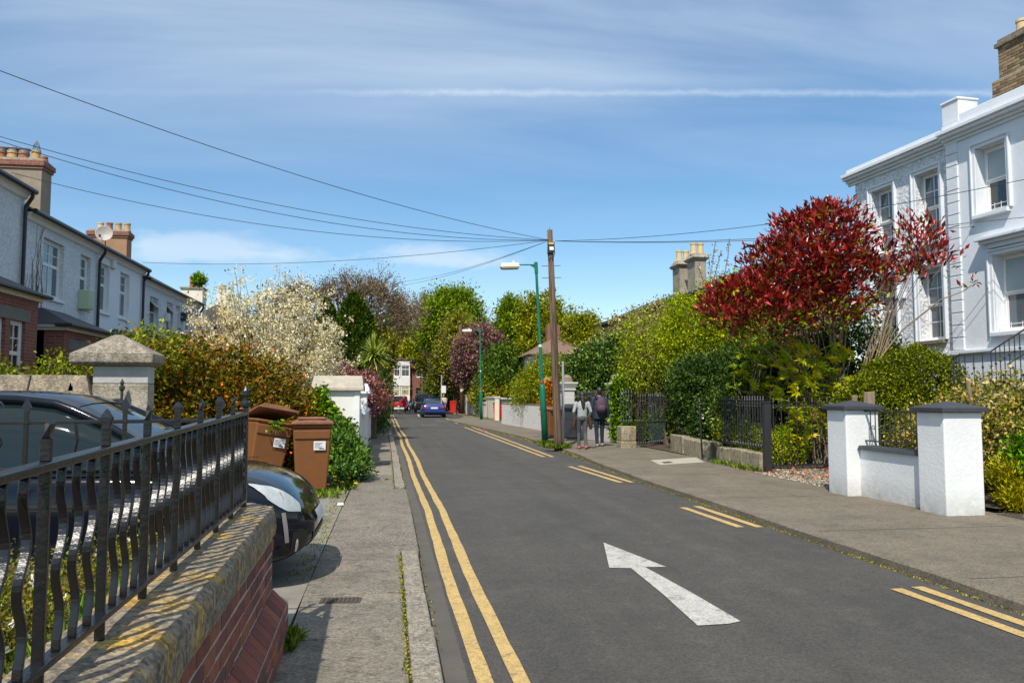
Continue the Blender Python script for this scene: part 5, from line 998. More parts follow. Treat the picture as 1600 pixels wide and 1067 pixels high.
# ------------------------------------------------------------------ white walls and piers along the left pavement
m_crackw = mat('cracked_white_render', (0.74, 0.72, 0.68), (0.66, 0.64, 0.60), 2, .9, .4, 16, stain=(.42, .39, .34), sscale=7, samt=.5, sthr=.60, bdist=.012)
def lpier(label, xf, y0, y1, w, h, capm, flatcap=False):
    t = thing('gate_pier', label, 'pier', (xf - w / 2, (y0 + y1) / 2, PZ)); off = tuple(t.location)
    q = MB(off); q.box(xf - w, xf, y0, y1, -.05, h); q.build('shaft', m_crackw, t, bevel=.012)
    q = MB(off); o = .09
    q.box(xf - w - o, xf + o, y0 - o, y1 + o, h + .001, h + .05)
    if flatcap: q.frust(xf - w - o, xf + o, y0 - o, y1 + o, h + .0505, xf - w - .01, xf + .01, y0 + .12, y1 - .12, h + .26)
    else: q.frust(xf - w - o, xf + o, y0 - o, y1 + o, h + .0505, xf - w - .05, xf + .05, y0 + .16, y1 - .02, h + .31)
    q.build('cap', capm, t, bevel=.012)
    q = MB(off); q.box(xf - .10, xf + .012, y0 - .012, y0 + .1, -.04, h - .002); q.build('corner_strip', m_white, t, bevel=.01)
    return t
m_capw = mat('white_cap_stone', (0.46, 0.42, 0.34), (0.30, 0.27, 0.22), 6, .95, .6, 40, stain=(.28, .26, .22), sscale=5, samt=.6, sthr=.56)
lpier('large cracked white pier with sloped stone cap next to the ivy', -.62, 16.35, 17.2, .86, 1.62, m_capw)
lpier('white painted pier with white cap behind the large cracked pier', -.60, 20.7, 21.5, .80, 1.58, m_white, True)
lpier('narrow white pier beyond the white walls, in front of the dark hedge', -.62, 26.0, 26.6, .6, 1.5, m_white, True)
def lwall(label, y0, y1, h, x=-.66):
    t = thing('garden_wall', label, 'wall', (x - .1, (y0 + y1) / 2, PZ)); off = tuple(t.location)
    q = MB(off); q.box(x - .2, x, y0, y1, -.05, h); q.build('wall_body', m_crackw, t); q = MB(off); q.frust(x - .26, x + .06, y0, y1, h + .001, x - .14, x - .06, y0, y1, h + .12); q.build('coping', m_white, t, bevel=.006)
lwall('low white wall with ridged coping between the first two white piers', 17.22, 18.9, 1.22); lwall('white wall step dropping towards the second white pier', 18.91, 20.68, 1.08); lwall('low white wall past the second white pier', 21.52, 25.98, 1.1); lwall('far stretch of low white wall under the dark hedge', 26.62, 44, 1.0, -.72)
railing('thin black railing among the leaves behind the brown bins', (-1.55, 16.9), (-4.3, 16.9), .5, 1.42, 20, r=.008)
# ------------------------------------------------------------------ lamp posts, poles, wires
m_green = mat('lamp_green', (0.006, 0.17, 0.10), (0.005, 0.13, 0.08), 4, .45); m_lampw = flat('lantern_white', (.66, .64, .56), .5)
def lamp(label, H_=5.75, arm=.55):
    t = thing('street_lamp', label, 'street lamp', group='green street lamps on the right')
    q = MB(); q.tube([(0, 0, -.1), (0, 0, 1.72), (0, 0, 1.80), (0, 0, 1.86)], [.105, .10, .085, .055], 14); q.build('base_tube', m_green, t, smooth=True)
    q = MB(); q.tube([(0, 0, 1.84), (0, 0, H_)], [.052, .042], 12); q.lathe([(.058, H_ - .32), (.058, H_ + .04), (.02, H_ + .05)], (0, 0, 0), 12); q.build('column', m_green, t, smooth=False)
    q = MB(); q.tube([(0, 0, H_ - .04), (-arm, 0, H_ - .03)], .02, 8); q.prism([(-.04, -.008, H_ - .05), (-.2, -.008, H_ - .05), (-.04, -.008, H_ - .16)], [(-.04, .008, H_ - .05), (-.2, .008, H_ - .05), (-.04, .008, H_ - .16)]); q.build('arm', m_green, t)
    q = MB(); q.frust(-arm - .62, -arm, -.12, .12, H_ - .10, -arm - .60, -arm - .02, -.10, .10, H_ + .03); q.lathe([(.04, .03), (.04, .10), (.03, .11)], (-arm - .17, 0, H_), 10); hd = q.build('lantern', m_lampw, t, bevel=.03, seg=3)
    q = MB(); q.frust(-arm - .56, -arm - .03, -.10, .10, H_ - .17, -arm - .61, -arm - .01, -.118, .118, H_ - .101); q.build('lens', mat('lantern_lens', (.38, .35, .24), (.30, .28, .2), 5, .25), hd, bevel=.02)
    q = MB(); q.lathe([(.054, 3.05), (.054, 3.13)], (0, 0, 0), 12); q.build('white_band', flat('band_white', (.8, .8, .78), .5), t); q = MB(); q.lathe([(.057, 1.93), (.057, 1.98)], (0, 0, 0), 12); q.build('red_band', flat('band_red', (.55, .05, .03), .5), t)
    return t
p = G(852, 692); l1 = lamp('nearest green street lamp leaning by the telegraph pole'); l1.location = (p[0], p[1], PZ); l1.rotation_euler = (0, R(-2.9), 0)
p = G(752, 655); dup(l1, (p[0], p[1], PZ), (0, R(-1.0), 0), 'middle green street lamp in front of the cream wall', (1.0, 1.0, 1.02))
p = AY(684.5, 636, 92); dup(l1, (p[0], p[1], PZ), (0, 0, 0), 'furthest green street lamp beyond the dark van', (1, 1, 1.02))
m_wood = mat('weathered_pole_wood', (0.185, 0.125, 0.085), (0.050, 0.035, 0.027), 20, .95, 1.0, 40, stretch=(1, 1, .05), contrast=1.5, spec=.2, bdist=.02)
p = G(872.5, 700); PX_, PY_ = p; t = thing('telegraph_pole', 'tall weathered wooden telegraph pole with wires on the right pavement', 'pole', (PX_, PY_, PZ)); t.rotation_euler = (0, R(-2.1), 0)
HP = 6.3; q = MB(); q.tube([(0, 0, -.2), (0, 0, .3), (0, 0, 3), (0, 0, HP)], [.125, .118, .10, .078], 16); q.build('pole_shaft', m_wood, t, smooth=True)
q = MB(); q.box(-.10, .10, -.13, -.07, 5.62, 5.92); q.tube([(-.09, -.09, 5.9), (-.11, -.09, 5.6), (-.07, -.09, 5.4), (-.02, -.1, 5.5)], .012, 6); q.tube([(.09, -.09, 5.95), (.10, -.09, 5.6), (.05, -.1, 5.45)], .012, 6); q.tube([(0, -.1, 5.62), (.02, -.11, 5.42), (.06, -.1, 5.6)], .014, 6); bx = q.build('junction_box', m_blackmatt, t, bevel=.008)
q = MB(); q.box(-.075, .075, -.137, -.131, 5.86, 5.91); q.build('yellow_label', flat('label_yellow', (.75, .5, .03), .5), bx); q = MB(); q.box(-.055, .065, -.137, -.131, 5.69, 5.79); q.build('white_label', flat('label_white', (.8, .8, .8), .5), bx)
for zz in (4.0, 4.35, 4.9, 5.25): q = MB(); q.tube([(-.28, 0, zz), (.28, 0, zz + .005)], .009, 5); q.build('climbing_step', m_rust, t)
q = MB(); q.tube([(0, 0, HP), (0, 0, HP + .08)], .008, 5); q.build('top_pin', m_rust, t)
p = G(882, 699); t = thing('conduit_post', 'thin grey metal post right behind the telegraph pole', 'post', (p[0] + .02, p[1] + .25, PZ)); q = MB(); q.tube([(0, 0, -.05), (0, 0, 2.45)], .035, 10); q.build('tube', flat('galvanised', (.42, .44, .45), .5, .3), t); q = MB(); q.lathe([(.04, 2.45), (.04, 2.48), (.01, 2.5)], (0, 0, 0), 10); q.build('cap', flat('galvanised', (.42, .44, .45), .5, .3), t)
p = G(722, 646.5); t = thing('telegraph_pole', 'far red-brown wooden pole beside the rubble stone wall', 'pole', (p[0], p[1], PZ)); t.rotation_euler = (0, R(-1.5), 0); q = MB(); q.tube([(0, 0, -.2), (0, 0, 3), (0, 0, 7.7)], [.19, .17, .13], 12); q.build('pole_shaft', mat('red_pole_wood', (.16, .065, .04), (.09, .04, .03), 14, .9, .5, 30, stretch=(1, 1, .1)), t, smooth=True)
q = MB(); q.box(-.12, .12, -.22, -.16, 1.9, 2.15); q.build('notice', m_lampw, t)
p = G(691, 651); t = thing('sign_post', 'thin grey post with small white sign behind the blue car', 'sign', (p[0], p[1] + 1, PZ)); q = MB(); q.tube([(0, 0, -.05), (0, 0, 3.1)], .05, 8); q.build('tube', flat('galvanised', (.42, .44, .45), .5, .3), t); q = MB(); q.box(-.02, .32, -.075, -.055, 1.75, 2.3); q.build('sign_plate', flat('sign_white', (.7, .7, .68), .5), t)
q = MB(); q.box(-.04, .04, -.07, -.05, 2.5, 3.0); q.build('sign_side', flat('sign_grey', (.3, .3, .3), .5), t)
# overhead wires
PT = Vector((PX_ - .225, PY_, PZ + 6.0))
def wire(label, pts):
    """smooth curve through measured points, each seen at its own distance"""
    q = MB(tuple(PT)); P = [Vector(a) for a in pts]; n_ = 40; out = []
    ts = [0]; 
    for a, b in zip(P[:-1], P[1:]): ts.append(ts[-1] + (b - a).length)
    T = ts[-1]
    for i in range(n_ + 1):
        s = T * i / n_; k = len(P); v = Vector((0, 0, 0))
        for j in range(k):
            w = 1.0
            for m_ in range(k):
                if m_ != j: w *= (s - ts[m_]) / (ts[j] - ts[m_])
            v += P[j] * w
        out.append(v)
    q.tube(out, .0075, 5); return tag(q.build('overhead_wire', m_gutter), label, 'wire', 'overhead wires at the telegraph pole')
def span(px, py, Y): return AY(px, py, Y)
def lin(a, b, f, sag): v = Vector(a).lerp(Vector(b), f); v.z -= sag; return v
def wire2(label, end, sag): wire(label, [PT, lin(PT, end, .5, sag), end])
wire2('uppermost wire climbing steeply to the top left edge', AY(-60, 88, 13.0), .30)
wire2('upper of two close wires sloping down from the left edge', AX(-60, 196, -8.8), .45)
wire2('lower of two close wires sloping down from the left edge', AX(-70, 198, -8.6), .62)
wire2('wire reaching the first terrace chimney', AX(18, 270, -8.9), .55)
wire2('wire from the pole to the eaves of the end terrace house', AX(222, 410, -8.9), .30)
wire2('higher of two wires dropping behind the bare tree', AY(575, 438, 62), .55); wire2('lower of two wires dropping behind the bare tree', AY(560, 447, 60), .55)
PT2 = PT + Vector((.16, 0, -.02))
for lb, e, sg in (('highest wire crossing the villa upper windows', AY(1660, 268, 13.5), .30), ('middle wire running right towards the villa', AY(1660, 333, 14.0), .22), ('lowest wire running right behind the red tree', AY(1660, 341, 15.0), .22)):
    wire(lb, [PT2, lin(PT2, e, .5, sg), e])

# ------------------------------------------------------------------ cars
m_tyre = mat('tyre', (0.018, 0.018, 0.018), (0.03, 0.03, 0.03), 20, .9); m_rim = flat('alloy', (.45, .46, .47), .3, .8); m_carglass = mat('car_glass', (0.010, 0.018, 0.020), None, 2.0, .03, spec=.45); m_trimb = flat('car_black_trim', (.012, .012, .013), .5)
m_head = mat('headlight_lens', (.52, .56, .57), (.30, .33, .34), 8, .15, spec=.4); m_tail = mat('tail_light', (.42, .012, .012), (.3, .01, .01), 8, .15, coat=.8); m_plate = flat('plate_white', (.72, .72, .70), .5)
def interp(tab, x): return float(np.interp(x, [a for a, b in tab], [b for a, b in tab]))
def car(label, loc, rotz, paint, L_, W_, top, belt, wid, roof, gw, wheels, r_w, clear=.17, front=True, extra=None, group=None, roofw=.62, bot=None):
    """x runs forward; top: body height profile, roof: greenhouse profile (x,z)"""
    t = thing('car', label, 'car', loc, rotz, group); n_ = 30; hw = W_ / 2
    xs = [-L_ / 2 + L_ * (0.5 - 0.5 * math.cos(math.pi * i / n_)) for i in range(n_ + 1)]; q = MB(); S = []
    for x in xs:
        w = hw * interp(wid, x); zt_ = interp(top, x); zb_ = interp(bot, x) if bot else clear; h = zt_ - zb_
        sec = [(0, zb_), (w * .80, zb_), (w * .94, zb_ + h * .07), (w * .985, zb_ + h * .25), (w, zb_ + h * .50), (w * .985, zb_ + h * .74), (w * .95, zb_ + h * .90), (w * .84, zt_ - .012), (w * .5, zt_ + .012), (0, zt_ + .02)]
        S.append([(x, y, z) for y, z in sec] + [(x, -y, z) for y, z in sec[-2:0:-1]])
    k = len(S[0]); q.v = [v for s in S for v in s]; q.f = [(i * k + j, i * k + (j + 1) % k, (i + 1) * k + (j + 1) % k, (i + 1) * k + j) for i in range(n_) for j in range(k)] + [tuple(range(k)), tuple(range(n_ * k, n_ * k + k))]
    b = q.build('body', paint, t, smooth=True); ss = b.modifiers.new('sub', 'SUBSURF'); ss.levels = ss.render_levels = 2
    q = MB(); S = []; gx = [a for a, z in roof]; m_ = 22
    for i in range(m_ + 1):
        x = gx[0] + (gx[-1] - gx[0]) * i / m_; zr = interp(roof, x); zb_ = interp(top, x) - .06; wb = hw * interp(wid, x) * .93; f = max(0, min(1, (zr - zb_) / (max(z for a, z in roof) - zb_ + 1e-6)))
        wt = wb + (hw * gw - wb) * f; zr = max(zr, zb_ + .02)
        sec = [(wb, zb_), (wb + (wt - wb) * .5, zb_ + (zr - zb_) * .5), (wt, zr - .05 * f), (wt * .82, zr - .008), (wt * .4, zr + .012), (0, zr + .016)]
        S.append([(x, y, z) for y, z in sec] + [(x, -y, z) for y, z in sec[-2::-1]])
    k = len(S[0]); q.v = [v for s in S for v in s]; q.f = [(i * k + j, i * k + j + 1, (i + 1) * k + j + 1, (i + 1) * k + j) for i in range(m_) for j in range(k - 1)]
    g = q.build('windows', m_carglass, t, smooth=True)
    # painted roof skin and pillars laid over the glass
    rt = max(z for a, z in roof); rr = [i for i in range(m_ + 1) if S[i][5][2] > rt - .09]; q = MB(); Q = []
    up = lambda v, d=.006: (v[0], v[1] * 1.008, v[2] + d)
    for i in rr: Q.append([up(S[i][j]) for j in range(2, k - 2)])
    kk = len(Q[0]); q.v = [v for s in Q for v in s]; q.f = [(i * kk + j, i * kk + j + 1, (i + 1) * kk + j + 1, (i + 1) * kk + j) for i in range(len(Q) - 1) for j in range(kk - 1)]; q.build('roof', paint, t, smooth=True)
    for sd_ in (0, k - 1):
        j2 = 2 if sd_ == 0 else k - 3
        q = MB(); q.tube([up(S[i][j2]) for i in range(0, m_ + 1)], .034, 8); q.build('roof_rail', paint, t, smooth=True)
        q = MB(); q.tube([up(S[i][0 if sd_ == 0 else k - 1], .05) for i in range(1, m_)], .014, 6); q.build('window_trim', m_trimb, t)
        i = int(m_ * .48); q = MB(); q.tube([up(S[i][0 if sd_ == 0 else k - 1], .03), up(S[i][1 if sd_ == 0 else k - 2]), up(S[i][j2])], .03, 6); q.build('pillar', m_trimb, t)
    for x in wheels:
        for sy in (-1, 1):
            w = MB(); w.lathe([(r_w * .62, -.10), (r_w * .93, -.10), (r_w, -.07), (r_w, .07), (r_w * .93, .10), (r_w * .62, .10)], (0, 0, 0), 28); wo = w.build('wheel', m_tyre, t, smooth=False); wo.location = (x, sy * (hw * interp(wid, x) - .085), r_w); wo.rotation_euler = (R(-90) * sy, 0, 0)
            w = MB(); w.lathe([(.05, .085), (r_w * .2, .09), (r_w * .25, .07), (r_w * .60, .08), (r_w * .64, .095), (r_w * .64, .06)], (0, 0, 0), 20); w.build('rim', m_rim, wo)
            w = MB(); P = [(x + (r_w + .055) * math.cos(a_), sy * (hw * interp(wid, x) + .006), r_w + (r_w + .055) * math.sin(a_)) for a_ in [math.pi * i / 18 for i in range(-2, 21)]]
            Pi = [(a_, sy * (hw * interp(wid, x) - .04), c) for a_, b_, c in P]; c0_ = (x, sy * (hw * interp(wid, x) - .012), r_w)
            for i in range(len(P) - 1): w.add([P[i], P[i + 1], c0_], [(0, 1, 2)])
            w.build('wheel_arch', m_trimb, t)
    if extra: extra(t, b)
    return t
def ell_patch(t, b, name, m, f, nu=10, nv=6, off=.006):
    """a lens that hugs the body: f(u,v) -> (x,y,z)"""
    q = MB(); V = [f(i / nu, j / nv) for j in range(nv + 1) for i in range(nu + 1)]; q.add(V, [(j * (nu + 1) + i, j * (nu + 1) + i + 1, (j + 1) * (nu + 1) + i + 1, (j + 1) * (nu + 1) + i) for j in range(nv) for i in range(nu)]); o = q.build(name, m, t, smooth=True)
    sw = o.modifiers.new('wrap', 'SHRINKWRAP'); sw.target = b; sw.wrap_method = 'NEAREST_SURFACEPOINT'; sw.offset = off; sw.wrap_mode = 'ABOVE_SURFACE'; return o
m_navy = mat('black_car_paint', (0.006, 0.008, 0.014), (0.005, 0.006, 0.011), 2, .07, spec=.38)
def near_extra(t, b):
    for s in (-1, 1):
        # long swept-back lamp at the front corner
        c = [((1.54, .77, .875), (1.57, .80, .84)), ((1.69, .69, .835), (1.70, .79, .70)), ((1.81, .61, .77), (1.83, .72, .60)), ((1.89, .53, .69), (1.91, .62, .55))]
        def f(u, v, s=s):
            i = min(2, int(u * 3)); g = u * 3 - i; A = [c[i][0][k] * (1 - g) + c[i + 1][0][k] * g for k in range(3)]; B = [c[i][1][k] * (1 - g) + c[i + 1][1][k] * g for k in range(3)]
            p_ = .5 + (v - .5) * (0.30 + .70 * math.sin(math.pi * min(1, .12 + u * .80))); return (A[0] * (1 - p_) + B[0] * p_, -s * (A[1] * (1 - p_) + B[1] * p_) * -1, A[2] * (1 - p_) + B[2] * p_)
        h = ell_patch(t, b, 'headlight', m_head, f, 16, 8, .010)
        def f2(u, v, s=s): a = u * 2 * math.pi; r = .01 + v * .055; return (1.77 + .3 * r * math.cos(a), s * (.69 + .3 * r * math.cos(a)), .715 + r * math.sin(a))
        ell_patch(t, b, 'headlight_reflector', flat('reflector_dark', (.10, .11, .12), .15, .3), f2, 14, 3, .016)
        def f3(u, v, s=s): return (1.93 - .08 * u + .015 * v, s * (.52 + .16 * u), .30 + .14 * v)
        ell_patch(t, b, 'fog_recess', m_trimb, f3, 6, 4, .005)
        q = MB(); q.ell((.93, s * .90, .93), (.10, .09, .07)); q.build('wing_mirror', m_navy, t, smooth=True)
        q = MB(); q.tube([(.95, s * .845, .87), (.55, s * .852, .60), (.50, s * .85, .35)], .005, 4); q.build('door_gap', m_trimb, t)
        q = MB(); q.tube([(-.25, s * .858, .78), (-.43, s * .858, .78)], .014, 6); q.build('door_handle', m_navy, t)
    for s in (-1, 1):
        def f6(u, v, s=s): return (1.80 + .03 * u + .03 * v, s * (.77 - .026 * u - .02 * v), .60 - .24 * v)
        ell_patch(t, b, 'painted_reflection', flat('crease_grey', (.22, .21, .20), .25), f6, 3, 8, .008)  # pale grey strip painted on the bumper as a bright reflection
        def f7(u, v, s=s): a = u * 2 * math.pi; r = .005 + v * .045; return (1.86 + .3 * r * math.cos(a), s * (.62 + .6 * r * math.cos(a)), .34 + r * math.sin(a))
        ell_patch(t, b, 'fog_lamp', flat('reflector', (.75, .77, .8), .12, .9), f7, 12, 2, .012)
    def f4(u, v): return (1.96, -.42 + .84 * u, .24 + .16 * v)
    ell_patch(t, b, 'lower_grille', m_trimb, f4, 10, 4, .006)
    def f5(u, v): return (1.98, -.26 + .52 * u, .44 + .11 * v)
    ell_patch(t, b, 'number_plate', m_plate, f5, 6, 2, .016)
    q = MB(); q.tube([(1.36, y, .905 + .04 * (1 - (y / .8) ** 2)) for y in [-.78 + i * .156 for i in range(11)]], .004, 4); q.build('bonnet_gap', m_trimb, t)
    q = MB(); q.tube([(1.30, -.84, .82), (1.6, -.82, .68), (1.75, -.76, .56)], .004, 4); q.build('bumper_gap', m_trimb, t)
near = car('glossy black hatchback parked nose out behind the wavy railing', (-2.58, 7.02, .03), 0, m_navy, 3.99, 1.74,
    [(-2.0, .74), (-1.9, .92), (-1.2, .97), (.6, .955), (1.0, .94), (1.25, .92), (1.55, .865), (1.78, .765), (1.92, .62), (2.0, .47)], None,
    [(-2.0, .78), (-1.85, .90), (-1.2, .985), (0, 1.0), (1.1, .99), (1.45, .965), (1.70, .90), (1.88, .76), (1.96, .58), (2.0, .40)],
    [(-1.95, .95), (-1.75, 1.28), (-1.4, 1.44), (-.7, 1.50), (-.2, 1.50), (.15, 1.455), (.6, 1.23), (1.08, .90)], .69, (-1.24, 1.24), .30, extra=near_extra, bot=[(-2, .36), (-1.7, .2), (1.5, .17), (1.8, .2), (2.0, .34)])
# cars at the far end
def tail_extra(plate_z, tz, th, tx, hw, badge=True, spare=None, tw=.34, rear_glass=None):
    def ex(t, b):
        for s in (-1, 1):
            def f(u, v, s=s): return (tx + .10 * (1 - u) ** 2 * 0, s * (hw - tw * (1 - u)), tz + th * v)
            ell_patch(t, b, 'tail_light', m_tail, f, 8, 4, .012)
        def f(u, v): return (tx - .05, -.26 + .52 * u, plate_z + .12 * v)
        ell_patch(t, b, 'number_plate', m_plate, f, 4, 2, .016)
        def f(u, v): return (tx, -hw * .85 + hw * 1.7 * u, .30 + .14 * v)
        ell_patch(t, b, 'bumper_trim', m_trimb, f, 8, 2, .006)
        for s in (-1, 1): q = MB(); q.ell((-tx * .36, s * (hw + .13), 1.0), (.08, .11, .07)); q.build('wing_mirror', m_trimb, t, smooth=True)
        if spare:
            q = MB(); q.lathe([(.0, -.10), (.30, -.10), (.34, -.06), (.34, .08), (.28, .11), (.0, .11)], (0, 0, 0), 24); o = q.build('spare_wheel', spare, t, smooth=False); o.location = (tx - .12, -.12, .88); o.rotation_euler = (0, R(90), 0)
    return ex
m_blue = mat('blue_car_paint', (0.006, 0.032, 0.22), (0.005, 0.026, 0.17), 2, .22, coat=1.0); m_redc = mat('red_car_paint', (0.42, 0.012, 0.02), (0.36, 0.010, 0.016), 2, .3, coat=.8); m_blk = mat('dark_van_paint', (0.022, 0.028, 0.032), (0.018, 0.022, 0.026), 2, .3, coat=.8); m_blue2 = mat('bright_blue_paint', (0.02, 0.05, 0.30), None, 2, .25, coat=1.0)
p = G(678.5, 652.5, RZ); q_sed = car('blue saloon car parked on the right, seen from behind', (p[0], p[1] + 2.2, RZ), R(90), m_blue, 4.4, 1.78,
    [(-2.2, .80), (-2.1, 1.0), (-1.5, 1.03), (-.6, .98), (1.0, .95), (1.9, .78), (2.2, .55)], None, [(-2.2, .86), (-2.05, .95), (-1.2, 1), (1.2, 1), (1.9, .9), (2.2, .7)],
    [(-1.75, 1.02), (-1.2, 1.26), (-.6, 1.40), (.1, 1.42), (.5, 1.33), (1.15, .97)], .66, (-1.3, 1.35), .31, extra=tail_extra(.66, .74, .15, -2.2, .80), bot=[(-2.2, .34), (-1.9, .18), (1.9, .18), (2.2, .3)])
p = AY(663.5, 640, 79); car('dark people carrier parked beyond the blue saloon', (p[0], p[1] + 2.2, RZ), R(90), m_blk, 4.5, 1.84,
    [(-2.25, .95), (-2.2, 1.10), (1.0, 1.08), (1.7, 1.0), (2.25, .65)], None, [(-2.25, .92), (-2.0, .99), (1.5, 1), (2.0, .92), (2.25, .75)],
    [(-2.2, 1.1), (-2.1, 1.75), (-1.7, 1.84), (.3, 1.85), (.7, 1.70), (1.35, 1.1)], .82, (-1.4, 1.4), .34, extra=tail_extra(.78, .95, .32, -2.25, .86, tw=.22), bot=[(-2.25, .36), (-2, .24), (2, .22), (2.25, .34)])
p = AY(625.5, 641, 87); car('red off-road car with a spare wheel on its back, far left', (p[0], p[1] + 1.8, RZ), R(90), m_redc, 3.9, 1.75,
    [(-1.95, .92), (-1.9, 1.02), (.7, 1.0), (1.5, .95), (1.95, .65)], None, [(-1.95, .92), (-1.7, 1), (1.4, 1), (1.95, .8)],
    [(-1.92, 1.02), (-1.85, 1.55), (-1.5, 1.63), (.1, 1.64), (.4, 1.55), (.95, 1.02)], .78, (-1.2, 1.2), .35, extra=tail_extra(.5, .80, .18, -1.95, .82, spare=m_redc, tw=.18), clear=.3, bot=[(-1.95, .42), (1.95, .42)])
p = AY(685, 636, 96.4); car('bright blue hatchback crossing at the far junction', (p[0] + .6, p[1], RZ), R(178), m_blue2, 3.9, 1.72,
    [(-1.95, .8), (-1.8, .97), (.6, .95), (1.2, .88), (1.95, .55)], None, [(-1.95, .85), (-1.5, 1), (1.4, 1), (1.95, .75)],
    [(-1.85, .97), (-1.5, 1.38), (-.6, 1.47), (.1, 1.45), (.6, 1.2), (1.1, .93)], .70, (-1.2, 1.2), .3)

# ------------------------------------------------------------------ people
def remesh(o, vox, it=3):
    m_ = o.modifiers.new('remesh', 'REMESH'); m_.mode = 'VOXEL'; m_.voxel_size = vox; m_.use_smooth_shade = True; s_ = o.modifiers.new('smooth', 'SMOOTH'); s_.iterations = it; s_.factor = .5; return o
m_skin = flat('skin', (.45, .27, .19), .6); m_dhair = mat('dark_hair', (.018, .013, .010), (.03, .022, .017), 60, .5, stretch=(1, 1, .1)); m_fair = mat('fair_hair', (.42, .28, .13), (.32, .2, .09), 50, .5, stretch=(1, 1, .1))
def person(label, loc, rotz, h, P, cl, vox=.014, build=1.0):
    """P: pose dict of joints in a 1.75 m figure facing +y; cl: clothes"""
    t = thing('person', label, 'person', loc, rotz); s = h / 1.75; t.scale = (s, s, s); b = build; J = P
    def chain(q, pts, rs, n=10): q.tube(pts, rs, n); [q.ell(p_, (r_, r_, r_), 8, 6) for p_, r_ in zip(pts, rs)]
    q = MB()          # body: one skin surface
    q.ell((0, .0, 1.63), (.076, .095, .115), 14, 10); q.ell((0, .095, 1.61), (.014, .02, .02)); q.ell((0, .09, 1.565), (.022, .012, .008)); q.ell((-.03, .082, 1.645), (.014, .012, .01)); q.ell((.03, .082, 1.645), (.014, .012, .01))
    for sx in (-1, 1): q.ell((sx * .078, 0, 1.625), (.012, .022, .032))
    chain(q, [(0, 0, 1.56), (0, -.01, 1.46)], [.052, .056]); q.ell((0, -.01, 1.28), (.155 * b, .10, .19)); q.ell((0, 0, 1.03), (.145 * b, .10, .14)); q.ell((0, -.005, 1.15), (.13 * b, .09, .16))
    for sd_ in ('l', 'r'):
        S_, E_, H_ = J['sh' + sd_], J['el' + sd_], J['ha' + sd_]; chain(q, [S_, E_, H_], [.05, .038, .026]); d = (Vector(H_) - Vector(E_)).normalized(); pc = Vector(H_) + d * .05
        q.ell(pc, (.022, .04, .042)); sx = -1 if sd_ == 'l' else 1
        for k in range(4): f0 = pc + Vector((0, (-.03 + k * .02), 0)) + d * .03; f1 = f0 + d * (.035 + .008 * (1 if k in (1, 2) else 0)); f2 = f1 + d * .025 + Vector((-sx * .018, 0, 0)); q.tube([f0, f1, f2], [.010, .009, .007], 6)
        th = pc + Vector((0, .03, 0)); q.tube([th - d * .02, th + Vector((0, .02, 0)) + d * .012, th + Vector((-sx * .006, .024, 0)) + d * .035], [.011, .010, .008], 6)
        K_, A_ = J['kn' + sd_], J['an' + sd_]; hip = J['hi' + sd_]; chain(q, [hip, K_, A_], [.078, .052, .036]); fd = Vector(J.get('ft' + sd_, (0, 1, 0))).normalized(); q.tube([Vector(A_) + Vector((0, 0, -.03)) - fd * .03, Vector(A_) + fd * .13 + Vector((0, 0, -.05))], [.04, .03], 8)
    remesh(q.build('body', m_skin, t, smooth=True), max(vox * .7, .008) if vox < .018 else vox, 2)
    q = MB(); g = .016; long = cl.get('long', 0)     # upper garment
    q.ell((0, -.01, 1.28), (.155 * b + g, .105 + g, .20)); q.ell((0, -.005, 1.13), (.135 * b + g + .01, .10 + g, .19)); q.tube([(0, -.01, 1.20), (0, 0, .98 - long)], [.15 * b + g, .15 * b + g + .03 * (long > .05)], 16, sq=(1, .74)); q.ell((0, -.01, 1.42), (.12, .075, .07))
    for sd_ in ('l', 'r'):
        S_, E_, H_ = [Vector(J[k_ + sd_]) for k_ in ('sh', 'el', 'ha')]; chain(q, [S_, E_, E_.lerp(H_, .93)], [.064 + cl.get('puff', 0), .05 + cl.get('puff', 0), .038 + cl.get('puff', 0)])
    remesh(q.build(cl['topname'], cl['top'], t, smooth=True), vox, 3)
    q = MB(); q.ell((0, 0, .98), (.15 * b, .115, .13))
    for sd_ in ('l', 'r'):
        hip, K_, A_ = [Vector(J[k_ + sd_]) for k_ in ('hi', 'kn', 'an')]; chain(q, [hip + Vector((0, 0, .02)), K_, A_ + Vector((0, 0, -.005))], [.094, .066, .050])
    q.ell((0, -.05, .95), (.13 * b, .085, .11)); remesh(q.build('trousers', cl['bottom'], t, smooth=True), vox, 3)
    for sd_ in ('l', 'r'):
        A_ = Vector(J['an' + sd_]); fd = Vector(J.get('ft' + sd_, (0, 1, 0))).normalized(); q = MB(); q.ell(A_ + Vector((0, 0, -.04)) - fd * .02, (.045, .05, .048)); q.tube([A_ - fd * .035 + Vector((0, 0, -.05)), A_ + fd * .08 + Vector((0, 0, -.056)) + Vector((0, 0, fd.z * .02)), A_ + fd * .16 + Vector((0, 0, -.062))], [.047, .046, .034], 10, sq=(1, .8)); remesh(q.build('shoe', cl['shoe'], t, smooth=True), max(.012, vox * .8), 2)
    q = MB(); q.ell((0, -.018, 1.655), (.090, .105, .108), 16, 10)
    if cl.get('longhair'):
        q.ell((0, -.075, 1.56), (.075, .05, .13)); q.tube([(0, -.085, 1.60), (.01, -.115, 1.45), (.02, -.125, 1.30), (.025, -.12, 1.20)], [.07, .068, .05, .02], 10)
    else: q.ell((0, -.055, 1.60), (.075, .05, .075))
    remesh(q.build('hair', cl['hair'], t, smooth=True), vox, 2); return t
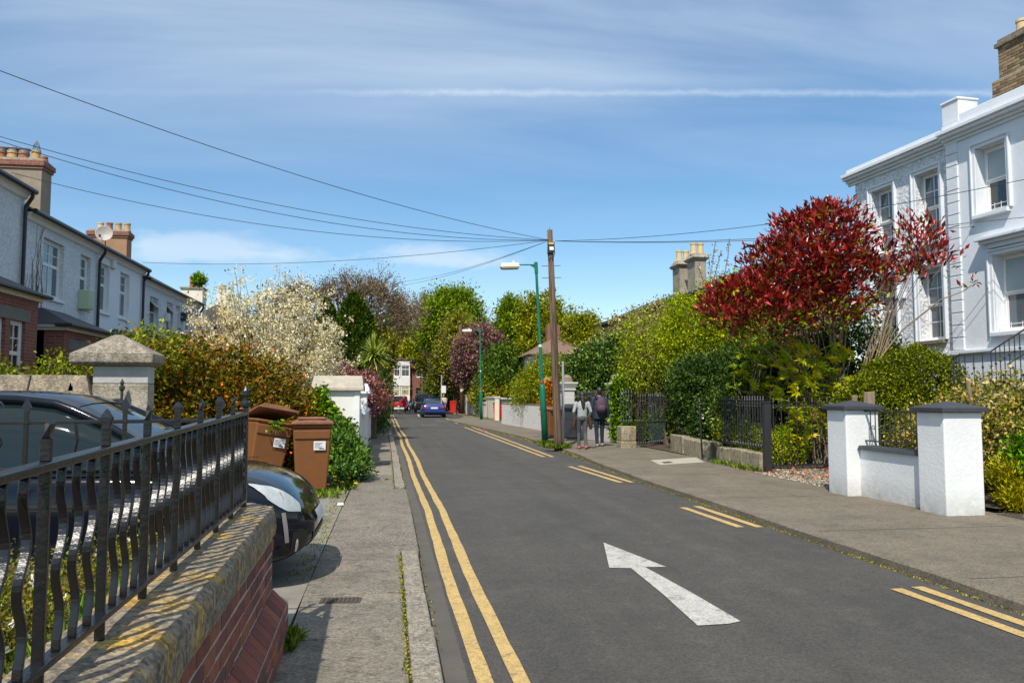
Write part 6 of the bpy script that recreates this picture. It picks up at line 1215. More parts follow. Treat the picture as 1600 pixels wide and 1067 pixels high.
def packbag(t, m, w=.15, z=1.22, h=.24, y=-.20, straps=True, name='backpack'):
    q = MB(); q.ell((0, y, z), (w, .10, h), 16, 12); q.ell((0, y - .04, z - .10), (w * .9, .09, h * .55), 14, 10); o = remesh(q.build(name, m, t, smooth=True), .014, 3)
    q = MB(); q.ell((0, y - .09, z - .09), (w * .72, .055, h * .42), 14, 10); q.build('pocket', m, o, smooth=True)
    if straps:
        q = MB()
        for sx in (-1, 1): q.tube([(sx * w * .5, y + .03, z + h * .85), (sx * .10, -.08, 1.475), (sx * .11, .06, 1.47), (sx * .12, .13, 1.33), (sx * .14, .10, 1.12)], .02, 6, sq=(1.4, .5))
        q.build('strap', m, o)
stride = lambda f, ly=0: dict(shl=(-.185, -.01, 1.40), shr=(.185, -.01, 1.40), ell=(-.24, -.03 - f * .05, 1.13), elr=(.24, -.03 + f * .05, 1.13), hal=(-.24, .04 - f * .16, .90), har=(.24, .04 + f * .16, .90),
    hil=(-.085, 0, .93), hir=(.085, 0, .93), knl=(-.09, .06 + f * .12, .50), knr=(.09, .04 - f * .04, .50), anl=(-.095, f * .20, .09), anr=(.095, -f * .24, .10 + max(0, f) * .03))
# the couple by the telegraph pole
w_p = stride(.55); w_p.update(ell=(-.265, -.05, 1.15), elr=(.265, -.03, 1.15), hal=(-.235, .09, .97), har=(.23, .12, .98))
p = G(910, 701.5); m_knit = mat('grey_knit', (.34, .37, .38), (.27, .30, .31), 40, .95, .4, 120); m_gjean = mat('grey_trousers', (.08, .08, .092), (.06, .06, .07), 14, .9); m_coat = mat('brown_coat', (.05, .022, .018), (.035, .016, .013), 10, .9); m_pink = flat('pink_shoe', (.62, .11, .12), .6)
wm = person('person in grey jumper and grey trousers walking away, brown coat round the waist', (p[0], p[1], PZ), R(-6), 1.60, w_p, dict(top=m_knit, topname='jumper', bottom=m_gjean, shoe=m_pink, hair=m_dhair, longhair=True), vox=.012, build=.9)
q = MB()
for sx in (-1, 1):
    q.tube([(sx * .14, .05, 1.04), (sx * .22, .06, .92), (sx * .26, .05, .74), (sx * .27, .04, .60)], [.04, .07, .085, .06], 10, sq=(.75, 1.1))
q.tube([(-.17, .08, 1.02), (0, .13, 1.0), (.17, .08, 1.02)], .05, 10); q.tube([(-.2, .10, .95), (0, .14, .85), (.2, .10, .95)], .09, 10); remesh(q.build('coat', m_coat, wm, smooth=True), .014, 2)
p = G(937, 697.5); m_njack = mat('navy_jacket', (.014, .022, .042), (.010, .016, .03), 10, .7); m_djean = mat('dark_jeans', (.014, .020, .036), (.010, .014, .026), 20, .9); m_purp = mat('purple_bag', (.085, .045, .075), (.06, .03, .055), 12, .8)
mn = person('person in navy jacket with purple backpack walking away on the pavement', (p[0], p[1], PZ), R(0), 1.74, stride(-.35), dict(top=m_njack, topname='jacket', bottom=m_djean, shoe=flat('grey_shoe', (.30, .29, .28), .7), hair=m_dhair, puff=.016, long=.16), vox=.013, build=1.12)
packbag(mn, m_purp, .165, 1.22, .25, -.22); q = MB(); q.tube([(-.12, -.05, 1.45), (-.08, -.11, 1.43), (0, -.13, 1.42), (.08, -.11, 1.43), (.12, -.05, 1.45)], [.04, .06, .065, .06, .04], 10); q.build('hood', m_njack, mn, smooth=True)
# adult and two children crossing far down the street
p = G(632, 646.3, RZ); m_mag = flat('magenta_top', (.50, .03, .13), .8); m_plum = flat('plum_trousers', (.10, .02, .035), .9)
ad = person('person with fair hair in magenta top and plum trousers crossing the road', (p[0], p[1], RZ), R(-70), 1.66, stride(.7), dict(top=m_mag, topname='top', bottom=m_plum, shoe=flat('pale_shoe', (.5, .45, .42), .7), hair=m_fair, longhair=True), vox=.022)
packbag(ad, m_mag, .15, 1.25, .22, -.2)
p = G(640, 645.9, RZ); ch = person('child in pale blue top beside the person in magenta', (p[0], p[1], RZ), R(-60), 1.24, stride(.5), dict(top=flat('pale_blue_top', (.16, .30, .48), .8), topname='top', bottom=flat('navy_leggings', (.02, .03, .06), .9), shoe=flat('pale_shoe', (.5, .45, .42), .7), hair=m_fair, longhair=True), vox=.022); packbag(ch, flat('blue_bag', (.10, .24, .42), .8), .14, 1.22, .2, -.19)
p = G(646, 645.9, RZ); ch = person('child in dark teal jacket and black leggings, rightmost of the crossing group', (p[0], p[1], RZ), R(-50), 1.34, stride(-.7), dict(top=flat('teal_jacket', (.02, .13, .16), .8), topname='jacket', bottom=flat('black_leggings', (.012, .012, .016), .9), shoe=flat('pale_shoe', (.5, .45, .42), .7), hair=flat('brown_hair', (.10, .05, .025), .6)), vox=.022); packbag(ch, flat('teal_bag', (.03, .22, .26), .8), .14, 1.22, .2, -.19)
p = AY(693, 646, 66); person('person in cream coat standing beside the parked blue saloon', (p[0], 66, PZ), R(10), 1.66, stride(.1), dict(top=flat('cream_coat', (.62, .48, .36), .85), topname='coat', bottom=flat('cream_coat', (.62, .48, .36), .85), shoe=flat('pale_shoe', (.5, .45, .42), .7), hair=m_fair, long=.4, puff=.02), vox=.024, build=1.15)
q = MB(); q.box(-.12, .12, -.04, .04, .0, .03); p = G(757, 674.5, RZ); o = q.build('litter', flat('pink_litter', (.75, .08, .35), .6), loc=(p[0], p[1], RZ + .004), bevel=.01); o.rotation_euler = (.1, .1, .4); tag(o, 'bright pink litter in the far right gutter', 'litter')
q = MB(); q.frust(-.045, .045, -.03, .03, 0, -.035, .04, -.02, .025, .03); p = G(532, 789); o = q.build('litter', flat('white_litter', (.75, .75, .75), .6), loc=(p[0], p[1], PZ + .002), bevel=.006); tag(o, 'small white scrap of litter near the brown bins', 'litter')
# ------------------------------------------------------------------ trees and shrubs
def limbs(q, base, targets, r0, fork=.35, rng=None, n=6, wob=.06, sides=6, tipr=.006):
    base = np.array(base, float)
    for tg in targets:
        tg = np.array(tg, float); d = tg - base; up = base + np.array([d[0] * .12, d[1] * .12, d[2] * fork]); L_ = np.linalg.norm(d); P = []; r = r0 * rng.uniform(.55, 1)
        for i in range(n + 1):
            f = i / n; a = base * (1 - f) ** 2 + 2 * up * f * (1 - f) + tg * f * f; P.append(tuple(a + rng.normal(size=3) * wob * L_ * .25 * f * (1 - f) * 2))
        q.tube(P, [max(tipr, r * (1 - f / n) ** 1.1) for f in range(n + 1)], sides, caps=False)
def plant(name, label, cat, base, blobs, mleaf, nclump, per, size, seed, aspect=.58, csize=.3, shell=.55, trunk=.05, stems=1, nlimb=24, mtrunk=None, bias=.6, droop=0., group=None, layers=(), spread=.15, fork=.35, zmin=None, crown='crown', stemname='trunk', flat_=1.0, fold=.18):
    rng = np.random.default_rng(seed); t = thing(name, label, cat, base, 0, group); off = base
    P, D, cc = crown_pts(blobs, int(nclump * 1.75), per, rng, csize, shell, flat_, zmin); size *= 1.12
    V, F = leafgeo(P, D, size, aspect, rng, bias, droop, fold); c = npmesh(crown, V, F, mleaf, t, off=off); c['kind'] = 'stuff'
    for (nm, m_, frac, n2, sz, asp, sp) in layers:      # blossom, berries, paler shoots
        k = rng.choice(len(cc), max(1, int(len(cc) * frac)), replace=True); P2 = np.repeat(cc[k], n2, 0) + rng.normal(size=(len(k) * n2, 3)) * sp; C0 = np.mean([b[0] for b in blobs], 0); D2 = unit(P2 - C0)
        P2 = P2 + D2 * csize * .35; V, F = leafgeo(P2, D2, sz, asp, rng, .3); o = npmesh(nm, V, F, m_, t, off=off); o['kind'] = 'stuff'
    q = MB(off); ks = rng.choice(len(cc), min(nlimb, len(cc)), replace=False)
    for s in range(stems):
        b = (base[0] + rng.normal() * spread * (stems > 1), base[1] + rng.normal() * spread * (stems > 1), base[2] - .05); limbs(q, b, cc[ks[s::stems]], trunk, fork, rng)
    q.build(stemname, mtrunk or m_bark, t, smooth=True); return t, cc
lm = leafmat
# --- left side
m_quince = lm('quince_leaves', [(.04, .055, .010), (.08, .09, .014), (.12, .085, .018), (.16, .07, .02), (.10, .10, .016), (.055, .07, .012)]); m_redfl = lm('red_blossom', [(.50, .05, .02), (.62, .10, .04), (.45, .12, .05)], .2)
plant('flowering_shrub', 'sprawling shrub with red-orange blossom behind the railing and brown bins', 'shrub', (-3.2, 15.2, 0), [((-3.6, 15.0, 1.3), (1.2, 1.2, 1.25)), ((-2.5, 15.4, 1.25), (1.0, 1.1, 1.10)), ((-4.5, 15.2, 1.2), (.9, 1.2, 1.2)), ((-1.95, 15.6, .8), (.5, .8, .8))], m_quince, 900, 24, .075, 1, csize=.24, shell=.45, stems=7, spread=.7, nlimb=110, trunk=.02, layers=[('blossom', m_redfl, .34, 5, .05, .9, .10)], mtrunk=m_barkpale, zmin=.1)
m_lime = lm('lime_leaves', [(.07, .095, .014), (.12, .145, .02), (.18, .185, .035), (.085, .105, .02)])
plant('climbing_shrub', 'loose yellow-green shrub above the weathered stone wall', 'shrub', (-5.4, 13.6, 0), [((-6.0, 13.4, 1.60), (.8, .8, .40)), ((-5.0, 13.8, 1.75), (.7, .8, .50)), ((-4.05, 14.2, 2.25), (.65, .6, .50)), ((-5.2, 13.6, 1.2), (1.3, .9, .6))], m_lime, 420, 20, .062, 2, csize=.2, shell=.4, stems=5, spread=.5, nlimb=90, trunk=.025, mtrunk=m_barkpale)
m_mid = lm('mid_green_leaves', [(.035, .065, .012), (.06, .10, .02), (.09, .13, .025), (.05, .08, .02)]); m_dark = lm('dark_green_leaves', [(.018, .038, .010), (.03, .055, .014), (.05, .08, .02), (.025, .05, .012)]); m_blush = lm('bronze_leaves', [(.12, .05, .02), (.20, .08, .03), (.09, .08, .02), (.16, .11, .03)])
plant('garden_shrub', 'bronze-tipped shrub in front of the painted brick houses', 'shrub', (-5.2, 20, 0), [((-5.6, 20, 1.8), (1.3, 1.2, 1.1)), ((-4.4, 20.5, 1.9), (1.1, 1.2, 1.0)), ((-6.4, 21, 1.8), (1.2, 1.2, 1.1))], m_blush, 380, 20, .10, 3, csize=.3, stems=5, spread=.6, nlimb=60, trunk=.025)
# white blossom tree: upright sprays
def blossom_tree():
    rng = np.random.default_rng(21); base = (-3.0, 19.6, 0); t = thing('blossom_tree', 'white blossom tree with upright flowering sprays beside the terrace', 'tree', base); q = MB(base); tips = []
    q.tube([base, (-3.0, 19.6, .9), (-2.95, 19.6, 1.4)], [.13, .11, .10], 8); PTS = []; DR = []
    cen = np.array([-3.0, 19.6, 1.2])
    for k in range(270):
        a = rng.uniform(0, 2 * math.pi); el = math.asin(rng.uniform(-.28, 1)) ; L_ = rng.uniform(.75, 1.0) * (1.95 + 1.15 * max(0, math.sin(el)) ** 1.5); d = np.array([math.cos(a) * math.cos(el), math.sin(a) * math.cos(el), math.sin(el) * 1.0]); e = cen + d * L_ + np.array([0, 0, .35]); e[2] += rng.uniform(0, .35)
        n_ = 9; P = []
        for i in range(n_ + 1):
            f = i / n_; c = cen * (1 - f) ** 2 + 2 * (cen + d * L_ * .5 * np.array([1.05, 1.05, .75])) * f * (1 - f) + e * f * f; P.append(c + rng.normal(size=3) * .03)
        q.tube([tuple(x) for x in P], [.026 * (1 - i / n_) ** .9 + .002 for i in range(n_ + 1)], 5, caps=False)
        for i in range(3, n_ + 1):
            for j in range(3):
                f = rng.random(); c = P[i - 1] * (1 - f) + P[i] * f; side = rng.normal(size=3) * .14 * (1.15 - i / n_ * .6); PTS.append(c + side); DR.append(unit((side + d * .4)[None])[0])
    q.build('trunk', m_bark, t, smooth=True); PTS = np.array(PTS); DR = np.array(DR)
    k = np.repeat(np.arange(len(PTS)), 17); P = PTS[k] + rng.normal(size=(len(k), 3)) * .055; V, F = leafgeo(P, unit(rng.normal(size=P.shape) + DR[k]), .047, .95, rng, .3); o = npmesh('blossom', V, F, lm('white_blossom', [(.70, .60, .38), (.82, .75, .57), (.85, .81, .69), (.78, .69, .48)], .3), t, off=base); o['kind'] = 'stuff'
    k = rng.choice(len(PTS), len(PTS) * 3); P = PTS[k] + rng.normal(size=(len(k), 3)) * .09; V, F = leafgeo(P, DR[k], .07, .5, rng); o = npmesh('crown', V, F, lm('blossom_leaves', [(.10, .13, .03), (.16, .17, .05), (.22, .20, .07)]), t, off=base); o['kind'] = 'stuff'
blossom_tree()
def conifer(label, base, h, r, mleaf, n, seed, size=.12):
    rng = np.random.default_rng(seed); t = thing('conifer', label, 'tree', base); z = rng.random(n) ** .8; a = rng.random(n) * 6.283; prof = np.interp(z, [0, .12, .4, .75, .93, 1], [.75, .95, 1, .68, .3, .02]); lump = 1 + .16 * np.sin(a * 3 + z * 9) + .10 * np.sin(a * 7 - z * 21); rr = r * prof * lump * (.72 + .30 * rng.random(n))
    P = np.stack([base[0] + rr * np.cos(a), base[1] + rr * np.sin(a), base[2] + z * h], 1); D = unit(np.stack([np.cos(a) * .55, np.sin(a) * .55, np.full(n, .95)], 1)); V, F = leafgeo(P, D, size, .35, rng, 1.6); c = npmesh('crown', V, F, mleaf, t, off=base); c['kind'] = 'stuff'
    q = MB(base); q.tube([base, (base[0], base[1], base[2] + h * .9)], [r * .14, .02], 7); q.build('trunk', m_bark, t)
m_yew = lm('yew_leaves', [(.012, .030, .008), (.022, .048, .010), (.04, .07, .012), (.07, .085, .016)], .15)
p = AY(551, 600, 36); conifer('dark upright yew behind the white blossom tree', (p[0], 36, 0), AY(551, 462, 36)[2], 1.32, m_yew, 17000, 31, .20)
p = AY(508, 600, 39); conifer('smaller dark yew left of the tall yew', (p[0], 39, 0), AY(508, 470, 39)[2], 1.0, m_yew, 9000, 32, .2)
# bare beech: recursive branching
def bare_tree(label, base, h, spread, seed, m_tw, buds):
    rng = random.Random(seed); t = thing('bare_tree', label, 'tree', base); q = MB(base); q2 = MB(base); tips = []
    def grow(p, d, L_, r, lev):
        n_ = 3; P = [p]; c = p.copy(); dd = d.copy()
        for i in range(n_):
            dd = (dd + Vector((rng.uniform(-.16, .16), rng.uniform(-.16, .16), rng.uniform(-.08, .12)))).normalized(); c = c + dd * L_ / n_; P.append(c.copy())
        (q if lev < 3 else q2).tube(P, [max(.022, r * (1 - .38 * i / n_)) for i in range(n_ + 1)], 6 if lev < 2 else (4 if lev < 4 else 3), caps=False)
        if lev >= 6: tips.append(c); return
        k = 3 if lev in (1, 2, 3, 4) else (4 if lev > 4 else 7); a0 = rng.uniform(0, 6.28)
        for i in range(k):
            a = a0 + i * 6.283 / k + rng.uniform(-.4, .4); tilt = rng.uniform(.3, .62) if lev > 0 else rng.uniform(.25, .85); o = dd.orthogonal().normalized(); o.rotate(Matrix.Rotation(a, 3, dd)); nd = (dd * math.cos(tilt) + o * math.sin(tilt)); nd.z += .05; nd.x *= spread; nd.y *= spread; grow(c if i or lev == 0 else P[-1], nd.normalized(), L_ * rng.uniform(.66, .86), r * .58, lev + 1)
    grow(Vector(base), Vector((0, 0, 1)), h * .26, h * .028, 0)
    zs = max(c.z for c in tips); s = h / zs; 
    for w in (q, q2): w.v = [(base[0] + (a - base[0]) * s, base[1] + (b - base[1]) * s, base[2] + (c - base[2]) * s) for a, b, c in w.v]
    q.build('trunk', m_bark, t, smooth=True); q2.build('twigs', m_tw, t)
    r2 = np.random.default_rng(seed); T = np.array([tuple(x) for x in tips]); T = np.array(base) + (T - np.array(base)) * s; k = np.repeat(np.arange(len(T)), 5); P = T[k] + r2.normal(size=(len(k), 3)) * .35; V, F = leafgeo(P, unit(r2.normal(size=P.shape)), .17, .5, r2); o = npmesh('crown', V, F, buds, t, off=base); o['kind'] = 'stuff'
m_twig = mat('twig_brown', (.16, .115, .085), (.11, .08, .06), 3, .95, spec=.1); m_bud = lm('beech_buds', [(.10, .065, .035), (.14, .09, .05), (.08, .055, .03), (.12, .095, .04)])
p = AY(540, 600, 72); bare_tree('tall domed bare beech against the sky', (p[0], 72, 0), AY(540, 414, 72)[2], 1.12, 4, m_twig, m_bud)
p = AY(668, 600, 96); bare_tree('thin bare tree behind the chestnut', (p[0], 96, 0), AY(668, 458, 96)[2], .8, 9, m_twig, m_bud)
# cordyline
def cordyline(base, hc):
    rng = np.random.default_rng(6); t = thing('cabbage_palm', 'spiky cabbage palm with sword leaves over the left wall', 'palm tree', base); q = MB(base); q.tube([base, (base[0] + .05, base[1], hc - .2), (base[0] + .03, base[1], hc)], [.16, .11, .08], 8); q.build('trunk', m_bark, t)
    g = MB(base); d_ = MB(base)
    for k in range(330):
        dead = k > 265; a = rng.uniform(0, 6.283); el = rng.uniform(-.1, 1.5) if not dead else rng.uniform(-1.35, -.6); L_ = rng.uniform(.7, 1.05) if not dead else rng.uniform(.35, .6); c = np.array([base[0] + .03, base[1], hc + rng.uniform(-.12, .15) - (.1 if dead else 0)]); d = np.array([math.cos(a) * math.cos(el), math.sin(a) * math.cos(el), math.sin(el)]); sd_ = np.array([-math.sin(a), math.cos(a), 0]); V = []
        for i in range(5):
            f = i / 4; w = .036 * (1 - f) ** .6 + .002; p_ = c + d * L_ * f + np.array([0, 0, -.42 * f * f * L_ * math.cos(el)]); V += [tuple(p_ - sd_ * w), tuple(p_ + sd_ * w)]
        (d_ if dead else g).add(V, [(2 * i, 2 * i + 1, 2 * i + 3, 2 * i + 2) for i in range(4)])
    g.build('crown', lm('sword_leaves', [(.10, .15, .03), (.18, .22, .06), (.30, .30, .12), (.14, .18, .04)]), t)['kind'] = 'stuff'; d_.build('dead_leaves', lm('dead_sword', [(.26, .18, .08), (.34, .25, .12)], .1), t)['kind'] = 'stuff'
cordyline((AY(583, 600, 28.5)[0], 28.5, 0), AY(583, 559, 28.5)[2])
m_pinkb = lm('pink_blossom', [(.34, .16, .22), (.46, .24, .32), (.28, .10, .14), (.5, .32, .38)]); m_plumleaf = lm('plum_leaves', [(.07, .025, .022), (.13, .05, .035), (.10, .06, .03), (.16, .07, .045)])
plant('flowering_shrub', 'purple-leaved shrub with pink blossom spilling over the left wall', 'shrub', (-1.35, 24.5, 0), [((-1.5, 23, 1.75), (.75, 1.2, .55)), ((-1.0, 26, 1.6), (.6, 1.6, .6)), ((-.6, 28.5, 1.5), (.45, 1.2, .55))], m_plumleaf, 420, 18, .085, 7, csize=.26, stems=4, spread=.4, trunk=.03, layers=[('blossom', m_pinkb, .6, 9, .07, .8, .12)])
plant('hedge', 'dark overgrown hedge leaning over the far end of the white wall', 'hedge', (-1.0, 36, 0), [((-.75, 31, 1.2), (.5, 2.0, .95)), ((-.75, 34.5, 1.3), (.62, 2.6, 1.1)), ((-.9, 39, 1.4), (.75, 3.0, 1.3)), ((-1.1, 44, 1.4), (.8, 4, 1.3)), ((-.45, 33, .7), (.3, 1.8, .55))], m_dark, 900, 18, .10, 8, csize=.32, stems=6, spread=.6, trunk=.03, zmin=.15)
plant('hedge', 'yellow-green hedge just beyond the dark left hedge', 'hedge', (-1.6, 56, 0), [((-1.6, 52, 1.4), (.9, 3, 1.2)), ((-1.7, 58, 1.5), (.9, 4, 1.5)), ((-1.9, 68, 1.5), (.9, 5, 1.5))], m_lime, 420, 16, .14, 9, csize=.4, stems=5, spread=1.5, trunk=.03)
# ivy and flowers beside the white pier, front garden
m_ivy = lm('ivy_leaves', [(.05, .10, .015), (.10, .17, .025), (.17, .24, .04), (.07, .12, .02)])
plant('ivy', 'bright green ivy climbing the cracked white pier', 'ivy', (-1.2, 16.2, 0), [((-1.36, 16.2, 1.0), (.16, .12, .65)), ((-1.18, 16.2, .8), (.22, .1, .5)), ((-.95, 16.2, .62), (.2, .08, .45)), ((-1.5, 16.3, 1.35), (.14, .12, .25))], m_ivy, 230, 16, .07, 10, aspect=.85, csize=.13, shell=.2, stems=5, spread=.15, trunk=.012, nlimb=40, crown='leaves', stemname='stems')
m_blueleaf = lm('bugloss_leaves', [(.035, .075, .018), (.06, .11, .025), (.09, .14, .03)]); m_bluefl = lm('blue_flowers', [(.10, .16, .5), (.16, .22, .6)], .2); m_yfl = lm('yellow_flowers', [(.75, .45, .01), (.8, .55, .02)], .2)
plant('flowering_plant', 'bushy plant with small blue flowers beside the upright brown bin', 'plant', (-.82, 14.6, 0), [((-.85, 14.7, .42), (.33, .5, .42)), ((-.68, 14.3, .25), (.28, .4, .25)), ((-1.0, 15.2, .55), (.3, .4, .5))], m_blueleaf, 330, 18, .085, 11, aspect=.4, csize=.15, stems=6, spread=.15, trunk=.01, layers=[('flowers', m_bluefl, .30, 3, .03, 1, .05)], crown='leaves', stemname='stems', zmin=.03)
plant('hedge', 'dark ivy and bramble tangle behind the brown bins', 'hedge', (-2.2, 16.2, 0), [((-2.0, 16.0, .6), (.7, .5, .6)), ((-2.9, 16.2, .6), (.8, .5, .6)), ((-3.8, 16.2, .7), (.8, .5, .7)), ((-1.4, 15.9, .4), (.3, .4, .4))], m_dark, 420, 18, .085, 12, csize=.2, stems=5, spread=.5, trunk=.02, layers=[('pale_leaves', m_ivy, .3, 5, .07, .7, .1)], zmin=.05)
def tufts(name, label, cat, pts, h, m, seed, n=60, sp=.06, w=.006):
    rng = np.random.default_rng(seed); P = np.array(pts, float)[rng.integers(0, len(pts), n)] + np.stack([rng.normal(size=n) * sp, rng.normal(size=n) * sp, np.zeros(n)], 1); d = unit(np.stack([rng.normal(size=n) * .4, rng.normal(size=n) * .4, np.ones(n)], 1)); V, F = leafgeo(P, d, h, w / h * 2, rng, 3.0); return tag(npmesh(name, V, F, m, off=tuple(np.mean(P, 0))), label, cat, kind='stuff')
m_grass = lm('grass_blades', [(.06, .10, .018), (.09, .135, .025), (.12, .15, .04)]); m_moss = lm('moss', [(.09, .10, .02), (.14, .14, .03), (.16, .11, .04), (.08, .12, .025)], .1)
def line(f, y0, y1, n, z): return [(float(f(y)), y, z) for y in np.linspace(y0, y1, n)]
tufts('weeds', 'moss and weeds along the left kerb joint', 'weeds', line(lambda y: kerbL(y) - .165, 4, 7.5, 60, PZ) + line(lambda y: kerbL(y) + .03, 5, 18, 80, RZ) + line(lambda y: kerbL(y) - .17, 13, 30, 60, PZ), .013, m_moss, 41, 2600, .011, .006)
tufts('weeds', 'moss line along the right kerb edge', 'weeds', line(lambda y: kerbR(y) - .02, 5, 20, 200, RZ), .016, m_moss, 42, 2600, .012, .007)
tufts('weeds', 'dirt and weeds gathered in the far right gutter', 'weeds', line(lambda y: kerbR(y) - .06, 19, 44, 200, RZ), .035, m_moss, 43, 1800, .045, .015)
tufts('grass_tuft', 'grass tuft round the foot of the telegraph pole', 'grass', [(PX_ + a, PY_ + b, PZ) for a, b in ((-.25, -.15), (-.1, -.22), (.12, -.15), (.2, 0), (-.3, .05))], .15, m_grass, 44, 420, .09, .012)
p = G(852, 692); tufts('grass_tuft', 'grass tuft round the foot of the nearest lamp', 'grass', [(p[0] + a, p[1] + b, PZ) for a, b in ((-.2, -.15), (.1, -.2), (.25, -.1))], .12, m_grass, 45, 260, .1, .012)
tufts('grass_tuft', 'grass tuft at the foot of the brick garden wall', 'grass', [(-.56, y, PZ) for y in (4.85, 5.0, 5.1)], .08, m_grass, 46, 200, .022, .004)
tufts('weeds', 'dry grass and weeds between driveway and left pavement', 'weeds', [(-.68 + random.Random(i).uniform(-.12, .05), 6.6 + i * .09, .035) for i in range(68)], .014, m_moss, 47, 1500, .05, .005)
tufts('weeds', 'grassy weeds with dandelions below the upright brown bin', 'weeds', [(-1.05 + random.Random(i).uniform(-.35, .25), 12.4 + random.Random(i + 50).uniform(-.5, 1.0), .035) for i in range(40)], .08, m_grass, 48, 1300, .09, .012)
tufts('weeds', 'weeds along the foot of the white left walls', 'weeds', [(-.6, 13 + i * .12, .035) for i in range(90)], .07, m_grass, 49, 1100, .04, .012)
tufts('weeds', 'grass along the foot of the right garden walls', 'weeds', [(A[0] - .03 + (B[0] - A[0]) * i / 30, A[1] + (B[1] - A[1]) * i / 30, PZ) for i in range(31)] + [(6.55 + i * .02, 45 - i * .5, PZ) for i in range(24)] + [(lerp(i / 20)[0] - .08, lerp(i / 20)[1], PZ) for i in range(21)], .11, m_grass, 50, 1100, .06, .014)
rng = np.random.default_rng(52)
for k in range(9):
    x, y = G(500 + k * 11 % 66, 768 - (k * 7) % 16); q = MB(); q.tube([(0, 0, 0), (.01, 0, .10)], .004, 4); o = q.build('dandelion', m_fern, loc=(x, y, .035)); tag(o, 'yellow dandelion in the grass below the upright brown bin', 'flower', 'dandelions by the brown bins')
    q = MB(); q.lathe([(.006, .09), (.034, .105), (.03, .118), (.004, .122)], (.01, 0, 0), 10); q.build('flower_head', flat('dandelion_yellow', (.72, .42, .01), .7), o)
# flower bed behind the wavy railing
m_heath = lm('rock_rose_leaves', [(.035, .065, .010), (.07, .10, .016), (.11, .12, .02), (.13, .09, .035)]); m_wpet = lm('white_petals', [(.80, .79, .74), (.72, .70, .62)], .25)
bl = [((-1.15, 2.5, .55), (.32, .4, .12)), ((-1.5, 3.1, .60), (.4, .5, .18)), ((-1.2, 3.9, .62), (.35, .6, .18)), ((-2.0, 3.8, .6), (.5, .7, .18)), ((-1.25, 4.5, .62), (.35, .3, .15)), ((-1.9, 2.6, .6), (.4, .5, .15))]
t, cc = plant('rock_rose', 'low rock rose with white flowers behind the wavy railing', 'plant', (-1.4, 3.4, .56), bl, m_heath, 1500, 20, .018, 53, csize=.10, shell=.3, stems=8, spread=.3, trunk=.006, nlimb=60, crown='leaves', stemname='stems', zmin=.57)
q0 = MB(); 
for k in range(5): a = k * 1.2566; q0.add([(0, 0, 0), (.014 * math.cos(a - .5), .014 * math.sin(a - .5), .003), (.030 * math.cos(a - .38), .030 * math.sin(a - .38), .008), (.034 * math.cos(a), .034 * math.sin(a), .006), (.030 * math.cos(a + .38), .030 * math.sin(a + .38), .008), (.014 * math.cos(a + .5), .014 * math.sin(a + .5), .003)], [(0, 1, 2, 3, 4, 5)])
f0 = q0.build('flower', m_wpet, t); f0.location = (0, 0, .3); rng = np.random.default_rng(54); q1 = MB(); q1.lathe([(.008, .002), (.009, .008), (.003, .012)], (0, 0, 0), 8); e0 = q1.build('flower_eye', flat('flower_eye', (.75, .5, .03), .7), f0); first = True
for k in rng.choice(len(cc), 62, replace=False):
    L3 = (cc[k][0] + 1.4, cc[k][1] - 3.4, max(cc[k][2] - .56, .02) + .10); rt = (rng.normal() * .5 + .3, rng.normal() * .5 + .4, rng.random() * 6)
    if first: f0.location = L3; f0.rotation_euler = rt; first = False
    else: c = inst(f0, 'flower', t, L3, rt); inst(e0, 'flower_eye', c, (0, 0, 0))
tufts('grass_tuft', 'long grass blades in the flower bed beside the rock rose', 'grass', [(-1.0, 2.6, .57), (-1.05, 3.0, .57), (-1.0, 3.5, .57), (-1.3, 2.4, .57)], .22, lm('long_grass', [(.10, .19, .04), (.16, .26, .07)]), 55, 120, .06, .009)
n = 70; rg = np.random.default_rng(56); P = np.stack([-.98 + rg.normal(size=n) * .05, 2.28 + rg.normal(size=n) * .06, .64 + rg.normal(size=n) * .02], 1); t = thing('flowering_plant', 'small magenta flowers low behind the railing at the bottom left', 'plant', (-.98, 2.28, .57)); npmesh('flowers', *leafgeo(P, unit(rg.normal(size=(n, 3))), .022, .9, rg), lm('magenta_petals', [(.45, .02, .30), (.35, .03, .28)]), t, off=(-.98, 2.28, .57))['kind'] = 'stuff'; q = MB((-.98, 2.28, .57)); [q.tube([(-.98 + rg.normal() * .03, 2.28 + rg.normal() * .03, .55), tuple(P[k])], .002, 3) for k in range(12)]; q.build('stems', m_fern, t)
# leaves poking from the tilted bin, plant on the cream chimney
n = 36; rg = np.random.default_rng(57); c = AY(433, 664, 12.45); P = np.array(c) + rg.normal(size=(n, 3)) * [.07, .05, .05]; tag(npmesh('garden_clippings', *leafgeo(P, unit(rg.normal(size=(n, 3)) + [0, -.5, -.2]), .09, .45, rg), m_ivy, off=c), 'green clippings hanging out of the tilted brown bin', 'leaves', kind='stuff')
c = AY(311, 439, Yc + .1); plant('chimney_plant', 'green plant growing out of the cream house chimney', 'plant', (c[0], c[1], c[2] - .3), [((c[0], c[1], c[2] + .05), (.28, .25, .28))], m_ivy, 50, 14, .12, 58, csize=.18, trunk=.015, nlimb=8, crown='leaves', stemname='stems')

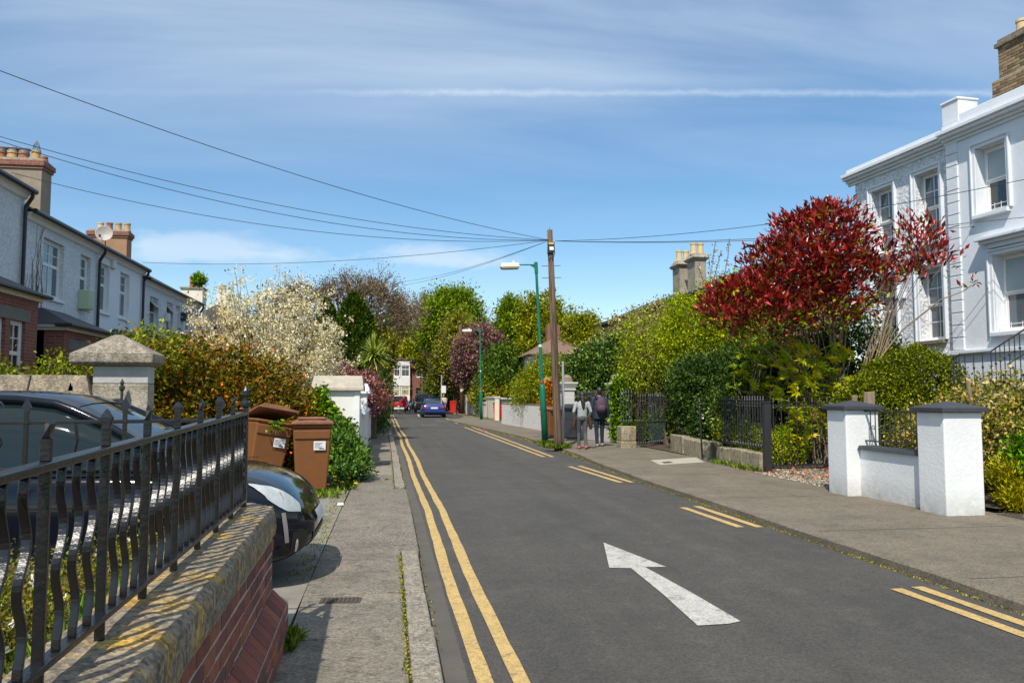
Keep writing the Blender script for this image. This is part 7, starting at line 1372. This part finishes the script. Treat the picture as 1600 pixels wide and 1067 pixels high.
# --- far trees at the end of the street
def ft(label, px, Y, ytop, wpx, m_, seed, dens=1.0, zlow=.25, mt=None, size=None, shape=1.0, name='tree', blobsn=7, csz=1.0, shell=.62, layers=()):
    p = AY(px, 600, Y); top = AY(px, ytop, Y)[2]; w = wpx / FPX * Y / 2; rng = random.Random(seed); h = top * (1 - zlow); cz = top - h / 2; bl = [((p[0], Y, cz), (w * .80, w * .80, h * .44))]
    for k in range(blobsn):
        a = k * 6.283 / blobsn + rng.uniform(-.4, .4); f = rng.uniform(-.8, .75); rr = w * .62 * math.sqrt(max(.15, 1 - f * f)); s = rng.uniform(.34, .50); bl.append(((p[0] + rr * math.cos(a), Y + rr * math.sin(a), cz + f * h * .36), (w * s, w * s, h * s * .52)))
    bl.append(((p[0], Y, top - h * .16), (w * .42, w * .42, h * .16)))
    sz = size or .0029 * Y; return plant(name, label, 'tree', (p[0], Y, 0), bl, m_, int(150 * dens), 70, sz, seed, csize=max(sz * 2.6, w * .24) * csz, shell=shell, trunk=max(.12, w * .06), nlimb=26, mtrunk=mt or m_bark, fork=.6, aspect=.6, group='trees at the end of the street', layers=layers)
m_fresh = lm('fresh_leaves', [(.065, .105, .012), (.11, .155, .018), (.16, .20, .028), (.08, .12, .016)]); m_olive = lm('olive_leaves', [(.10, .12, .018), (.16, .17, .025), (.21, .20, .03), (.12, .14, .025)]); m_brownish = lm('half_open_leaves', [(.11, .125, .025), (.16, .165, .035), (.14, .145, .03), (.16, .13, .05)]); m_judas = lm('judas_blossom', [(.15, .065, .085), (.19, .075, .12), (.11, .10, .04), (.10, .07, .05), (.13, .12, .04)]); m_gold = lm('golden_leaves', [(.20, .17, .02), (.28, .23, .03), (.22, .20, .04), (.16, .14, .02)])
ft('bright green chestnut, tallest of the trees at the street end', 706, 84, 447, 112, m_fresh, 101, 1.9, .40, blobsn=9)
ft('rounded green tree between the beech and the chestnut', 618, 114, 474, 66, m_fresh, 102, 1.0, .15)
ft('hazy half-leafed tree left of the chestnut', 630, 110, 500, 80, m_brownish, 103, 1.1, .2, csz=1.1, shell=.4)
ft('olive tree behind the brick house roof', 580, 88, 492, 80, m_brownish, 104, 1.0, .1)
ft('twiggy greenish-brown tree in front of the chestnut', 716, 72, 490, 92, m_brownish, 105, 1.5, .15, csz=1.1, shell=.4, layers=[('pale_leaves', m_lime, .4, 5, .16, .6, .3)])
ft('purple-pink flowering tree behind the middle lamp', 752, 62, 505, 86, m_judas, 106, 1.2, .15, csz=1.1, shell=.4, mt=m_barkpale)
ft('fresh green tree left of the golden tree', 800, 66, 461, 66, m_fresh, 107, 1.1, .2)
ft('golden-olive tree behind the telegraph pole', 852, 58, 456, 100, m_olive, 108, 1.7, .1, blobsn=9)
ft('olive tree right of the telegraph pole', 918, 54, 488, 90, m_olive, 109, 1.3, .1)
ft('dense green tree low behind the purple tree', 790, 58, 540, 110, m_mid, 110, 1.4, 0)
ft('dark tree behind the yew', 555, 58, 520, 90, m_mid, 111, 1.0, 0)
ft('low green tree beside the brick house', 689, 93, 580, 44, m_mid, 112, .9, 0)
ft('yellowish tree above the brick house', 655, 104, 520, 90, m_olive, 113, 1.0, .05, shell=.4)
for k, (px, Y, yt, w, m_, lb) in enumerate([(478, 60, 540, 90, m_mid, 'green tree behind the white blossom'), (420, 66, 548, 100, m_dark, 'dark tree behind the blossom tree'), (980, 46, 515, 90, m_mid, 'green tree behind the weeping tree'), (730, 96, 560, 80, m_mid, 'low tree behind the red-brown pole'), (1160, 30, 470, 110, m_mid, 'green tree hidden behind the red-leaved tree')]): ft(lb, px, Y, yt, w, m_, 120 + k, 1.0, 0)
rg = np.random.default_rng(77); bl = [((x, 150 + 10 * math.sin(x), 3.6), (9, 7, 4.6)) for x in range(-60, 80, 9)]; P, D, cc = crown_pts(bl, 2600, 8, rg, 1.3); tag(npmesh('distant_wood', *leafgeo(P, D, .8, .6, rg), m_mid, off=(5, 150, 0)), 'distant band of woodland closing the view behind the houses', 'wood', kind='stuff')

# --- right side shrubs, far to near
plant('conifer_shrub', 'loose yellow-green conifer shrub leaning over the white brick wall', 'shrub', (7.6, 38.5, 0), [((7.0, 38, 1.8), (.9, 2.0, 1.3)), ((6.75, 40, 1.5), (.6, 1.6, 1.0)), ((7.7, 36.5, 2.0), (.9, 1.4, 1.3)), ((7.5, 38.5, 2.5), (.9, 1.4, 1.0)), ((8.6, 37, 2.2), (1.0, 1.2, 1.3)), ((9.6, 38, 2.3), (1.0, 1.2, 1.3))], lm('cypress_leaves', [(.10, .12, .015), (.16, .18, .022), (.07, .09, .012), (.20, .20, .03)]), 720, 18, .13, 201, aspect=.3, csize=.32, stems=3, spread=.4, trunk=.06)
plant('golden_shrub', 'golden rounded shrub above the cream wall', 'shrub', (8.6, 57, 0), [((8.0, 57, 1.7), (1.4, 1.8, 1.1)), ((7.0, 60, 1.5), (1.0, 1.5, .9))], m_gold, 340, 16, .15, 202, csize=.4, stems=3, spread=.4, trunk=.05)
plant('garden_shrub', 'mixed green shrubs above the cream wall and red bin', 'shrub', (9.4, 50, 0), [((9.2, 50, 1.7), (1.6, 2, 1.3)), ((10.6, 47, 2.0), (1.8, 2, 1.6)), ((10, 44, 1.6), (1.6, 2, 1.5))], m_mid, 520, 16, .15, 203, csize=.4, stems=4, spread=.6, trunk=.05)
plant('garden_shrub', 'grey-green shrub by the far stone wall', 'shrub', (7.0, 74, 0), [((6.3, 76, 1.4), (1.4, 2.5, 1.2)), ((7.6, 72, 1.5), (1.4, 2, 1.2))], m_dark, 340, 16, .2, 204, csize=.5, stems=3, spread=.5, trunk=.05)
m_orange = lm('orange_leaves', [(.45, .17, .01), (.55, .26, .02), (.35, .12, .02)])
plant('creeper', 'orange-leaved creeper hanging on the rough stone pier', 'creeper', (AY(855, 620, 31.5)[0], 31.5, 0), [((AY(855, 600, 31.5)[0], 31.5, 1.9), (.22, .12, .35)), ((AY(853, 620, 31.5)[0], 31.5, 1.2), (.2, .10, .7))], m_orange, 70, 9, .09, 205, csize=.14, shell=.2, trunk=.012, nlimb=14, crown='leaves', stemname='stems')
plant('creeper', 'rusty creeper on top of the white brick wall', 'creeper', (7.0, 35.6, 1.0), [((6.92, 36, 1.22), (.15, 1.6, .12)), ((7.1, 33.3, 1.24), (.15, .8, .10))], lm('rusty_leaves', [(.30, .10, .03), (.40, .18, .03), (.22, .12, .03)]), 90, 12, .08, 206, csize=.14, shell=.1, trunk=.01, nlimb=10, crown='leaves', stemname='stems')
plant('holly_bush', 'dark glossy evergreen bush behind the walking couple', 'bush', (8.6, 29.5, 0), [((8.5, 29.5, 2.3), (1.3, 1.3, 1.6)), ((7.5, 30.5, 2.1), (.9, 1, 1.3)), ((9.4, 29, 2.2), (1.2, 1.2, 1.6)), ((8.4, 29.2, 1.2), (1.6, 1.0, 1.0))], lm('holly_leaves', [(.015, .04, .008), (.03, .065, .012), (.055, .09, .02), (.10, .13, .04)], .1, .3), 1000, 20, .11, 207, csize=.28, stems=3, spread=.3, trunk=.06)
plant('garden_tree', 'loose pale-budded tree beside the evergreen bush', 'tree', (10.0, 31, 0), [((9.6, 31, 3.9), (1.1, 1.1, 1.1)), ((10.6, 30.5, 4.2), (1.1, 1.1, 1.2)), ((9.0, 31.5, 3.4), (.9, .9, .9))], lm('pale_bud_leaves', [(.16, .16, .05), (.26, .22, .10), (.34, .27, .16), (.12, .14, .03)]), 330, 14, .10, 208, csize=.32, shell=.3, stems=2, trunk=.06, nlimb=50)
# weeping multi-stemmed tree
def weeping(base):
    rng = np.random.default_rng(14); t = thing('weeping_tree', 'weeping tree with fine yellow-green leaves over the garden gate', 'tree', base); q = MB(base); LP = []; LD = []; b = np.array(base)
    for k in range(30):
        a = rng.uniform(0, 6.283); top = b + np.array([math.cos(a) * rng.uniform(.2, .95), math.sin(a) * rng.uniform(.2, .9), rng.uniform(2.9, 4.55)]); m_ = b + np.array([math.cos(a) * .18, math.sin(a) * .18, 1.25 + rng.uniform(-.2, .4)]); P = []
        for i in range(9): f = i / 8; P.append(tuple(b * (1 - f) ** 2 + 2 * m_ * f * (1 - f) + top * f * f + rng.normal(size=3) * .03))
        q.tube(P, [.06 * (1 - i / 8) ** .8 + .006 for i in range(9)], 5, caps=False)
        for j in range(22):
            f = rng.uniform(.42, 1.0); c = b * (1 - f) ** 2 + 2 * m_ * f * (1 - f) + top * f * f; a2 = a + rng.normal() * 1.3; out = np.array([math.cos(a2), math.sin(a2), 0]); L_ = rng.uniform(.3, .75); dr = rng.uniform(.3, 1.25); W = []
            for i in range(7): g = i / 6; W.append(c + out * L_ * (1 - (1 - g) ** 2) + np.array([0, 0, .22 * g * (1 - g) * 2 - dr * g * g]))
            q.tube([tuple(w) for w in W], [.007 * (1 - i / 6) + .002 for i in range(7)], 3, caps=False)
            for i in range(1, 7):
                for _ in range(10): LP.append(W[i] + rng.normal(size=3) * .085); LD.append(out * .3 + np.array([0, 0, -.6]))
    q.build('trunk', mat('reddish_bark', (.26, .16, .11), (.15, .09, .065), 14, .9, .5, 40), t, smooth=True); LP = np.array(LP); LD = np.array(LD); kp = rng.random(len(LP)) < np.interp(LP[:, 2], [1.5, 2.3], [.03, 1]); LP, LD = LP[kp], LD[kp]; V, F = leafgeo(LP, unit(LD), .072, .6, rng, .6); o = npmesh('crown', V, F, lm('weeping_leaves', [(.10, .14, .012), (.17, .21, .02), (.24, .27, .03), (.14, .17, .02)], .4), t, off=base); o['kind'] = 'stuff'
p = G(1022, 693); weeping((p[0] + .12, p[1] + .35, .05))
plant('garden_shrub', 'yellow-green leafy shrub right of the weeping tree', 'shrub', (9.3, 22.5, 0), [((8.9, 22.6, 3.2), (1.0, 1, 1.5)), ((9.8, 22.2, 3.8), (1.1, 1, 1.3)), ((9.4, 22.4, 2.2), (1.4, 1, 1.5)), ((10.7, 22.5, 3.6), (1.0, 1, 1.4))], lm('pale_lime_leaves', [(.12, .16, .012), (.19, .23, .02), (.27, .29, .035), (.15, .18, .02)], .4), 1000, 20, .07, 209, csize=.26, shell=.5, stems=4, spread=.3, trunk=.03, nlimb=90)
def spires(base, pts):
    rng = np.random.default_rng(15); t = thing('flower_spikes', 'tall bare flower spikes rising above the lime shrub', 'plant', base); q = MB(base); LP = []
    for (x, y, Y) in pts:
        tp = np.array(AY(x, y, Y)); b = np.array([base[0] + rng.normal() * .3, base[1], 3.0]); P = [tuple(b + (tp - b) * i / 6 + rng.normal(size=3) * .03) for i in range(6)] + [tuple(tp)]; q.tube(P, .010, 4, caps=False); k = 60; f = 1 - rng.random(k) * .42; LP.append(b + (tp - b) * f[:, None] + rng.normal(size=(k, 3)) * .035)
    LP = np.concatenate(LP); V, F = leafgeo(LP, unit(rng.normal(size=LP.shape)), .06, .7, rng); q.build('stems', m_bark, t); npmesh('seed_heads', V, F, lm('seed_heads', [(.14, .10, .04), (.24, .17, .08), (.32, .24, .15), (.16, .16, .05)]), t, off=base)['kind'] = 'stuff'
spires((9.6, 22.6, 0), [(1118, 377, 22.6), (1140, 374, 22.4), (1127, 392, 22.3), (1107, 398, 22.7), (1150, 400, 22.4), (1090, 415, 22.8), (1185, 392, 22.5), (1160, 410, 22.4)])
plant('laurel_bush', 'dark bush with white blossom left of the granite-plinth railing', 'bush', (8.6, 20.0, 0), [((8.5, 20.2, 1.5), (.9, .9, 1.2)), ((9.2, 20, 1.8), (1.0, .9, 1.1)), ((8.2, 20.8, 1.7), (.7, .8, 1.0)), ((8.1, 19.6, .8), (.5, .7, .7))], m_dark, 900, 18, .075, 210, csize=.22, stems=4, spread=.3, trunk=.03, layers=[('blossom', m_wpet, .05, 5, .05, .9, .06)], zmin=.2)
plant('variegated_shrub', 'glossy variegated shrub behind the mossy kerb wall', 'shrub', (8.3, 18.5, 0), [((8.3, 18.6, .95), (.45, .5, .75)), ((8.6, 18.3, 1.2), (.4, .4, .6))], lm('variegated_leaves', [(.05, .09, .02), (.12, .17, .04), (.30, .33, .14), (.08, .12, .03)], .2, .3), 360, 16, .075, 211, aspect=.6, csize=.18, stems=4, spread=.2, trunk=.02, zmin=.25)
# red-leaved photinia
def photinia(base):
    rng = np.random.default_rng(16); t = thing('red_leaved_tree', 'large red-leaved multi-stemmed tree in front of the white villa', 'tree', base)
    c = lambda px, py, Y: AY(px, py, Y)
    bl = [(c(1275, 395, 15.6), (1.05, 1.1, .95)), (c(1300, 365, 15.4), (.75, .8, .60)), (c(1235, 430, 15.4), (.95, 1.0, .75)), (c(1165, 480, 15.2), (.80, .8, .55)), (c(1175, 470, 15.1), (.6, .6, .45)), (c(1132, 492, 15.2), (.50, .5, .36)), (c(1200, 500, 15.2), (.85, .7, .5)), (c(1325, 445, 15.6), (.95, .9, .75)), (c(1370, 410, 15.2), (.40, .5, .5)), (c(1290, 480, 15.4), (.8, .8, .5))]
    bl2 = [(c(1432, 372, 14.6), (.42, .4, .38)), (c(1455, 402, 14.5), (.42, .4, .36)), (c(1425, 425, 14.6), (.30, .3, .25))]
    P, D, cc = crown_pts(bl, 1620, 12, rng, .15, .55); P2, D2, cc2 = crown_pts(bl2, 110, 10, rng, .15, .2)
    tw = np.array([c(1508, 450, 13.7), c(1520, 440, 13.6), c(1530, 446, 13.6), c(1365, 542, 14.8), c(1375, 530, 14.8), c(1400, 500, 14.6)]); P3 = np.repeat(tw, 9, 0) + rng.normal(size=(54, 3)) * .07
    P = np.concatenate([P, P2, P3]); D = np.concatenate([D, D2, unit(rng.normal(size=(54, 3)))]); kk = rng.random(len(P)); low = P[:, 2] < np.interp(P[:, 0], [7, 9, 11], [3.0, 3.5, 3.9]); red = kk < np.where(low, .45, .82); keep = rng.random(len(P)) < np.interp(P[:, 2], [2.7, 3.6], [.25, 1]) * np.where(P[:, 0] > 9.3, .6, 1); P, D, red = P[keep], D[keep], red[keep]
    V, F = leafgeo(P[red] + D[red] * .05, D[red] + np.array([0, 0, .5]), .145, .38, rng, 1.0); o = npmesh('crown', V, F, lm('photinia_red', [(.10, .007, .010), (.17, .015, .017), (.145, .025, .015), (.21, .036, .034), (.07, .007, .008)], .18, .30, .6), t, off=base); o['kind'] = 'stuff'
    V, F = leafgeo(P[~red], D[~red], .115, .42, rng, .8); o = npmesh('green_leaves', V, F, lm('photinia_green', [(.07, .09, .014), (.13, .15, .02), (.20, .18, .03), (.09, .08, .02)], .25, .3), t, off=base); o['kind'] = 'stuff'
    q = MB(base); st = [(AY(1312, 615, 16.2)), (AY(1292, 620, 16.3)), (AY(1350, 615, 15.4)), (AY(1335, 618, 15.6))]
    ks = rng.choice(len(cc), 34, replace=False)
    for i, k in enumerate(ks):
        s = st[i % 2]; limbs(q, (s[0] + rng.normal() * .08, s[1] + rng.normal() * .1, .05), [cc[k]], .035, .62, rng, 8, .05, 5)
    for k in range(16): s = st[2 + k % 2]; limbs(q, (s[0] + rng.normal() * .05, s[1], .05), [cc2[k]], .034, .6, rng, 8, .06, 5)
    s = AY(1350, 600, 15.0); q.tube([s, AY(1375, 560, 14.8), AY(1410, 515, 14.6), AY(1470, 468, 14.0), AY(1505, 455, 13.7), AY(1528, 440, 13.6)], [.028, .022, .018, .014, .010, .005], 5); q.tube([AY(1505, 455, 13.7), AY(1518, 445, 13.6)], [.008, .004], 4)
    q.build('trunk', mat('photinia_bark', (.36, .27, .18), (.22, .16, .11), 12, .9, .4, 40), t, smooth=True)
p = AY(1315, 640, 15.4); photinia((p[0], 15.4, .05))
# fatsia: each hand-shaped leaf is a part
def fatsia(label, base, box, n, seed, m_list, size=.20):
    rng = np.random.default_rng(seed); t = thing('fatsia', label, 'shrub', base); ms = []
    for v in range(2):
        q = MB(); L_ = [.55, .8, .95, 1.0, .95, .8, .55]; V = [(0, 0, 0)]; F = []
        for i, l in enumerate(L_):
            a = R(-105 + 35 * i); d = (math.sin(a), math.cos(a)); pr = (d[1], -d[0]); w = .13; k = len(V); V += [(d[0] * l * .5 - pr[0] * w, d[1] * l * .5 - pr[1] * w, .03), (d[0] * l, d[1] * l, -.10 - .08 * v), (d[0] * l * .5 + pr[0] * w, d[1] * l * .5 + pr[1] * w, .03)]; F.append((0, k, k + 1, k + 2))
        q.add(V, F); me = bpy.data.meshes.new('leaf'); me.from_pydata(q.v, [], q.f); me.materials.append(None); ms.append(me)
    q = MB(base); b = np.array(base)
    for k in range(n):
        p_ = np.array([rng.uniform(*box[0]), rng.uniform(*box[1]), rng.uniform(*box[2])]); o = bpy.data.objects.new('leaf', ms[k % 2]); col.objects.link(o); o.parent = t; o.location = tuple(p_ - b); s = size * rng.uniform(.65, 1.15); o.scale = (s, s, s); o.rotation_euler = (rng.normal() * .35 + .5, rng.normal() * .4 - .35, rng.uniform(0, 6.28) if k % 2 else rng.normal() * .8 + 2.4); o.material_slots[0].link = 'OBJECT'; o.material_slots[0].material = m_list[int(rng.integers(len(m_list)))]
        if k % 3 == 0: limbs(q, (base[0] + rng.normal() * .25, base[1] + rng.normal() * .2, base[2]), [p_], .016, .5, rng, 5, .05, 4)
    q.build('stems', m_barkpale, t)
m_f = [lm('fatsia_%d' % i, [c, tuple(x * 1.2 for x in c)], .35, .35) for i, c in enumerate([(.19, .21, .016), (.30, .29, .022), (.38, .33, .03), (.12, .16, .014), (.08, .12, .012)])]
a, b = AY(1258, 650, 16.0), AY(1305, 650, 16.0); fatsia('yellow-green hand-leaved shrub behind the open driveway gate', ((a[0] + b[0]) / 2, 16.2, .06), ((a[0] - .7, b[0] + .12), (15.45, 16.2), (.55, 2.6)), 230, 17, m_f, .24)
fatsia('darker hand-leaved shrub left of the yellow one, behind the finialled railing', (8.3, 17.4, .06), ((7.9, 9.2), (16.9, 17.9), (1.5, 2.9)), 130, 18, m_f[3:] + [m_f[0]], .22)
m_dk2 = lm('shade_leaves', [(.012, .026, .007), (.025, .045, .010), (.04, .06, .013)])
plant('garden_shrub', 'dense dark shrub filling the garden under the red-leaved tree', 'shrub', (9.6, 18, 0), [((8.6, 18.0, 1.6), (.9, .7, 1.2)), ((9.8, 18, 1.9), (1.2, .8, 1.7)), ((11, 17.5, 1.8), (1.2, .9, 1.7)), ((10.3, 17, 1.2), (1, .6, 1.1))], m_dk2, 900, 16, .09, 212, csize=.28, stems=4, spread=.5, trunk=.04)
plant('spirea', 'low golden-green spirea behind the open gate', 'shrub', (8.3, 15.9, 0), [((7.95, 15.9, .38), (.42, .35, .36)), ((8.5, 16.1, .45), (.4, .35, .4))], lm('spirea_leaves', [(.10, .15, .012), (.17, .22, .02), (.28, .28, .03)]), 420, 16, .04, 213, csize=.12, stems=6, spread=.2, trunk=.008, zmin=.08)
plant('garden_shrub', 'low leafy growth inside the finialled railing', 'shrub', (7.9, 17, 0), [((7.75, 16.4, .55), (.3, .7, .35)), ((8.0, 17.8, .6), (.35, .8, .4))], m_lime, 240, 14, .05, 214, csize=.14, stems=4, spread=.3, trunk=.008, zmin=.1)
plant('garden_shrub', 'leafy green plants behind the garden gate', 'shrub', (8.2, 23.5, 0), [((8.1, 24.2, .55), (.5, .5, .45)), ((8.9, 24.0, .7), (.6, .6, .6)), ((8.4, 25.6, 1.1), (.6, .8, .9))], m_mid, 330, 16, .075, 215, csize=.2, stems=4, spread=.3, trunk=.015, zmin=.1)
p = AY(966, 640, 24.7); plant('ivy', 'thick bright ivy smothering the domed pier beside the couple', 'ivy', (p[0], 24.7, 0), [((p[0] + .12, 24.75, 1.15), (.3, .3, .75)), ((p[0] + .2, 24.7, 1.8), (.4, .32, .3)), ((p[0] + .05, 24.6, .4), (.25, .2, .4)), ((p[0] + .6, 24.6, 1.75), (.35, .25, .25))], m_ivy, 420, 16, .075, 216, aspect=.85, csize=.16, shell=.6, stems=4, spread=.15, trunk=.015, crown='leaves', stemname='stems', zmin=.05)
# clipped box mound, mixed hedge and cut stumps on the right
plant('box_hedge', 'rounded clipped box mound in front of the villa', 'hedge', (9.7, 14.6, 0), [(AY(1425, 592, 14.6), (.74, .75, .62)), (AY(1385, 600, 14.8), (.5, .6, .5)), (AY(1462, 600, 14.4), (.46, .6, .52)), ((9.7, 14.6, 1.0), (1.0, .8, 1.0))], lm('box_leaves', [(.05, .065, .006), (.09, .11, .010), (.14, .15, .014), (.065, .08, .008)], .2, .4), 2300, 16, .042, 217, aspect=.6, csize=.09, shell=.90, stems=3, spread=.2, trunk=.03, zmin=.1)
m_mixed = lm('mixed_hedge_leaves', [(.05, .08, .015), (.11, .13, .02), (.24, .17, .06), (.30, .24, .12), (.08, .10, .02)])
plant('hedge', 'mixed hedge with brown and yellow leaves behind the nearest white pier', 'hedge', (9.4, 11.0, 0), [((7.75, 10.5, .75), (.35, .8, .6)), ((8.5, 10.6, .95), (.6, .8, .6)), ((9.3, 11.0, 1.25), (.8, .8, .65)), ((10.4, 10.8, 1.25), (1.0, .9, .75)), ((8.9, 9.6, .75), (.6, .5, .6)), ((8.2, 11.2, .9), (.5, .5, .5)), ((9.9, 9.7, .9), (.8, .6, .75))], m_mixed, 1100, 17, .055, 218, csize=.17, shell=.5, stems=7, spread=.4, trunk=.022, nlimb=120, mtrunk=m_barkpale, layers=[('yellow_leaves', m_gold, .10, 8, .05, .6, .08)], zmin=.1)
plant('hedge', 'glossy green shrub at the right edge beside the nearest pier', 'hedge', (8.6, 9.15, 0), [((8.45, 9.35, .55), (.5, .35, .45)), ((9.2, 9.1, .6), (.5, .4, .5))], lm('glossy_leaves', [(.03, .07, .010), (.06, .12, .016), (.10, .17, .025)], .2, .3), 420, 15, .06, 219, csize=.14, stems=5, spread=.2, trunk=.012, zmin=.08)
plant('juniper', 'low golden juniper beside the nearest white pier', 'shrub', (8.05, 9.05, 0), [((7.95, 9.15, .22), (.28, .22, .17)), ((8.35, 8.95, .24), (.35, .25, .16)), ((7.85, 9.3, .50), (.18, .15, .16))], lm('juniper_leaves', [(.13, .14, .012), (.20, .19, .018), (.27, .24, .03)]), 300, 16, .055, 220, aspect=.25, csize=.10, bias=1.2, stems=3, spread=.1, trunk=.012, zmin=.06)
for k, (px, py, Y, h, r, lean, lb) in enumerate([(1358, 613, 11.3, .55, .085, .0, 'thick pale cut stump behind the low wall railing'), (1512, 596, 10.6, .7, .03, -.6, 'long slanting cut branch beside the nearest pier'), (1335, 618, 11.5, .5, .04, -.2, 'slim leaning cut stem left of the thick stump')]):
    p = AY(px, py, Y); t = thing('tree_stump', lb, 'stump', (p[0], p[1], .1)); q = MB(); z = p[2] - .1; q.tube([(-lean * .5, 0, 0), (-lean * .2, .02, z * .55), (0, 0, z)], [r * 1.15, r * 1.02, r], 9); q.build('stem', m_barkpale, t); q = MB(); q.lathe([(r * .88, 0), (r * .86, .006)], (0, 0, z), 12); q.build('cut_face', mat('cut_wood', (.50, .34, .19), (.40, .26, .14), 20, .9), t)
